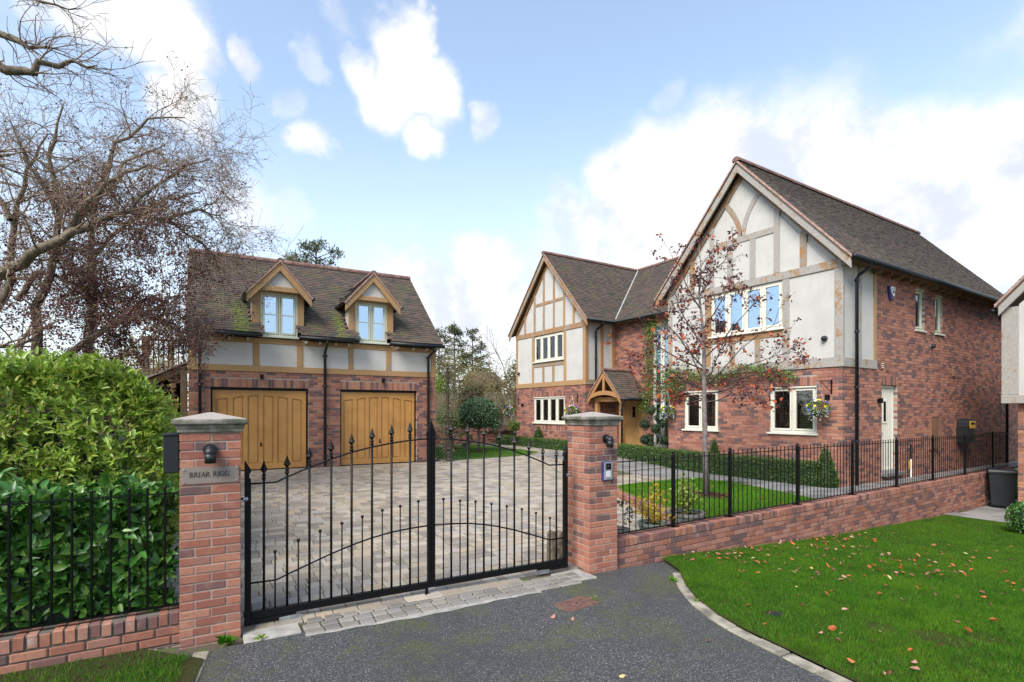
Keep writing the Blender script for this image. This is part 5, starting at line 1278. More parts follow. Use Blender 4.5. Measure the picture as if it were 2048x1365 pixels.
for i, (u, z, lab) in enumerate(((1.83, 3.06, 'brown louvred vent left of the other, above the side door'), (2.12, 3.03, 'plain brown vent cover right of the louvred one'), (6.11, 3.04, 'small vent box alone further along the side wall'))):
    th = fit('wall_vent', lab, 'vent', tuple(FS.p(u, z - .1, 0))); MB().rect(FS, u - .07, u + .07, z - .095, z + .095, 0, .025 + .03 * (i == 2)).build('cover', 'brown_box', th, bevel=.004)
    if i == 0:
        for k in range(3): MB().rect(FS, u - .045, u + .045, z - .065 + k * .05, z - .04 + k * .05, .026, .04).build('louvre', 'sage_paint', th)
def dome_lamp(fr, u, z, lab):
    th = fit('bulkhead_lamp', lab, 'wall light', tuple(fr.p(u, z, 0)), 'round dome lamps on the walls'); MB().tube([fr.p(u, z, 0), fr.p(u, z, .03)], .07, 16).build('base', 'galvanised', th)
    c = fr.p(u, z, .05); MB().sphere(tuple(c), .062, 14, 8).build('hood', 'black_plastic', th, smooth=True)
dome_lamp(FB, yB(6.43), 3.62, 'small grey dome lamp on the plaster at the near corner of the big gable'); dome_lamp(FL, .25, 3.62, 'small grey dome lamp on the plaster of the far left gable'); dome_lamp(FS, 4.64, 3.70, 'small dark dome lamp below the narrow windows on the side wall')
for fr, u, z, lab in ((FS, 1.66, 2.21, 'black box lamp left of the cream side door'), (FB, yB(6.36), 2.28, 'black lamp behind the hanging basket at the near corner'), (FL, .55, 2.23, 'black lamp on the brick of the far left gable')):
    th = fit('wall_lamp', lab, 'wall light', tuple(fr.p(u, z, 0)), 'small black lamps on the house'); MB().rect(fr, u - .04, u + .04, z - .05, z + .05, 0, .02).build('back_plate', 'black_metal', th); MB().tube([fr.p(u, z - .06, .07), fr.p(u, z + .06, .07)], .04, 12).build('lamp_body', 'black_metal', th); MB().rect(fr, u - .012, u + .012, z - .015, z + .015, .02, .05).build('bracket', 'black_metal', th)
th = fit('meter_box', 'brown meter box at waist height on the side wall', 'meter box', tuple(FS.p(4.8, .95, 0))); MB().rect(FS, 4.55, 5.03, .95, 1.80, 0, .05).build('door', 'brown_box', th, bevel=.006); MB().ring(FS, 4.53, 5.05, .93, 1.82, .02, 0, .06).build('frame', 'brown_box', th)
th = fit('grit_bin', 'small dark bin with a yellow hood fixed to the side wall', 'bin', tuple(FS.p(6.55, 1.2, 0)))
MB().rect(FS, 6.33, 6.82, 1.05, 1.50, .0, .28).build('body', 'black_plastic', th, bevel=.02); MB().prism(FS, [(6.33, 1.50), (6.82, 1.50), (6.80, 1.68), (6.72, 1.74), (6.43, 1.74), (6.35, 1.68)], .02, .30).build('hood', 'black_plastic', th, bevel=.01); MB().rect(FS, 6.36, 6.79, 1.47, 1.68, .30, .31).build('front_panel', 'yellow_plastic', th, bevel=.004); MB().rect(FS, 6.42, 6.74, 1.58, 1.63, .31, .314).build('slot', 'screen', th)
th = fit('tap_stand', 'hose pipe tap post with yellow reel and white pipe by the side door', 'tap', (15.75, 5.98, .28))
MB().tube([(15.75, 5.98, .28), (15.75, 5.98, .75)], .022, 8).build('pipe', 'white_plastic', th); MB().tube([(15.75, 5.97, .75), (15.75, 5.97, 1.12)], .03, 8).build('hose_coil', 'black_plastic', th); MB().tube([(15.66, 5.97, .5), (15.66, 5.97, .72)], .02, 8).build('hose_end', 'yellow_plastic', th)
# porch
FP = Fr((13.0, 15.22), -90); th = HOUSE; OP = 'oak_porch'; cP = .78; pa = 3.42; psp = 1.15; phw = .88
PO = thing('porch', (13.4, 14.4, .5), 'open oak porch with a small tiled roof over the front door', 'porch')
for a in (.06, 1.36):
    MB().rect(FP, a, a + .15, .5, 2.30, -.38, -.23).build('post', OP, PO, bevel=.008)
MB().rect(FP, .06, 1.51, 2.30, 2.46, -.40, -.22).build('tie_beam', OP, PO, bevel=.008)
for a in (.0, 1.40): MB().rect(FP, a + .06, a + .21, 2.30, 2.45, -1.38, -.20).build('plate', OP, PO, bevel=.008)
for s in (-1, 1):
    q_ = lambda u, z: (cP + s * u, z); pl = [q_(0, pa), q_(0, pa - .2), q_(phw, pa - .2 - phw * psp), q_(phw, pa - phw * psp)]; MB().prism(FP, pl if s > 0 else pl[::-1], -.06, .0).build('bargeboard', OP, PO, bevel=.008)
    pl = [q_(0, pa + .05), q_(0, pa + .003), q_(phw + .03, pa + .003 - (phw + .03) * psp), q_(phw + .03, pa + .05 - (phw + .03) * psp)]; MB().prism(FP, pl if s > 0 else pl[::-1], -.07, .03).build('verge_mortar', 'verge_clay', PO)
MB().rect(FP, cP - .05, cP + .05, 2.66, 3.22, -.055, -.005).build('king_post', OP, PO, bevel=.005)
pts = [(cP + x, 2.62 - .10 * (x / .62) ** 2) for x in lin(-.66, .66, 9)]; m = MB()
for (a, b) in zip(pts, pts[1:]): m.prism(FP, [(a[0], a[1] - .075), (b[0], b[1] - .075), (b[0], b[1] + .075), (a[0], a[1] + .075)], -.055, -.002)
m.build('arched_tie', OP, PO)
Pp = Pieces()
for s in (-1, 1):
    e = FP.p(cP + s * (phw + .05), pa + .02 - (phw + .05) * psp, .03); r0 = FP.p(cP, pa + .02, .03); e1 = FP.p(cP + s * (phw + .05), pa + .02 - (phw + .05) * psp, -1.38); r1 = FP.p(cP, pa + .02, -1.38)
    roof_slab('roof_deck', [e, e1, r1, r0], PO, 'oak_brown', .03); roof_tiles(Pp, e, FP.n * -1, (FP.u * -s + Vector((0, 0, psp))).normalized(), 1.41, (phw + .05) * math.sqrt(1 + psp ** 2), None)
Pp.build('roof_tile', 'roof_tile', PO, 300, ch=(.03, .03, .2), moss=True)
ridge(PO, FP.p(cP, pa + .03, .04), FP.p(cP, pa + .03, -1.38), .09, step=.35)
gutter(PO, [FP.p(cP + phw + .09, 2.38, .02), FP.p(cP + phw + .09, 2.38, -1.38)], .045); downpipe(PO, FP.p(cP + phw + .09, 2.36, -.10), (.0, .12, 0), .5, r=.034, brackets=(1.98,))
MB().box(12.75, 14.39, 13.7, 15.3, .25, .5).build('porch_step', 'slab', PO, bevel=.01)
# low rear extension with coping
EX = thing('rear_extension', (25, 6.3, 0), 'low brick wing with a flat stone coping at the back of the house', 'outbuilding')
FE = Fr((22.92, 6.15), 0); P = Pieces(); wall_bricks(P, FE, 4.2, BZ0, 3.86, ()); P.build('brick', 'brick', EX, 0); MB().rect(FE, 0, 4.2, 0, 3.86, -3, -.009).build('wall', 'mortar', EX); MB().rect(FE, -.0, 4.25, 3.865, 3.97, -.3, .05).build('coping', 'concrete', EX, bevel=.01)

# ================================================================== NEIGHBOUR'S GABLE (right edge)
NX, NY = 17.7, 4.44; FN = Fr((NX, NY), -90)
NB = thing('neighbouring_house', (NX, NY, -.6), 'corner of the next house at the right edge, timber frame over brick', 'house')
P = Pieces(); wall_bricks(P, FN, 5.0, -.75 - .01, 2.13, ()); 
FN2 = Fr((NX + 6, NY), 180); wall_bricks(P, FN2, 6.0, -.76, 2.13, (), par=1, trim=(0, .1125)); P.build('brick', 'brick_garage', NB, 200, ch=(.02, .03, .05))
m = MB().rect(FN, .01, 5, -.9, 2.2, -.25, -.009); m.rect(FN2, 0, 5.99, -.9, 4.4, -.25, -.009); m.build('wall', 'mortar', NB)
MB().rect(FN, -.27, 5.0, 2.15, 2.36, -.2, .20).build('timber_beam', 'oak_silver', NB, bevel=.01); MB().rect(FN, -.27, .06, 2.361, 4.55, -.2, .18).build('timber_post', 'oak_silver', NB, bevel=.01)
MB().prism(FN, [(.06, 2.361), (5, 2.361), (5, 7.0), (2.6, 7.0), (.06, 4.6)], -.2, .15).build('plaster_panel', 'plaster', NB)
sp_ = 1.12
MB().prism(FN, [(-.30, 4.34), (2.6, 4.34 + 2.9 * sp_), (2.6, 4.62 + 2.9 * sp_), (-.30, 4.62)], .25, .30).build('bargeboard', 'oak_silver', NB, bevel=.01)
MB().prism(FN, [(-.36, 4.56), (2.6, 4.62 + 2.9 * sp_), (2.6, 4.70 + 2.9 * sp_), (-.36, 4.64)], .22, .34).build('verge_mortar', 'verge_clay', NB)
roof_slab('roof_slope', [FN.p(-.36, 4.60, .31), FN.p(-.36, 4.60, -6), FN.p(2.6, 4.60 + 2.96 * sp_, -6), FN.p(2.6, 4.60 + 2.96 * sp_, .31)], NB, 'roof_tile', .06)
P = Pieces(); roof_tiles(P, FN.p(-.36, 4.62, .33), FN.n * -1, (FN.u + Vector((0, 0, sp_))).normalized(), 6.2, 2.95 * 1.5, None); P.build('roof_tile', 'roof_tile', NB, 60, ch=(.03, .03, .2), moss=True)
gutter(NB, [FN.p(-.42, 4.50, .26), FN.p(-.42, 4.50, -6)], .055); downpipe(NB, FN.p(-.42, 4.46, -.3), FN.u * .12 , 2.4, r=.035)
# wheelie bin
c = PX(2009, 1016, 14.0); bx, by, bz = c.x, c.y, gout(c.x) + .02; FW_ = Fr((bx - .2, by + .28), -72)
th = thing('wheelie_bin', (bx, by, bz), 'black two-wheeled rubbish bin between the wall and the next house', 'bin')
def tbox(w0, d0, z0, w1, d1, z1, name, mat, off=0, bev=.012):
    V = [FW_.p(.29 + x * w, bz + z, -.3 + y * d_ + off) for (w, d_, z) in ((w0, d0, z0), (w1, d1, z1)) for x, y in ((-.5, -.5), (.5, -.5), (.5, .5), (-.5, .5))]
    return MB().addv(V, [(0, 3, 2, 1), (4, 5, 6, 7), (0, 1, 5, 4), (1, 2, 6, 5), (2, 3, 7, 6), (3, 0, 4, 7)]).build(name, mat, th, bevel=bev)
tbox(.46, .50, .10, .57, .66, .98, 'body', 'black_plastic'); tbox(.60, .72, .985, .58, .68, 1.05, 'lid', 'black_plastic'); tbox(.60, .70, .94, .61, .71, .98, 'rim', 'black_plastic', bev=.004)
for s in (-.27, .27): MB().tube([FW_.p(.29 + s - .03, bz + .10, -.52), FW_.p(.29 + s + .03, bz + .10, -.52)], .10, 16).build('wheel', 'black_plastic', th)
MB().tube([FW_.p(.05, bz + .99, -.68), FW_.p(.53, bz + .99, -.68)], .016, 8).build('handle', 'black_plastic', th)
# slabs under the bin
P = Pieces(); pav = grid_sheet('pavement', [[(x, y) for x in lin(15.7, 22, 6)] for y in (2.6 , 3.4, 4.4, 5.3)], lambda x, y: gout(x) + .036, 'joint_sand')
x = 15.75
while x < 21:
    y = 2.7 + rng.uniform(0, .1) + max(0, 1.2 - (x - 15.7) * .8)
    while y < 5.1:
        l = rng.choice((.45, .6)); P.add((x + .3, y + l / 2, gout(x + .3) + .022), np.array(Matrix.Rotation(.04, 3, 'Y')), (.59, l - .012, .05)); y += l
    x += .6
P.build('paving_slab', 'slab', pav, 60, ch=(.01, .015, .05))
# ================================================================== GRASS
def blades(name, pts, h, wd, mat, label, lean=.45):
    pts = np.asarray(pts); n = len(pts); d = np.stack([nr.normal(0, lean, n), nr.normal(0, lean, n), np.ones(n)], 1); nn = rdir(n); nn[:, 2] *= .2
    hh = h * nr.uniform(.45, 1.25, n)
    o = leaf_cloud(name, pts, d, nn, hh, mat, None, (TRI, TRIF), width=wd / h); o['kind'] = 'stuff'; o['label'] = label; o['category'] = 'grass'; return o
def vis(x, y): 
    dep = x * FW[0] + y * FW[1]; lat = x * RT[0] + y * RT[1]; return dep > .8 and abs(lat / dep) < 1.06
pts = []
# right verge: thick near the camera, thinner far away
while len(pts) < 260000:
    X = nr.uniform(3.9, 20, 60000); Y = nr.uniform(-2.5, 5.25, 60000); dep = X * FW[0] + Y * FW[1]; lat = X * RT[0] + Y * RT[1]
    kk = np.interp(Y, [p[1] for p in KOs], [p[0] for p in KOs]) + .14
    bw = 5.088 + (X - 4.755) * .0157 - .03
    ok = (X > kk) & (Y < bw) & (lat / dep < 1.03) & (nr.random(60000) < np.clip((6.5 / dep) ** 1.6, 0, 1)) & ~((X > 15.65) & (Y > 2.7 + np.clip(1.2 - (X - 15.7) * .8, 0, 2)))
    # worn bare spots
    for (cx, cy, r) in ((5.75, 1.95, .22), (6.15, 1.75, .16), (5.55, 2.35, .12)): ok &= ~(((X - cx) ** 2 + (Y - cy) ** 2 < r * r) & (nr.random(60000) < .85))
    ok &= ~(((X - 4.955) ** 2 + (Y - 3.03) ** 2) < .08 ** 2)
    X, Y = X[ok], Y[ok]; pts += list(zip(X, Y, np.interp(X, [g[0] for g in GO], [g[1] for g in GO]) + .022))
blades('verge_grass', pts[:260000], .047, .0055, 'grass_blade', 'bright green grass of the right-hand verge')
pts = []
while len(pts) < 46000:
    Y = nr.uniform(2.6, 5.25, 20000); X = nr.uniform(-3.5, .2, 20000); k = np.interp(Y, [p[1] for p in reversed(LK)], [p[0] for p in reversed(LK)])
    nse = np.sin(X * 7 + Y * 3) + np.sin(X * 3.1 - Y * 9)
    ok = (X < k - .14) & ((Y < 4.95) | (nr.random(20000) < .25)) & ((nse > -1.2) | (nr.random(20000) < .5)); pts += [(x, y, gout(x) + .02) for x, y in zip(X[ok], Y[ok])]
blades('verge_grass', pts[:46000], .06, .006, 'grass_blade', 'rough grass of the left-hand verge below the low wall')
def fill(poly, n, z):
    xs = [p[0] for p in poly]; ys = [p[1] for p in poly]; out = []
    while len(out) < n:
        x = rng.uniform(min(xs), max(xs)); y = rng.uniform(min(ys), max(ys))
        if inside((x, y), poly): out.append((x, y, z))
    return out
blades('lawn_grass', fill(LAWN_A, 26000, .273), .045, .010, 'lawn_blade', 'short lawn round the small purple tree')
blades('lawn_grass', fill(LAWN_B, 26000, .443), .05, .018, 'lawn_blade', 'short lawn round the clipped ball tree')
# weeds along wall foot and kerbs
def weed(x, y, z, r, n, label, mat='lime_leaf', s=.05):
    d = rdir(n, .6); p = np.array([[x, y, z]]) + d * r * .25 * np.array([1, 1, .3]); p[:, 2] = np.maximum(p[:, 2], z)
    o = leaf_cloud('weed', p, d, rdir(n, 1), s * nr.uniform(.6, 1.2, n), mat, None, width=1.3); o['kind'] = 'x'; del o['kind']; return tag(o, label, 'weed')
for px, py, s, lab in ((1345, 1150, .05, 'small weed where the kerb meets the brick wall'), (1392, 1193, .03, 'tiny weed in the bend of the curved kerb'), (1188, 1191, .03, 'tiny weed at the far corner of the iron cover'),
                       (520, 1275, .045, 'small weed beside the left gate cover plate'), (455, 1283, .09, 'grassy weed tuft at the foot of the name-plate pillar'), (125, 1308, .06, 'leafy weed under the low wall, second from the left'), (35, 1322, .05, 'leafy weed under the low wall, leftmost'), (160, 1318, .055, 'pale rosette weed in the left verge'), (245, 1290, .045, 'small green weed below the middle of the low wall')):
    q = PZ(px, py, 0.02); weed(q.x, q.y, gout(q.x) + .02, .08, 16, lab, 'lime_leaf' if s < .05 else 'grass_blade', s)

# fallen leaves
LT = np.array([(0, 0, 0), (.26, .25, .10), (.24, .65, .14), (0, 1, .02), (-.24, .65, .10), (-.26, .25, .16), (0, .5, -.02)])
lm = {}
for mt in ('fallen_orange', 'fallen_brown', 'fallen_pink', 'fallen_yellow'):
    for v_ in range(3):
        t_ = LT.copy(); t_[:, 2] *= (1, 1.8, -1.2)[v_]; t_[:, 0] *= (1, .7, 1.1)[v_]; me = bpy.data.meshes.new('fallen_leaf'); me.from_pydata(t_.tolist(), [], LEAFF.tolist()); me.materials.append(MATS[mt]); lm[(mt, v_)] = me
names = {'fallen_orange': 'orange fallen leaf lying on the right-hand grass', 'fallen_brown': 'dark red-brown fallen leaf lying on the right-hand grass', 'fallen_pink': 'pale pinkish fallen leaf lying on the right-hand grass', 'fallen_yellow': 'yellow fallen leaf lying on the right-hand grass'}
def fleaf(x, y, z, mt, s, lab=None, grp=None):
    o = bpy.data.objects.new('fallen_leaf', lm[(mt, rng.randrange(3))]); COL.objects.link(o); o.location = (x, y, z); o.rotation_euler = (rng.gauss(0, .35), rng.gauss(0, .35), rng.uniform(0, 6.28)); o.scale = (s, s, s)
    tag(o, lab or names[mt], 'fallen leaf', grp or ('fallen leaves, ' + mt.split('_')[1]))
n = 0
def PXY(X, Y):
    d = X * FW[0] + Y * FW[1]; return 1024 + 1060 * (X * RT[0] + Y * RT[1]) / d, 822 - 1060 * (gout(X) + .05 - CAMH) / d
def onverge(q): return q.x > kx(q.y) + .15 and q.y < 5.02 + (q.x - 4.755) * .0157
while n < 285:
    # dense drift from the tree towards the right, thinning towards the camera
    if rng.random() < .75: px = rng.gauss(1730, 180); py = rng.gauss(1118, 36) + (px - 1700) * .09
    else: px = rng.uniform(1390, 2040); py = rng.uniform(1085, 1350)
    if n > 185:
        t_ = rng.uniform(5.8, 11.2); pw = PXY(t_, 5.088 + (t_ - 4.755) * .0157 - abs(rng.gauss(0, .42)) - .05); px, py = pw
    if not (1350 < px < 2047 and 1040 < py < 1364): continue
    q = PZ(px, py, -.2)
    for _ in range(3): q = PZ(px, py, gout(q.x) + .05)
    if not onverge(q): continue
    wall_d = 5.088 + (q.x - 4.755) * .0157 - q.y; wh = 'lying on the grass close under the brick wall' if wall_d < .55 else 'on the grass near the curved kerb' if q.x < kx(q.y) + 1.1 else 'at the bottom right of the grass, nearest the viewer' if q.y < 2.0 else 'on the far right part of the grass towards the bin' if q.x > 9.5 else 'on the open middle of the right-hand grass'
    mt = rng.choices(('fallen_orange', 'fallen_brown', 'fallen_pink', 'fallen_yellow'), (.27, .43, .24, .06))[0]
    fleaf(q.x, q.y, gout(q.x) + .072, mt, rng.uniform(.042, .078) * (1.15 if mt == 'fallen_orange' else 1), lab=names[mt].replace('lying on the right-hand grass', wh), grp='fallen leaves, %s, %s' % (mt.split('_')[1], wh)); n += 1
for i in range(18):
    px = rng.uniform(1420, 1600); py = rng.uniform(945, 1010); q = PZ(px, py, .29)
    if inside((q.x, q.y), LAWN_A): fleaf(q.x, q.y, .31, 'fallen_orange', rng.uniform(.05, .07), 'orange fallen leaf on the inner lawn behind the railing', 'fallen leaves on the inner lawn')
for px, py, mt, lab in ((1102, 1233, 'fallen_pink', 'large pale leaf on the tarmac just left of the iron cover'), (1145, 1237, 'fallen_pink', 'small pale leaf on the tarmac below the iron cover'), (697, 1244, 'fallen_brown', 'small red leaf on the threshold setts, left half'), (1413, 1277, 'fallen_brown', 'small red leaf on the tarmac near the curved kerb'), (1130, 1160, 'fallen_brown', 'red leaf on the right gate cover plate'), (1237, 1348, 'fallen_yellow', 'tiny yellowish leaf on the tarmac at the bottom of the picture'), (550, 1257, 'fallen_brown', 'red leaf scrap on the left gate cover plate')):
    q = PZ(px, py, .0); fleaf(q.x, q.y, gout(q.x) + .012, mt, .055 if py != 1233 else .075, lab, 'stray leaves on the tarmac')

# iron covers
q = PZ(1153, 1208, -.035); zc = gout(q.x)
th = thing('manhole_cover', (q.x, q.y, zc), 'rusty ribbed iron cover set in the tarmac in front of the gate', 'manhole cover')
F_ = Fr((q.x, q.y), 6)
def octo(r, s, c): return [(-r, -s + c), (-r + c, -s), (r - c, -s), (r, -s + c), (r, s - c), (r - c, s), (-r + c, s), (-r, s - c)]
def flat(fr, poly, z0, z1, mb):
    V = [fr.p(u, z0, -v_) for u, v_ in poly] + [fr.p(u, z1, -v_) for u, v_ in poly]; n_ = len(poly); mb.addv(V, [tuple(range(n_ - 1, -1, -1)), tuple(range(n_, 2 * n_))] + [(i, (i + 1) % n_, n_ + (i + 1) % n_, n_ + i) for i in range(n_)]); return mb
flat(F_, octo(.235, .135, .05), zc - .02, zc + .004, MB()).build('frame', 'rusty_iron', th)
flat(F_, octo(.215, .118, .045), zc, zc + .008, MB()).build('lid', 'rusty_iron', th)
m = MB()
for i in range(13):
    for j in range(6):
        u = -.19 + i * .0315; v_ = -.095 + j * .036
        if abs(u) + abs(v_) < .26: flat(F_, [(u - .011, v_ - .005), (u + .011, v_ - .005), (u + .011, v_ + .005), (u - .011, v_ + .005)], zc + .007, zc + .012, m)
tag(m.build('tread_stud', 'rusty_iron', th), kind='stuff'); flat(F_, [(-.015, -.008), (.015, -.008), (.015, .008), (-.015, .008)], zc + .008, zc + .0125, MB()).build('key_hole', 'screen', th)
m = MB().lathe((4.955, 3.03, gout(4.955) + .02), [(.072, 0), (.072, .018), (.05, .022), (.001, .022)], 20); tag(m.build('drain_cap', 'black_plastic'), 'round dark cap sunk in the grass beside the curved kerb', 'drain cap')

# ================================================================== HEDGES OF THE LEFT SIDE
def box_surface(n, x0, x1, y0, y1, z0, z1, faces, jit=.08):
    """random points with outward normals on chosen faces of a box with softly bulging surface"""
    A_ = {'-y': (x1 - x0) * (z1 - z0), '+y': (x1 - x0) * (z1 - z0), 'top': (x1 - x0) * (y1 - y0), '+x': (y1 - y0) * (z1 - z0), '-x': (y1 - y0) * (z1 - z0)}
    tot = sum(A_[f_] for f_ in faces); P_ = []; Nn = []
    for f_ in faces:
        k = int(n * A_[f_] / tot); X = nr.uniform(x0, x1, k); Y = nr.uniform(y0, y1, k); Z = nr.uniform(z0, z1, k)
        nn = {'-y': (0, -1, .25), '+y': (0, 1, .25), 'top': (0, 0, 1), '+x': (1, 0, .25), '-x': (-1, 0, .25)}[f_]
        if f_ == '-y': Y[:] = y0
        if f_ == '+y': Y[:] = y1
        if f_ == '+x': X[:] = x1
        if f_ == '-x': X[:] = x0
        if f_ == 'top': Z[:] = z1
        P_.append(np.stack([X, Y, Z], 1)); Nn.append(np.repeat([nn], k, 0))
    P_ = np.concatenate(P_); Nn = np.concatenate(Nn).astype(float)
    b = np.sin(P_[:, 0] * 2.3 + P_[:, 2] * 1.9) * np.sin(P_[:, 1] * 2.1 + P_[:, 2] * 2.7 + 1) * jit + nr.normal(0, jit * .7, len(P_)) - abs(nr.normal(0, jit, len(P_)))
    return P_ + Nn * b[:, None], Nn
def rosettes(P_, Nn, per, size, open_=1.0):
    """clusters of leaves radiating from shoot tips that point outwards"""
    n = len(P_); ax = Nn + nr.normal(0, .45, Nn.shape) + np.array([0, 0, .35]); ax /= np.linalg.norm(ax, axis=1, keepdims=True)
    pos_ = []; d = []; nn = []; sz = []
    for k in range(per):
        r = nr.normal(0, 1, (n, 3)); r -= (r * ax).sum(1, keepdims=True) * ax; r /= np.linalg.norm(r, axis=1, keepdims=True)
        t = open_ * nr.uniform(.55, 1.1, n)[:, None]; dd = ax * (1 - .45 * t) + r * t; pos_.append(P_ + nr.normal(0, size * .12, (n, 3)) - ax * nr.uniform(0, size * .7, (n, 1))); d.append(dd); nn.append(ax + r * -.2); sz.append(size * nr.uniform(.65, 1.2, n))
    return np.concatenate(pos_), np.concatenate(d), np.concatenate(nn), np.concatenate(sz)
H1 = thing('laurel_hedge', (-1.6, 5.9, .0), 'dense laurel hedge with large dark glossy leaves behind the left railing', 'hedge')
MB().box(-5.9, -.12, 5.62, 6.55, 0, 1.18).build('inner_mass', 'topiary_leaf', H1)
Pn, Nn = box_surface(2300, -2.6, -.06, 5.50, 6.4, .30, 1.27, ('-y', 'top')); Pm, Nm = box_surface(350, -6, -2.6, 5.50, 6.4, .30, 1.27, ('-y', 'top')); Pn = np.concatenate([Pn, Pm]); Nn = np.concatenate([Nn, Nm])
a, b, c, s_ = rosettes(Pn, Nn, 5, .118); leaf_cloud('foliage', a, b, c, s_, 'laurel_leaf', H1, n_ind=300, width=.88)
H2 = thing('photinia_hedge', (-1.2, 8.5, 0), 'tall light green hedge with red stems rising behind the laurel', 'hedge')
# mounded hedge: an ellipsoidal row running back along the drive
def mound_pts(n):
    out = []; nn = []
    for i in range(n):
        y = 6.75 + 5.6 * rng.random() ** 1.35; t = rng.uniform(-.42, 1.0) * math.pi * .62; zc_ = .9; top = 2.36 - .10 * math.sin(y * 1.7) - max(0, (y - 9.6)) * .11
        rx = 1.15; xc = -1.22 + .02 * (y - 6.5)
        # cross-section: superellipse
        ca = math.cos(t); sa = math.sin(t); e = .6; X = xc + rx * math.copysign(abs(ca) ** e, ca); Z = zc_ + (top - zc_) * math.copysign(abs(sa) ** e, sa) if sa > 0 else zc_ * (1 - abs(sa))
        nv = Vector((ca, 0, max(sa, -.2) + .15))
        out.append((X, y, max(.1, Z))); nn.append(nv.normalized())
    for i in range(int(n * .85)):
        X = rng.uniform(-4.2, -.12); e = max(0, -.45 - X) ; top = 2.42 + .06 * math.sin(X * 3) - max(0, X + .75) * .45; Z = rng.uniform(.9, top); y = 6.72 + .25 * (Z / top) ** 3; out.append((X, y, Z)); nn.append(Vector((0, -1, .35)).normalized())
    for i in range(int(n * .45)):
        X = rng.uniform(-4.2, -.2); y = rng.uniform(6.9, 9); out.append((X, y, 2.42 + .06 * math.sin(X * 3) - max(0, X + .75) * .45)); nn.append(Vector((0, -.3, 1)).normalized())
    P_ = np.array(out); Nn = np.array([tuple(v_) for v_ in nn]); b = np.sin(P_[:, 0] * 3.3 + P_[:, 1] * 2.4) * .07 + nr.normal(0, .06, len(P_)) - abs(nr.normal(0, .06, len(P_))); return P_ + Nn * b[:, None], Nn
Pn, Nn = mound_pts(3300); a, b, c, s_ = rosettes(Pn, Nn, 6, .088, .85); leaf_cloud('foliage', a, b, c, s_, 'photinia_leaf', H2, n_ind=300, width=.68)
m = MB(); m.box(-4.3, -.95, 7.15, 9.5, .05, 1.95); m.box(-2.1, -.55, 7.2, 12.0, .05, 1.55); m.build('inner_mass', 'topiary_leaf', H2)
polys = []
for i in range(90):
    p_ = Vector((rng.uniform(-3.4, -.3), 6.95, rng.uniform(.5, 1.6))); polys.append(([p_, p_ + Vector((rng.gauss(0, .1), -.10, .25)), p_ + Vector((rng.gauss(0, .2), -.22, .5))], [.008, .006, .003]))
poly_tubes('stem', polys, 'bark_dark', H2)

# ================================================================== BOX HEDGES, CONES, BALL TREE, TOPIARY
def low_hedge(label, pts, w_, z0, z1, n, size=.03):
    th = thing('box_hedge', (pts[0][0], pts[0][1], z0), label, 'hedge', 'clipped box hedges along the house front'); P_ = []; Nn = []
    m = MB()
    for (a, b) in zip(pts, pts[1:]):
        A_ = Vector((a[0], a[1], 0)); B_ = Vector((b[0], b[1], 0)); d = (B_ - A_); L_ = d.length; d.normalize(); q = Vector((d.y, -d.x, 0)); k = int(n * L_)
        for i in range(k):
            s = rng.uniform(0, L_); f_ = rng.random(); h = z1 - z0
            wf = w_ / (2 * h + w_)
            if f_ < wf: p_ = A_ + d * s + q * rng.uniform(-w_ / 2, w_ / 2); p_.z = z1; nv = Vector((0, 0, 1))
            else:
                sg = 1 if f_ < wf + (1 - wf) / 2 else -1; p_ = A_ + d * s + q * sg * w_ / 2; p_.z = rng.uniform(z0, z1); nv = q * sg
            P_.append(tuple(p_ + nv * rng.gauss(0, .014))); Nn.append(tuple(nv))
        vs = [A_ - q * (w_ / 2 - .03), B_ - q * (w_ / 2 - .03), B_ + q * (w_ / 2 - .03), A_ + q * (w_ / 2 - .03)]
        V = [(v_.x, v_.y, z0) for v_ in vs] + [(v_.x, v_.y, z1 - .03) for v_ in vs]; m.addv(V, [(0, 3, 2, 1), (4, 5, 6, 7), (0, 1, 5, 4), (1, 2, 6, 5), (2, 3, 7, 6), (3, 0, 4, 7)])
    m.build('inner_mass', 'topiary_leaf', th); P_ = np.array(P_); Nn = np.array(Nn); N_ = len(P_)
    leaf_cloud('foliage', P_, Nn + rdir(N_) * .9, rdir(N_), size * nr.uniform(.7, 1.3, N_), 'box_leaf', th, (DIA, DIAF), width=1.2); return th
low_hedge('long clipped box hedge in front of the big gable, right of the pillar', [(12.10, 6.35), (12.18, 9.6), (13.0, 13.6)], .36, .26, .80, 3200)
low_hedge('short clipped box hedge in front of the far left gable', [(12.45, 15.6), (12.5, 20.9)], .40, .30, .82, 2200, .035)
def cone(x, y, z, r, h, label, n=1500, size=.035):
    th = thing('clipped_cone', (x, y, z), label, 'shrub', 'clipped cone shrubs against the house'); t = nr.random(n); t = 1 - np.sqrt(t * .999); a = nr.uniform(0, 2 * np.pi, n); rr_ = r * (1 - t) ** .9 * (1 + nr.normal(0, .05, n)); prof = rr_ * (np.where(t < .12, .75 + t * 2, 1))
    P_ = np.stack([x + prof * np.cos(a), y + prof * np.sin(a), z + .03 + h * t], 1); Nn = np.stack([np.cos(a), np.sin(a), np.full(n, .4)], 1)
    MB().lathe((x, y, z), [(r * .7, 0), (r * .88, h * .12), (r * .45, h * .5), (.01, h * .93)], 10).build('inner_mass', 'topiary_leaf', th)
    leaf_cloud('foliage', P_, Nn + rdir(n) * .8, rdir(n), size * nr.uniform(.7, 1.3, n), 'box_leaf', th, (DIA, DIAF), width=1.2)
cone(12.14, 6.22, .27, .26, .93, 'large clipped cone at the near end of the long box hedge', 3500)
cone(12.33, 9.25, .5, .16, .72, 'clipped cone behind the long hedge beside the tree trunk', 1600); cone(12.72, 18.1, .6, .24, .72, 'clipped cone in front of the far left gable window', 1600, .045)
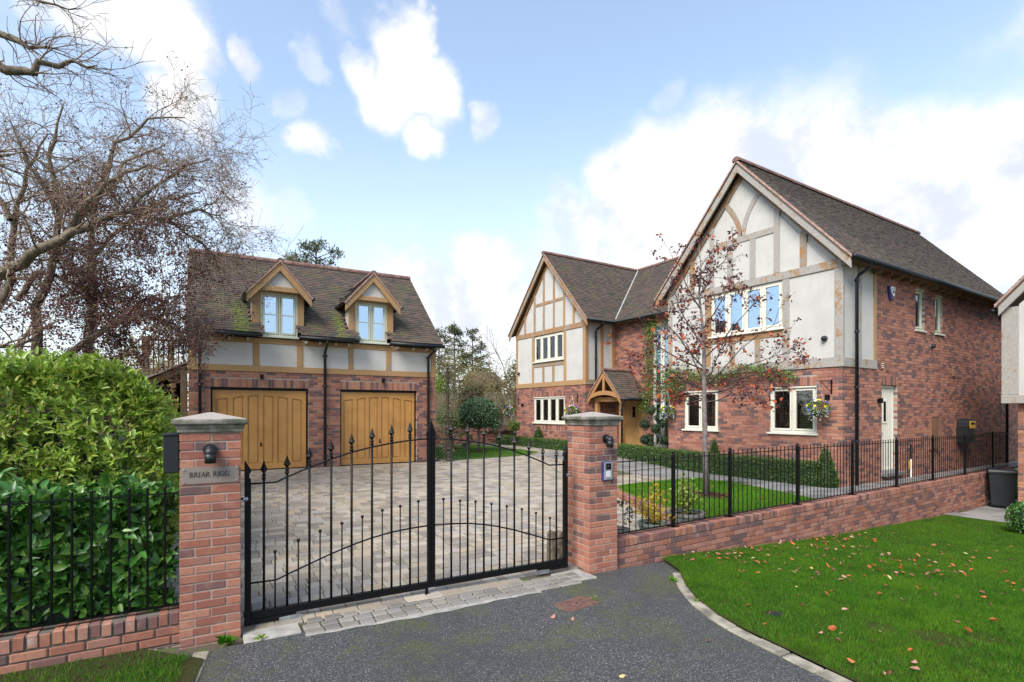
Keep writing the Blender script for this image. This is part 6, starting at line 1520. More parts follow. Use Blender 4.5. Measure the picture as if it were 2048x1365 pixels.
cone(12.75, 15.75, .6, .20, .68, 'narrow clipped cone just left of the right gate pillar', 1200, .045); cone(13.4, 21.0, .6, .26, .8, 'clipped cone at the far corner of the left gable', 1000, .05)
# ball-headed tree on the far lawn
BT = PZ(957, 905, .445); th = thing('ball_tree', tuple(BT), 'clipped round-headed evergreen tree on the lawn beyond the gate', 'tree')
MB().tube([BT, BT + Vector((.02, 0, .45)), BT + Vector((0, 0, .95))], [.055, .045, .05], 10).build('trunk', 'bark_trunk', th, smooth=True)
bc = BT + Vector((0, 0, 1.42)); polys = []
for i in range(9):
    a = i * .7; polys.append(([BT + Vector((0, 0, .9)), BT + Vector((math.cos(a) * .2, math.sin(a) * .2, 1.1)), BT + Vector((math.cos(a) * .42, math.sin(a) * .42, 1.4))], [.03, .02, .01]))
poly_tubes('limb', polys, 'bark_dark', th)
d = rdir(5200); rr_ = .70 * (1 + nr.normal(0, .035, len(d))) - abs(nr.normal(0, .05, len(d))); P_ = np.array(bc)[None] + d * rr_[:, None] * np.array([1, 1, .80]); P_[:, 2] = np.maximum(P_[:, 2], bc.z - .46 + nr.normal(0, .03, len(d)))
leaf_cloud('crown', P_, d + rdir(len(d)) * .8, d + rdir(len(d)) * .5, .07 * nr.uniform(.7, 1.25, len(d)), 'holly_leaf', th, width=1.1)
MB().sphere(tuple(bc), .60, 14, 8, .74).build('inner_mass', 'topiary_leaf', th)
MB().lathe((BT.x, BT.y, .447), [(.38, 0), (.3, .03), (.001, .05)], 18).build('mulch_ring', 'soil', th)
# pom-pom topiary by the stair window
q = PXX(1310, 893, 13.9); q.z = .35; th = thing('pompom_topiary', tuple(q), 'cloud-pruned shrub of dark green balls beside the front door', 'topiary')
balls = [(1290, 849, .17), (1303, 820, .16), (1311, 858, .15), (1299, 876, .13), (1289, 891 - 11, .15), (1327, 846, .17), (1329, 880, .16), (1344 - 2, 891, .11), (1318, 836, .15), (1301, 889, .12)]; polys = []
for i, (x, y, r) in enumerate(balls):
    c = PX(x, y, (q.x - .1 + rng.uniform(-.12, .12)) * FW[0] + q.y * FW[1]); d = rdir(420); leaf_cloud('foliage_ball', np.array(c)[None] + d * r * nr.uniform(.86, 1.04, (420, 1)), d + rdir(420) * .7, d, .04 * nr.uniform(.7, 1.2, 420), 'topiary_leaf', th, (DIA, DIAF), kind=None)
    MB().sphere(tuple(c), r * .85, 10, 6).build('inner_ball', 'topiary_leaf', th); b0 = Vector((q.x, q.y, .35)); polys.append(([b0, b0.lerp(c, .4) + Vector((rng.gauss(0, .06), rng.gauss(0, .06), .05)), c], [.03, .022, .012]))
poly_tubes('stem', polys, 'bark_trunk', th)

# ================================================================== POTS
def pot(c, r, h, mat, name='pot', parent=None):
    m = MB().lathe(tuple(c), [(r * .68, 0), (r * .86, h * .5), (r * .97, h * .85), (r * 1.04, h * .87), (r * 1.05, h), (r * .93, h), (r * .91, h * .88), (.001, h * .86)], 28); o = m.build(name, mat, parent, smooth=False); 
    MB().lathe((c[0], c[1], c[2]), [(r * .9, h * .87), (.001, h * .91)], 20).build('soil', 'soil', parent); return o
q = PX(1372, 1040, 8.42); th = thing('potted_shrub', (q.x, q.y, .02), 'large stone-coloured pot with a leggy green and yellow plant behind the railing', 'potted plant')
pot((q.x, q.y, .0), .285, .37, 'pot_stone', 'pot', th); base = Vector((q.x, q.y, .33)); polys = []; lp = []; 
for i in range(16):
    a = rng.uniform(0, 6.28); t = Vector((math.cos(a) * rng.uniform(.05, .30), math.sin(a) * rng.uniform(.05, .30), rng.uniform(.25, .62))); pp = [base + Vector((t.x * .2, t.y * .2, 0)), base + t * .5 + Vector((0, 0, .08)), base + t]; polys.append((pp, [.008, .006, .003]))
    for k in range(26): s = rng.uniform(.3, 1.05); lp.append(tuple(base + t * s + Vector((rng.gauss(0, .05), rng.gauss(0, .05), rng.gauss(0, .04)))))
poly_tubes('stem', polys, 'bark_twig', th); leaf_cloud('foliage', lp, rdir(len(lp), -.2), rdir(len(lp), .8), .062 * nr.uniform(.6, 1.3, len(lp)), 'lime_leaf', th, width=1.3, n_ind=120)
q = PX(1306, 1050, 7.92); th = thing('potted_shrub', (q.x, q.y, .0), 'pale glazed pot with a bright yellow autumn shrub next to the pillar', 'potted plant')
pot((q.x, q.y, -.02), .22, .33, 'pot_glaze', 'pot', th); base = Vector((q.x, q.y, .29)); polys = []; lp = []
for i in range(15):
    a = rng.uniform(0, 6.28); t = Vector((math.cos(a) * rng.uniform(.05, .33), math.sin(a) * rng.uniform(.05, .30), rng.uniform(.12, .56))); pp = [base + Vector((t.x * .2, t.y * .2, 0)), base + t * .5, base + t]; polys.append((pp, [.007, .005, .003]))
    for k in range(24): s = rng.uniform(.35, 1.05); lp.append(tuple(base + t * s + Vector((rng.gauss(0, .05), rng.gauss(0, .05), rng.gauss(0, .04)))))
poly_tubes('stem', polys, 'bark_twig', th); leaf_cloud('foliage', lp, rdir(len(lp), -.1), rdir(len(lp), .8), .06 * nr.uniform(.6, 1.3, len(lp)), 'yellow_leaf', th, width=1.3, n_ind=150)
q = PX(1240, 1070, 7.8); th = thing('flower_pot', (q.x, q.y, 0), 'small pot with trailing plant mostly hidden by the right pillar', 'potted plant'); pot((q.x, q.y, -.02), .14, .26, 'pot_stone', 'pot', th)
c = np.array([[q.x, q.y, .35]]); d = rdir(140, .5); leaf_cloud('foliage', c + d * .16 + np.array([0, 0, .1]), d, rdir(140), .05, 'ivy_leaf', th, width=1.2)
# brick edge of the inner lawn
EDG = [(6.80, 5.42), (7.28, 7.0), (7.68, 8.05), (8.15, 8.86)]
th = thing('brick_edging', (7.2, 6.8, .05), 'low curved brick edging holding up the inner lawn', 'edging'); P = Pieces()
for (a, b) in zip(EDG, EDG[1:]):
    A_ = Vector((a[0], a[1], 0)); d = Vector((b[0] - a[0], b[1] - a[1], 0)); L_ = d.length; f_ = Fr(a, math.degrees(math.atan2(d.y, d.x)) + 180); f_ = Fr(b, math.degrees(math.atan2(-d.y, -d.x)))
    z = .215 - .075
    for k in range(4):
        u = (k % 2) * .11
        while u < L_: e = min(L_, u + .215); (e - u > .04) and P.add(f_.p((u + e) / 2, z - k * .075, -.05), f_.R, (e - u, .1, .065)); u += .225
    u = 0
    while u < L_: P.add(f_.p(u + .033, .232, -.10), f_.R, (.066, .215, .10)); u += .076
P.build('brick', 'brick_wall', th, 200, ch=(.03, .04, .07), wob=.001)
MB().addv([(x_ + .04, y_, z_) for z_ in (-.2, .19) for x_, y_ in EDG] , [(i, i + 1, 5 + i, 4 + i) for i in range(3)]).build('mortar_core', 'mortar_dark', th)
# hanging baskets
def basket(c, label, br=True, scale=1., wall=None):
    c = Vector(c); th = thing('hanging_basket', tuple(c), label, 'hanging basket', 'hanging baskets of winter pansies on the house'); r = .17 * scale
    MB().lathe((c.x, c.y, c.z - r), [(.02, 0), (r * .7, r * .25), (r, r * .95), (r * 1.02, r)], 14).build('bowl', 'bark_dark', th)
    d = rdir(330, .3); P_ = np.array(c) + d * np.array([1.1, 1.1, .62]) * r * nr.uniform(.85, 1.3, (330, 1)) + np.array([0, 0, .04]); leaf_cloud('foliage', P_, d + rdir(330) * .5, d, .05 * scale, 'creeper_leaf', th, width=1.2)
    a = nr.uniform(0, 6.28, 170); P_ = np.stack([c.x + np.cos(a) * r * 1.05, c.y + np.sin(a) * r * 1.05, c.z - abs(nr.normal(0, .11, 170)) * scale + .03], 1); leaf_cloud('trailing_leaves', P_, np.stack([np.cos(a), np.sin(a), -nr.random(170)], 1), rdir(170, 1), .045 * scale, 'silver_leaf', th, width=1.2)
    for mt, k in (('petal_yellow', 13), ('petal_blue', 9), ('petal_white', 4), ('petal_purple', 5)):
        for i in range(k):
            d = Vector(tuple(rdir(1, .9)[0])); p_ = c + Vector((d.x * 1.15, d.y * 1.15, d.z * .9)) * r * 1.25 + Vector((0, 0, .03)); m = MB(); nn_ = (d + Vector((-FW[0], -FW[1], .2)) * .8).normalized(); a_ = nn_.orthogonal().normalized(); b_ = nn_.cross(a_)
            m.addv([p_] + [p_ + (a_ * math.cos(j * 1.2566) + b_ * math.sin(j * 1.2566)) * .027 * scale + nn_ * .008 for j in range(5)], [(0, 1 + j, 1 + (j + 1) % 5) for j in range(5)]); m.build('flower', mt, th)
    if br:
        w_ = Vector(wall); hook = Vector((c.x, c.y, w_.z + .02)); MB().box(w_.x - .012, w_.x + .012, w_.y - .012, w_.y + .012, w_.z - .26, w_.z + .06).build('wall_plate', 'black_metal', th)
        MB().tube([w_ + Vector((0, 0, .02)), hook], .008, 6).build('bracket_arm', 'black_metal', th); MB().tube([w_ + Vector((0, 0, -.24)), w_.lerp(hook, .8) + Vector((0, 0, 0))], .007, 6).build('bracket_brace', 'black_metal', th)
        for j in range(3):
            a_ = j * 2.09 + .5; MB().tube([hook, c + Vector((math.cos(a_) * r, math.sin(a_) * r, 0))], .003, 4).build('chain', 'steel', th)
    return th
basket((12.22, 6.43, 2.0), 'hanging basket of yellow and blue pansies near the right corner of the big gable', wall=(12.505, 6.28, 2.62))
basket((12.62, 15.75, 1.93), 'hanging basket of yellow pansies just above the right gate pillar', wall=(12.885, 15.75, 2.55), scale=1.15)
basket((12.62, 20.25, 1.92), 'hanging basket at the far corner of the left gable', wall=(12.885, 19.9, 2.5), scale=1.15)
basket(tuple(PXX(1334, 826, 12.3)), 'hanging basket of purple and white flowers beside the pom-pom topiary', wall=(12.505, 10.92, 2.6))
# creeper round the stair window and along the big gable
th = thing('wall_creeper', (14.2, 12.0, .4), 'leafy green creeper climbing the recessed wall and running along the big gable', 'climbing plant'); P_ = []; 
def strip(fn, n, sx, sz, wv):
    for i in range(n): P_.append(tuple(fn() + Vector((rng.gauss(0, .05), rng.gauss(0, sx), rng.gauss(0, sz)))))
strip(lambda: Vector((14.28, rng.uniform(13.25, 13.6), rng.uniform(2.4, 5.2))), 1000, .12, .1, 0); strip(lambda: Vector((14.2, rng.uniform(11.6, 13.3), rng.uniform(4.95, 5.35))), 500, .1, .12, 0)
strip(lambda: Vector((13.5, rng.uniform(11.15, 11.4), rng.uniform(4.2, 5.3))), 900, .12, .15, 0); strip(lambda: Vector((13.0, 11.15, rng.uniform(2.5, 3.3))), 600, .22, .15, 0)
def al():
    t = rng.random(); return Vector((12.40, 11.1 - 4.0 * t, 3.03 + .12 * math.sin(t * 11) - .1 * t))
strip(al, 1000, .08, .085, 0); strip(lambda: Vector((12.42, rng.uniform(10.4, 11.2), rng.uniform(2.35, 2.95))), 650, .1, .1, 0); strip(lambda: Vector((14.0, rng.uniform(13.3, 13.6), rng.uniform(1.9, 2.6))), 300, .15, .1, 0)
P_ = np.array(P_); N_ = len(P_); leaf_cloud('foliage', P_, rdir(N_, -.4) + np.array([-.5, 0, 0]), rdir(N_) + np.array([-1, 0, .4]), .075 * nr.uniform(.6, 1.25, N_), 'creeper_leaf', th, width=.9)
polys = []
for i in range(26): p_ = Vector((12.46, 11.0 - rng.uniform(0, .3), rng.uniform(2.7, 3.1))); polys.append(([p_ + Vector((0, -j * .5, rng.gauss(0, .05) - j * .012)) for j in range(8)], [.006] * 8))
poly_tubes('stem', polys[:6], 'bark_dark', th)
# purple ornamental tree on the inner lawn
T0 = Vector((8.885, 6.854, .27)); th = thing('purple_leaved_tree', tuple(T0), 'slim young tree with dark purple and orange leaves on the inner lawn', 'tree')
D0 = T0.x * FW[0] + T0.y * FW[1]
def tp(x, y, dd=0): return PX(x, y, D0 + dd)
trunk = [T0, tp(1410, 880), tp(1408, 780), tp(1408, 700), tp(1404, 640), tp(1398, 590), tp(1402, 540), tp(1398, 488)]
polys = [(trunk, [.058, .050, .046, .034, .024, .017, .011, .005])]; tips = []; rg = random.Random(11); out = []
bl = [((1408, 775), (1480, 700), (1565, 640)), ((1408, 780), (1330, 735), (1250, 700)), ((1408, 760), (1500, 730), (1590, 705)), ((1406, 735), (1350, 665), (1290, 610)), ((1406, 720), (1470, 650), (1530, 590)), ((1405, 690), (1360, 620), (1325, 545)), ((1404, 660), (1450, 590), (1480, 560)),
      ((1409, 800), (1340, 770), (1262, 765)), ((1409, 790), (1490, 765), (1600, 735)), ((1402, 620), (1370, 565), (1350, 520)), ((1400, 590), (1430, 540), (1440, 510)), ((1409, 775), (1440, 700), (1470, 640)), ((1408, 765), (1375, 690), (1330, 640)), ((1409, 805), (1460, 790), (1530, 800)), ((1409, 800), (1360, 800), (1300, 815)), ((1407, 740), (1310, 690), (1240, 730)), ((1408, 770), (1540, 740), (1570, 770))]
for j, (a, b, c) in enumerate(bl):
    A_ = tp(*a); dz = rng.uniform(-1.0, 1.0); B_ = tp(b[0], b[1], dz * .55); C_ = tp(c[0], c[1], dz); pts = [A_, A_.lerp(B_, .5) + Vector((0, 0, -.04)), B_, B_.lerp(C_, .5) + Vector((rng.gauss(0, .05), rng.gauss(0, .05), .05)), C_]; polys.append((pts, [.017, .013, .010, .007, .004]))
    for k in range(9):
        i = rng.choice((1, 2, 2, 3, 3, 4)); s = pts[i].lerp(pts[i - 1], rng.random() * .8); dd = (pts[i] - pts[i - 1]).normalized() + Vector((rg.gauss(0, .7), rg.gauss(0, .7), rg.gauss(.15, .6))); grow(s, dd, rg.uniform(.3, .6), .006, 1, out, tips, rg, .9, .0, .16, (2, 3))
for k in range(26):
    i = rng.randint(3, 6); s = trunk[i].lerp(trunk[i + 1], rng.random()) if i < 7 else trunk[7]; grow(s, Vector((rg.gauss(0, .8), rg.gauss(0, .8), rg.uniform(.2, 1))), rg.uniform(.3, .7), .007, 1, out, tips, rg, .9, .0, .16, (2, 3))
MB().tube(trunk, polys[0][1], 12).build('trunk', 'bark_trunk', th, smooth=True); poly_tubes('branch', polys[1:] + out, 'bark_dark', th)
tp_ = np.array([tuple(t) for t in tips]); N_ = len(tp_); sel = nr.random(N_) < min(1, 3100 / N_); tp_ = tp_[sel]; reps = 2; base_ = np.repeat(tp_, reps, 0); base_ = base_ + nr.normal(0, .03, base_.shape)
isor = nr.random(len(base_)) < np.where(base_[:, 2] < 3.6, .14, .06)
leaf_cloud('purple_leaves', base_[~isor], rdir((~isor).sum(), -.3), rdir((~isor).sum(), .3), .068 * nr.uniform(.5, 1.25, (~isor).sum()), 'purple_leaf', th, width=1.15, n_ind=150); leaf_cloud('orange_leaves', base_[isor], rdir(isor.sum(), -.4), rdir(isor.sum(), .3), .092 * nr.uniform(.7, 1.2, isor.sum()), 'orange_leaf', th, width=1.2, n_ind=150)
MB().lathe((T0.x + .12, T0.y - .05, .275), [(.42, 0), (.30, .03), (.001, .045)], 20).build('mulch_ring', 'soil', th, jitter=.006)
d = rdir(160); P_ = np.array([[T0.x + .12, T0.y - .05, .31]]) + d * np.array([.38, .38, .0]) * nr.random((160, 1)); leaf_cloud('mulch_leaves', P_, d * np.array([1, 1, .2]), rdir(160, 2), .06, 'purple_leaf', th)

# ================================================================== FAR GARDEN
th = thing('garden_wall', (12, 21.7, .4), 'low brick retaining wall at the back of the garden behind the ball tree', 'wall'); f_ = Fr((8.6, 21.55), 4.0); P = Pieces(); wall_bricks(P, f_, 5.6, .42, 1.10, ()); soldiers(P, f_, 0, 5.6, 1.10, .07, .215)
P.build('brick', 'brick', th, 200, ch=(.03, .04, .07)); MB().rect(f_, 0, 5.6, .1, 1.09, -.25, -.009).build('mortar_core', 'mortar', th)
grid_sheet('flower_bed', [[(x, y) for x in (4.5, 8, 12, 16, 24)] for y in (21.75, 24.0, 30)], lambda x, y: 1.02 + max(0, y - 22) * .03, 'soil')
# featheredge fence
FF = Fr((5.2, 24.3), 5.5); th = thing('garden_fence', (9, 24.4, 1.0), 'tall close-boarded timber fence across the back of the garden', 'fence'); mb = MB(); me = None; mb.rect(Fr((0, 0), 0), 0, .138, 0, 1.9, 0, .02)
me = bpy.data.meshes.new('board'); me.from_pydata(mb.v, [], mb.f); me.materials.append(MATS['fence_wood']); u = 0; i = 0
while u < 12.2:
    o = bpy.data.objects.new('board', me); COL.objects.link(o); o.location = FF.p(u, 1.0 + .02 * math.sin(u * 3) + rng.uniform(-.012, .012), rng.uniform(0, .012)); o.rotation_euler = (0, rng.gauss(0, .006), FF.ang + R(-3)); setparent(o, th); u += .128; i += 1
for u in lin(0, 12.2, 6): MB().rect(FF, u, u + .1, .9, 2.98, -.12, -.02).build('post', 'fence_wood', th)
MB().rect(FF, 0, 12.3, 2.90, 2.93, -.05, .04).build('capping', 'fence_wood', th)
# shed roof far behind
q = PX(960, 760, 34); th = thing('summer_house', (q.x, q.y, 1), 'small summer house with a grey shingled roof behind the fence', 'shed'); f_ = Fr((q.x - 1.0, q.y), -20)
MB().rect(f_, 0, 2.3, 1.0, 3.5, -2.4, 0).build('wall', 'oak_brown', th); q0 = f_.p(-.3, 3.55, .3); q1 = f_.p(2.6, 3.55, .3); q2 = f_.p(2.0, 4.55, -1.2); q3 = f_.p(.3, 4.55, -1.2); roof_slab('roof', [q0, q1, q2, q3], th, 'log_bark', .08)
MB().tube([f_.p(.1, 1, .25), f_.p(.1, 3.55, .25)], .07, 6).build('post', 'bark_twig', th)
# terracotta urn / bird bath
q = PX(900, 860, 21.2); th = thing('terracotta_urn', (q.x, q.y, .45), 'terracotta pedestal bird bath by the far garden wall', 'bird bath')
MB().lathe((q.x, q.y, .45), [(.30, 0), (.30, .06), (.2, .1), (.15, .25), (.13, .5), (.17, .6), (.22, .63)], 20).build('pedestal', 'terracotta', th, smooth=True); MB().lathe((q.x, q.y, 1.07), [(.15, 0), (.36, .05), (.38, .09), (.34, .09), (.28, .06), (.12, .08), (.22, .18), (.24, .22), (.1, .26), (.001, .27)], 20).build('bowl', 'terracotta', th, smooth=True)
q = PX(932, 889, 21.0); th = thing('flower_pot', (q.x, q.y, .45), 'pot with pink cyclamen near the bird bath', 'potted plant'); pot((q.x, q.y, .43), .16, .28, 'pot_stone', 'pot', th); d = rdir(200, .4); leaf_cloud('foliage', np.array([[q.x, q.y, .85]]) + d * .22, d, rdir(200), .07, 'creeper_leaf', th)
for i in range(3): MB().sphere((q.x + .1 - i * .1, q.y - .12, .82 + i * .03), .035, 6, 4).build('flower', 'petal_pink', th)

def bush(name, label, c, rx, ry, h, mat, n, size, stems=7, stemmat='bark_twig', loose=.25, z0=0, up=.2, tm=(DIA, DIAF), cat='shrub', group=None, hollow=.55):
    th = thing(name, tuple(c), label, cat, group); c = Vector(c); rg = random.Random(int(c.x * 100 + c.y * 7 + n)); cl = [(rg.uniform(-.6, .6) * rx, rg.uniform(-.6, .6) * ry, rg.uniform(.35, .85) * h, rg.uniform(.25, .5)) for _ in range(11)]
    P_ = []
    for (x, y, z, s) in cl:
        k = n // 11; d = rdir(k); P_.append(np.array([[c.x + x, c.y + y, c.z + z0 + z]]) + d * np.array([rx, ry, h * .55]) * s * (hollow + (1 - hollow) * nr.random((k, 1))) * (1 + nr.normal(0, loose, (k, 1))))
    P_ = np.concatenate(P_); P_[:, 2] = np.maximum(P_[:, 2], c.z + .05); N_ = len(P_); leaf_cloud('foliage', P_, rdir(N_, up), rdir(N_), size * nr.uniform(.6, 1.3, N_), mat, th, tm)
    polys = []; tips = []
    for i in range(stems): grow(c + Vector((rg.uniform(-.2, .2) * rx, rg.uniform(-.2, .2) * ry, 0)), Vector((rg.gauss(0, .3), rg.gauss(0, .3), 1)), h * rg.uniform(.5, .8), .012 + h * .006, 2, polys, tips, rg, .6, 0, .12, (2, 4))
    poly_tubes('stem', polys, stemmat, th, 5); return th
g_ = 'overgrown shrubs behind the far garden fence'
for (px, py, d, r, h, mt, lab) in ((900, 780, 30.5, 1.7, 4.4, 'olive_leaf', 'straw-coloured shrub mass next to the garage corner, behind the fence'), (950, 790, 32, 2.0, 4.6, 'gold_leaf', 'tangled olive shrub behind the fence above the ball tree'), (1000, 790, 31, 1.8, 3.6, 'olive_leaf', 'brown-green shrub behind the fence right of the ball tree'),
                               (1035, 790, 31, 1.5, 4.0, 'gold_leaf', 'shrub with yellow autumn leaves behind the fence at the house corner'), (880, 790, 28.5, .9, 2.9, 'lime_leaf', 'bright yellow-green shrub at the fence end by the garage'), (940, 800, 27.5, .8, 2.3, 'dark_bush_leaf', 'dark shrub half in front of the fence behind the ball tree')):
    q = PX(px, py, d); q.z = 1.05; bush('overgrown_shrub', lab, q, r, r * .7, h, mt, 2600, .10, loose=.35, group=g_)
for (px, py, d, r, h, mt, lab, sz) in ((972, 835, 23.6, .8, 1.5, 'dark_bush_leaf', 'grey-green shrub directly behind the ball tree', .07), (1000, 800, 24.0, .7, 2.0, 'ivy_leaf', 'climbing rose spread on the fence right of the ball tree', .07), (905, 860, 22.4, .8, .9, 'creeper_leaf', 'low green shrub above the bird bath', .08), (990, 850, 22.6, .5, .5, 'holly_leaf', 'low dark plant on the wall right of the ball tree', .07), (1030, 850, 22.3, .35, .45, 'creeper_leaf', 'small plant on the wall by the house corner', .06), (925, 850, 22.6, .5, .6, 'gold_leaf', 'low yellowish plant on the bed behind the bird bath', .07)):
    q = PX(px, py, d); q.z = 1.04; bush('border_plant', lab, q, r, r * .6, h, mt, 1400, sz, loose=.25, group='plants in the bed below the far fence')
# ivy column at the garage corner
q = FG.p(GL + .35, .45, .1); th = thing('ivy', tuple(q), 'variegated ivy climbing a post at the right corner of the garage', 'climbing plant'); N_ = 2200; P_ = np.stack([q.x + nr.normal(0, .16, N_), q.y + nr.normal(0, .14, N_), nr.uniform(.45, 3.3, N_)], 1); leaf_cloud('foliage', P_, rdir(N_), rdir(N_), .055 * nr.uniform(.6, 1.2, N_), 'ivy_leaf', th)
MB().tube([q, q + Vector((0, 0, 2.8))], .04, 6).build('stem', 'bark_dark', th)
# conifers
def conifer(px, py_top, d, zb, rmax, label, n=2600):
    t = PX(px, py_top, d); th = thing('conifer', (t.x, t.y, zb), label, 'conifer', 'conifers on the skyline between the garage and the house'); h = t.z - zb; rg = random.Random(px); polys = []; P_ = []; D_ = []
    for i in range(60):
        f = rg.uniform(.12, .97); z = zb + h * f; a = rg.uniform(0, 6.28); L_ = rmax * (1 - f) ** .8 * rg.uniform(.55, 1.25) + .15; e = Vector((math.cos(a) * L_, math.sin(a) * L_, L_ * rg.uniform(-.15, .35))); s = Vector((t.x, t.y, z)); polys.append(([s, s + e * .5 + Vector((0, 0, -.05)), s + e], [.03, .02, .008]))
        for k in range(int(n / 60)):
            u = rg.uniform(.25, 1.05); p_ = s + e * u + Vector((rg.gauss(0, .11), rg.gauss(0, .11), rg.gauss(-.06, .09))); P_.append(tuple(p_)); D_.append((e.x + rg.gauss(0, .4), e.y + rg.gauss(0, .4), rg.gauss(0, .5)))
    MB().tube([(t.x, t.y, zb), (t.x, t.y, t.z)], [.13, .01], 6).build('trunk', 'bark_dark', th); poly_tubes('branch', polys, 'bark_dark', th, 4); leaf_cloud('foliage', P_, D_, rdir(len(P_)), .19 * nr.uniform(.6, 1.2, len(P_)), 'needle', th, (DIA, DIAF), width=.7)
conifer(909, 641, 38, 1.5, 2.4, 'taller spruce nearer the garage roof', 2900); conifer(945, 655, 37, 1.5, 2.1, 'second spruce, right of the taller one', 2600); conifer(878, 655, 36, 1.5, 1.7, 'spruce half hidden by the garage roof edge', 1800); conifer(962, 678, 39, 1.5, 1.6, 'small spruce right of the pair', 1500); conifer(1048, 700, 30, 1.2, 1.7, 'spruce behind the far left gable', 1500)
# pine behind the garage
q = PX(632, 560, 34); th = thing('pine_tree', (q.x, q.y, 1), 'dark pine crown rising behind the garage ridge', 'pine tree'); polys = []; tips = []; rg = random.Random(3); grow(Vector((q.x, q.y, 1)), Vector((0, 0, 1)), 9.0, .2, 0, polys, tips, rg, .6, 0, .03)
P_ = []; polys2 = []
for i in range(52):
    a = rg.uniform(0, 6.28); z = rg.uniform(8.8, 12.6); L_ = rg.uniform(.4, 2.1) * (1 - abs(z - 10.4) / 4.0) + .2; s = Vector((q.x, q.y, z - .5)); e = s + Vector((math.cos(a) * L_, math.sin(a) * L_, .5)); polys2.append(([s, e], [.04, .015]))
    d = rdir(110, .3); P_.append(np.array([tuple(e)]) + d * nr.uniform(.05, .42, (110, 1)))
MB().tube([(q.x, q.y, 1), (q.x, q.y, 12.2)], [.22, .04], 7).build('trunk', 'bark_dark', th); poly_tubes('branch', polys2, 'bark_dark', th, 4); P_ = np.concatenate(P_); leaf_cloud('foliage', P_, rdir(len(P_), .4), rdir(len(P_)), .24 * nr.uniform(.6, 1.2, len(P_)), 'needle', th, (DIA, DIAF), width=.45)
# bare trees
def bare(name, label, base, d0, L, r, lv, seed, kids=(4, 5), spread=.7, up=.02, wander=.16, mat='bark_twig', parent=None, cat='tree', group=None, minr=.006):
    th = parent or thing(name, tuple(base), label, cat, group); polys = []; tips = []; rg = random.Random(seed); grow(Vector(base), Vector(d0), L, r, lv, polys, tips, rg, spread, 0, wander, kids, up, minr)
    poly_tubes('trunk', polys[:1], mat, th, 8)
    if len(polys) < 12:
        for q_ in polys[1:]: poly_tubes('branch', [q_], mat, th, 5)
    else: poly_tubes('branch', polys[1:], mat, th, 5)
    return th, tips
q = PX(1047, 800, 33); bare('bare_tree', 'bare tree behind the far left gable', (q.x, q.y, 1), (-.05, 0, 1), 3.6, .12, 3, 5, (5, 6), .75, .05, minr=.012)
q = PX(972, 800, 31); bare('bare_tree', 'thin bare sapling behind the fence', (q.x, q.y, 1), (0, 0, 1), 2.9, .05, 2, 8, (3, 4), .4, .05, minr=.010)
for i, (px, d, h) in enumerate(((480, 30, 6.2), (560, 32, 6.3), (330, 24, 6.5), (250, 26, 6.5), (180, 22, 6), (60, 25, 7))):
    q = PX(px, 780, d); bare('bare_tree', 'bare background tree, number %d from the left behind the garage side' % (6 - i) if False else ['bare tree top just showing over the garage ridge at its left', 'bare twiggy tree behind the garage ridge, left of the pine', 'bare tree behind the balustrade', 'bare tree behind the hawthorn thicket, right of its middle', 'bare tree behind the hawthorn thicket, middle', 'bare tree behind the hawthorn thicket at the left edge'][i], (q.x, q.y, .8), (0, 0, 1), h, .12, 3, 20 + i, (4, 5), .6, .06, minr=.011)
# ================================================================== HAWTHORN AND OVERHANGING TREE (left)
th = thing('hawthorn_tree', tuple(PX(110, 830, 9.5)), 'big spreading hawthorn, nearly leafless and hung with dark red berries, left of the garage', 'tree')
L_ = [limb([(100, 900, 9.6), (70, 720, 9.4), (75, 620, 9.2), (105, 520, 9.0), (120, 420, 9), (100, 310, 9), (125, 215, 9)], .10, .014),
      limb([(-120, 640, 8.6), (-40, 570, 8.4), (0, 548, 8.3), (60, 512, 8.2), (130, 478, 8.2), (195, 440, 8.3), (255, 425, 8.6), (330, 440, 9), (395, 480, 9.4)], .115, .014),
      limb([(140, 900, 10.4), (180, 700, 10.3), (188, 570, 10.2), (182, 500, 10.2), (196, 380, 10), (235, 290, 10), (300, 240, 10), (370, 236, 10)], .085, .010),
      limb([(50, 860, 9), (90, 745, 9), (145, 705, 9), (215, 655, 9.2), (290, 628, 9.6), (360, 590, 10)], .095, .012),
      limb([(-90, 860, 9), (-20, 660, 9), (18, 560, 9), (25, 440, 9), (55, 340, 9), (95, 270, 9)], .09, .012),
      limb([(180, 760, 11), (183, 560, 11), (178, 520, 11), (250, 450, 11), (330, 400, 11), (400, 385, 11.3)], .08, .012),
      limb([(35, 600, 9), (75, 540, 9), (130, 560, 9.2), (200, 600, 9.4), (260, 640, 9.6)], .05, .012),
      limb([(130, 478, 8.2), (170, 400, 8.2), (230, 360, 8.4), (300, 330, 8.8), (360, 350, 9)], .05, .01),
      limb([(255, 425, 8.6), (300, 380, 8.8), (370, 330, 9), (420, 320, 9.2)], .035, .008),
      limb([(330, 440, 9), (390, 420, 9.4), (430, 430, 9.8), (450, 440, 10)], .028, .006),
      limb([(105, 520, 9), (160, 440, 9.5), (250, 330, 10), (330, 290, 10.4)], .05, .01), limb([(290, 628, 9.6), (350, 650, 9.8), (400, 690, 10)], .03, .008), limb([(-60, 700, 8), (30, 690, 8.2), (120, 640, 8.6)], .05, .01),
      limb([(395, 480, 9.4), (430, 520, 9.6), (450, 580, 9.8)], .02, .006), limb([(25, 440, 9), (-30, 360, 9), (-60, 280, 9)], .05, .01), limb([(120, 420, 9), (60, 330, 8.6), (20, 240, 8.4)], .04, .01)]
polys = []; tips = []; rg = random.Random(42)
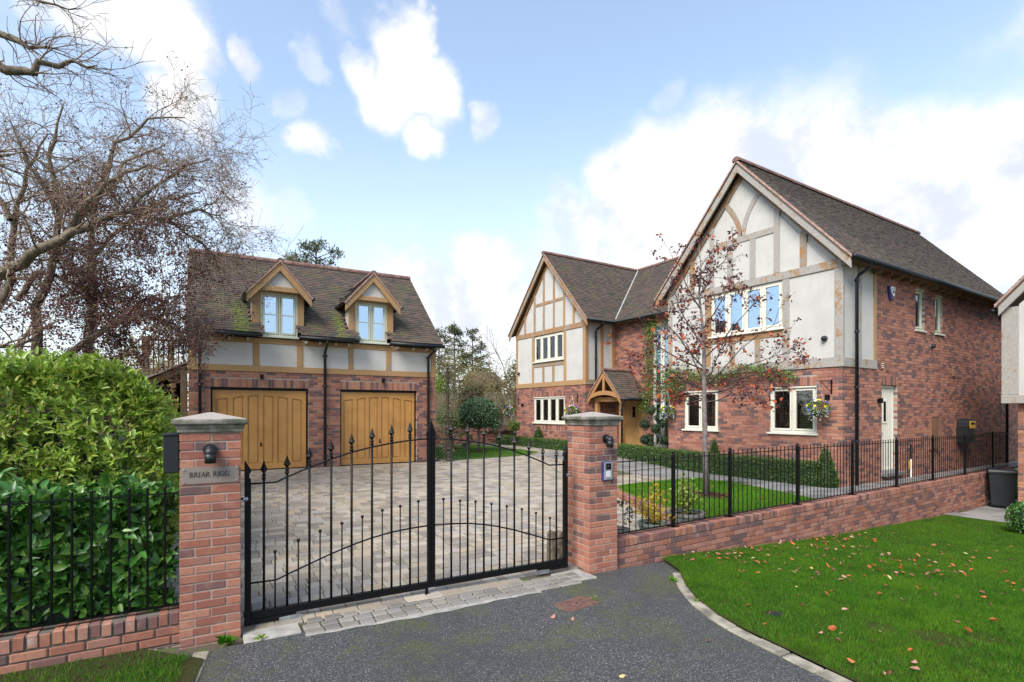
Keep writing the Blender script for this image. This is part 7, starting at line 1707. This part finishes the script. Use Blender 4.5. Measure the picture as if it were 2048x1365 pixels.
for pts, rs in L_:
    for k in range(int(len(pts) * 1.4)):
        i = rg.randint(int(len(pts) * .28), len(pts) - 1); s = pts[i]; ax = (pts[i] - pts[i - 1]).normalized(); d = (ax * .7 + Vector((rg.gauss(0, .75), rg.gauss(0, .75), rg.gauss(.12, .75)))).normalized()
        grow(s, d, rg.uniform(.6, 1.15), min(.017, rs[i] * .5), 2, polys, tips, rg, .8, .04, .26, (5, 7), 0, .0027, .58)
poly_tubes('trunk', L_[:1], 'bark_grey', th, 10)
for l_ in L_[1:]: poly_tubes('bough', [l_], 'bark_grey', th, 9)
poly_tubes('branch', polys, 'bark_twig', th, 5)
tp_ = np.array([tuple(t) for t in tips]); dep = tp_[:, 0] * FW[0] + tp_[:, 1] * FW[1]; px_ = 1024 + 1060 * (tp_[:, 0] * RT[0] + tp_[:, 1] * RT[1]) / dep; py_ = 822 - 1060 * (tp_[:, 2] - CAMH) / dep
den = np.clip((py_ - 330) / 260, .04, 1) * np.clip((px_ + 60) / 240, .35, 1) * np.clip((470 - px_) / 150, .12, 1)
for (n_, tot, mt, sz, T_) in (('berries', 20000, 'berry', .021, None), ('last_leaves', 900, 'gold_leaf', .05, None)):
    idx = nr.choice(len(tp_), tot, p=den / den.sum()); P_ = tp_[idx] + nr.normal(0, .035, (tot, 3)) - np.array([0, 0, .03])
    if n_ == 'berries':
        O_ = np.array([(0, 0, -.5), (.5, 0, 0), (0, .5, 0), (-.5, 0, 0), (0, -.5, 0), (0, 0, .5)]); OF = np.array([(0, 2, 1), (0, 3, 2), (0, 4, 3), (0, 1, 4), (5, 1, 2), (5, 2, 3), (5, 3, 4), (5, 4, 1)]); leaf_cloud(n_, P_, rdir(tot), rdir(tot), sz * nr.uniform(.7, 1.2, tot) * 1.6, mt, th, (O_, OF))
    else: leaf_cloud(n_, P_, rdir(tot), rdir(tot), sz, mt, th, (DIA, DIAF))
th = thing('overhanging_tree', tuple(PX(-420, 700, 4.5)), 'bare tree outside the frame whose grey twigs reach in at the top left', 'tree')
L2 = [limb([(-420, 700, 4.6), (-400, 300, 4.6), (-260, 190, 4.7), (-100, 150, 4.8), (0, 142, 4.8), (60, 145, 4.8), (130, 118, 4.9), (195, 132, 5)], .10, .006), limb([(-400, 300, 4.6), (-250, 60, 5), (-60, 50, 5), (30, 80, 5), (70, 95, 5), (130, 105, 5.1)], .06, .005), limb([(-250, 60, 5), (-100, -60, 5.2), (20, -20, 5.2), (80, 5, 5.2), (160, 18, 5.3)], .04, .004), limb([(-400, 300, 4.6), (-200, 330, 4.6), (-60, 300, 4.6), (20, 340, 4.7)], .05, .01)]
polys = []; tips = []; rg = random.Random(5)
for pts, rs in L2:
    for k in range(20):
        i = rg.randint(int(len(pts) * .45), len(pts) - 1); d = ((pts[i] - pts[i - 1]).normalized() * 1.0 + Vector((rg.gauss(0, .5), rg.gauss(0, .5), rg.gauss(0, .5)))).normalized(); grow(pts[i], d, rg.uniform(.25, .5), min(.008, rs[i] * .6), 1, polys, tips, rg, .6, 0, .18, (3, 5), 0, .0022, .55)
for l_ in L2: poly_tubes('bough', [l_], 'bark_grey', th, 8)
poly_tubes('branch', polys, 'bark_twig', th, 4)
# thicket under the hawthorn
for (px, d, r, h, mt, lab) in ((40, 13, 1.8, 2.6, 'dark_bush_leaf', 'dark thicket under the hawthorn at the left edge'), (140, 13.5, 1.9, 2.4, 'dark_bush_leaf', 'dark thicket under the hawthorn, right of the leftmost one'), (225, 13, 1.3, 2.5, 'purple_leaf', 'dark red-leaved shrub left of the log store'), (262, 14.5, 1.0, 2.9, 'gold_leaf', 'shrub with glowing yellow leaves left of the balustrade'), (-60, 12, 1.8, 2.8, 'dark_bush_leaf', 'dark thicket beyond the left edge of the frame'), (330, 17, 1.3, 3.3, 'olive_leaf', 'straw-coloured shrub seen through the balustrade')):
    q = PX(px, 800, d); q.z = .7; bush('thicket_shrub', lab, q, r, r * .7, h, mt, 2600, .085, loose=.3, group='shrubs in the thicket left of the garage')
th = thing('boundary_fence', tuple(PX(100, 800, 16)), 'dark board fence half hidden behind the thicket', 'fence'); q = PX(-200, 800, 15); f_ = Fr((q.x, q.y), 12); MB().rect(f_, 0, 6.5, .3, 2.3, -.05, 0).build('board_panel', 'oak_brown', th)
# clipped shrub at the right edge
q = PX(2042, 1020, 10.6); th = thing('clipped_shrub', (q.x, q.y, gout(q.x)), 'small bright green clipped shrub against the next house', 'shrub'); d = rdir(2200); P_ = np.array([[q.x + .12, q.y - .05, gout(q.x) + .33]]) + d * np.array([.30, .30, .34]) * (1 + nr.normal(0, .05, (2200, 1))); P_ = P_[P_[:, 2] > gout(q.x)]
leaf_cloud('foliage', P_, rdir(len(P_)), rdir(len(P_)), .035, 'laurel_leaf', th, (DIA, DIAF), width=1.3); MB().sphere((q.x + .12, q.y - .05, gout(q.x) + .32), .26, 10, 6, 1.1).build('inner_mass', 'topiary_leaf', th)

# ================================================================== render settings
sc.render.engine = 'CYCLES'
sc.cycles.max_bounces = 4; sc.cycles.diffuse_bounces = 3; sc.cycles.glossy_bounces = 3; sc.cycles.transparent_max_bounces = 8
for o in list(bpy.data.objects):
    if '_wl' in o: del o['_wl']
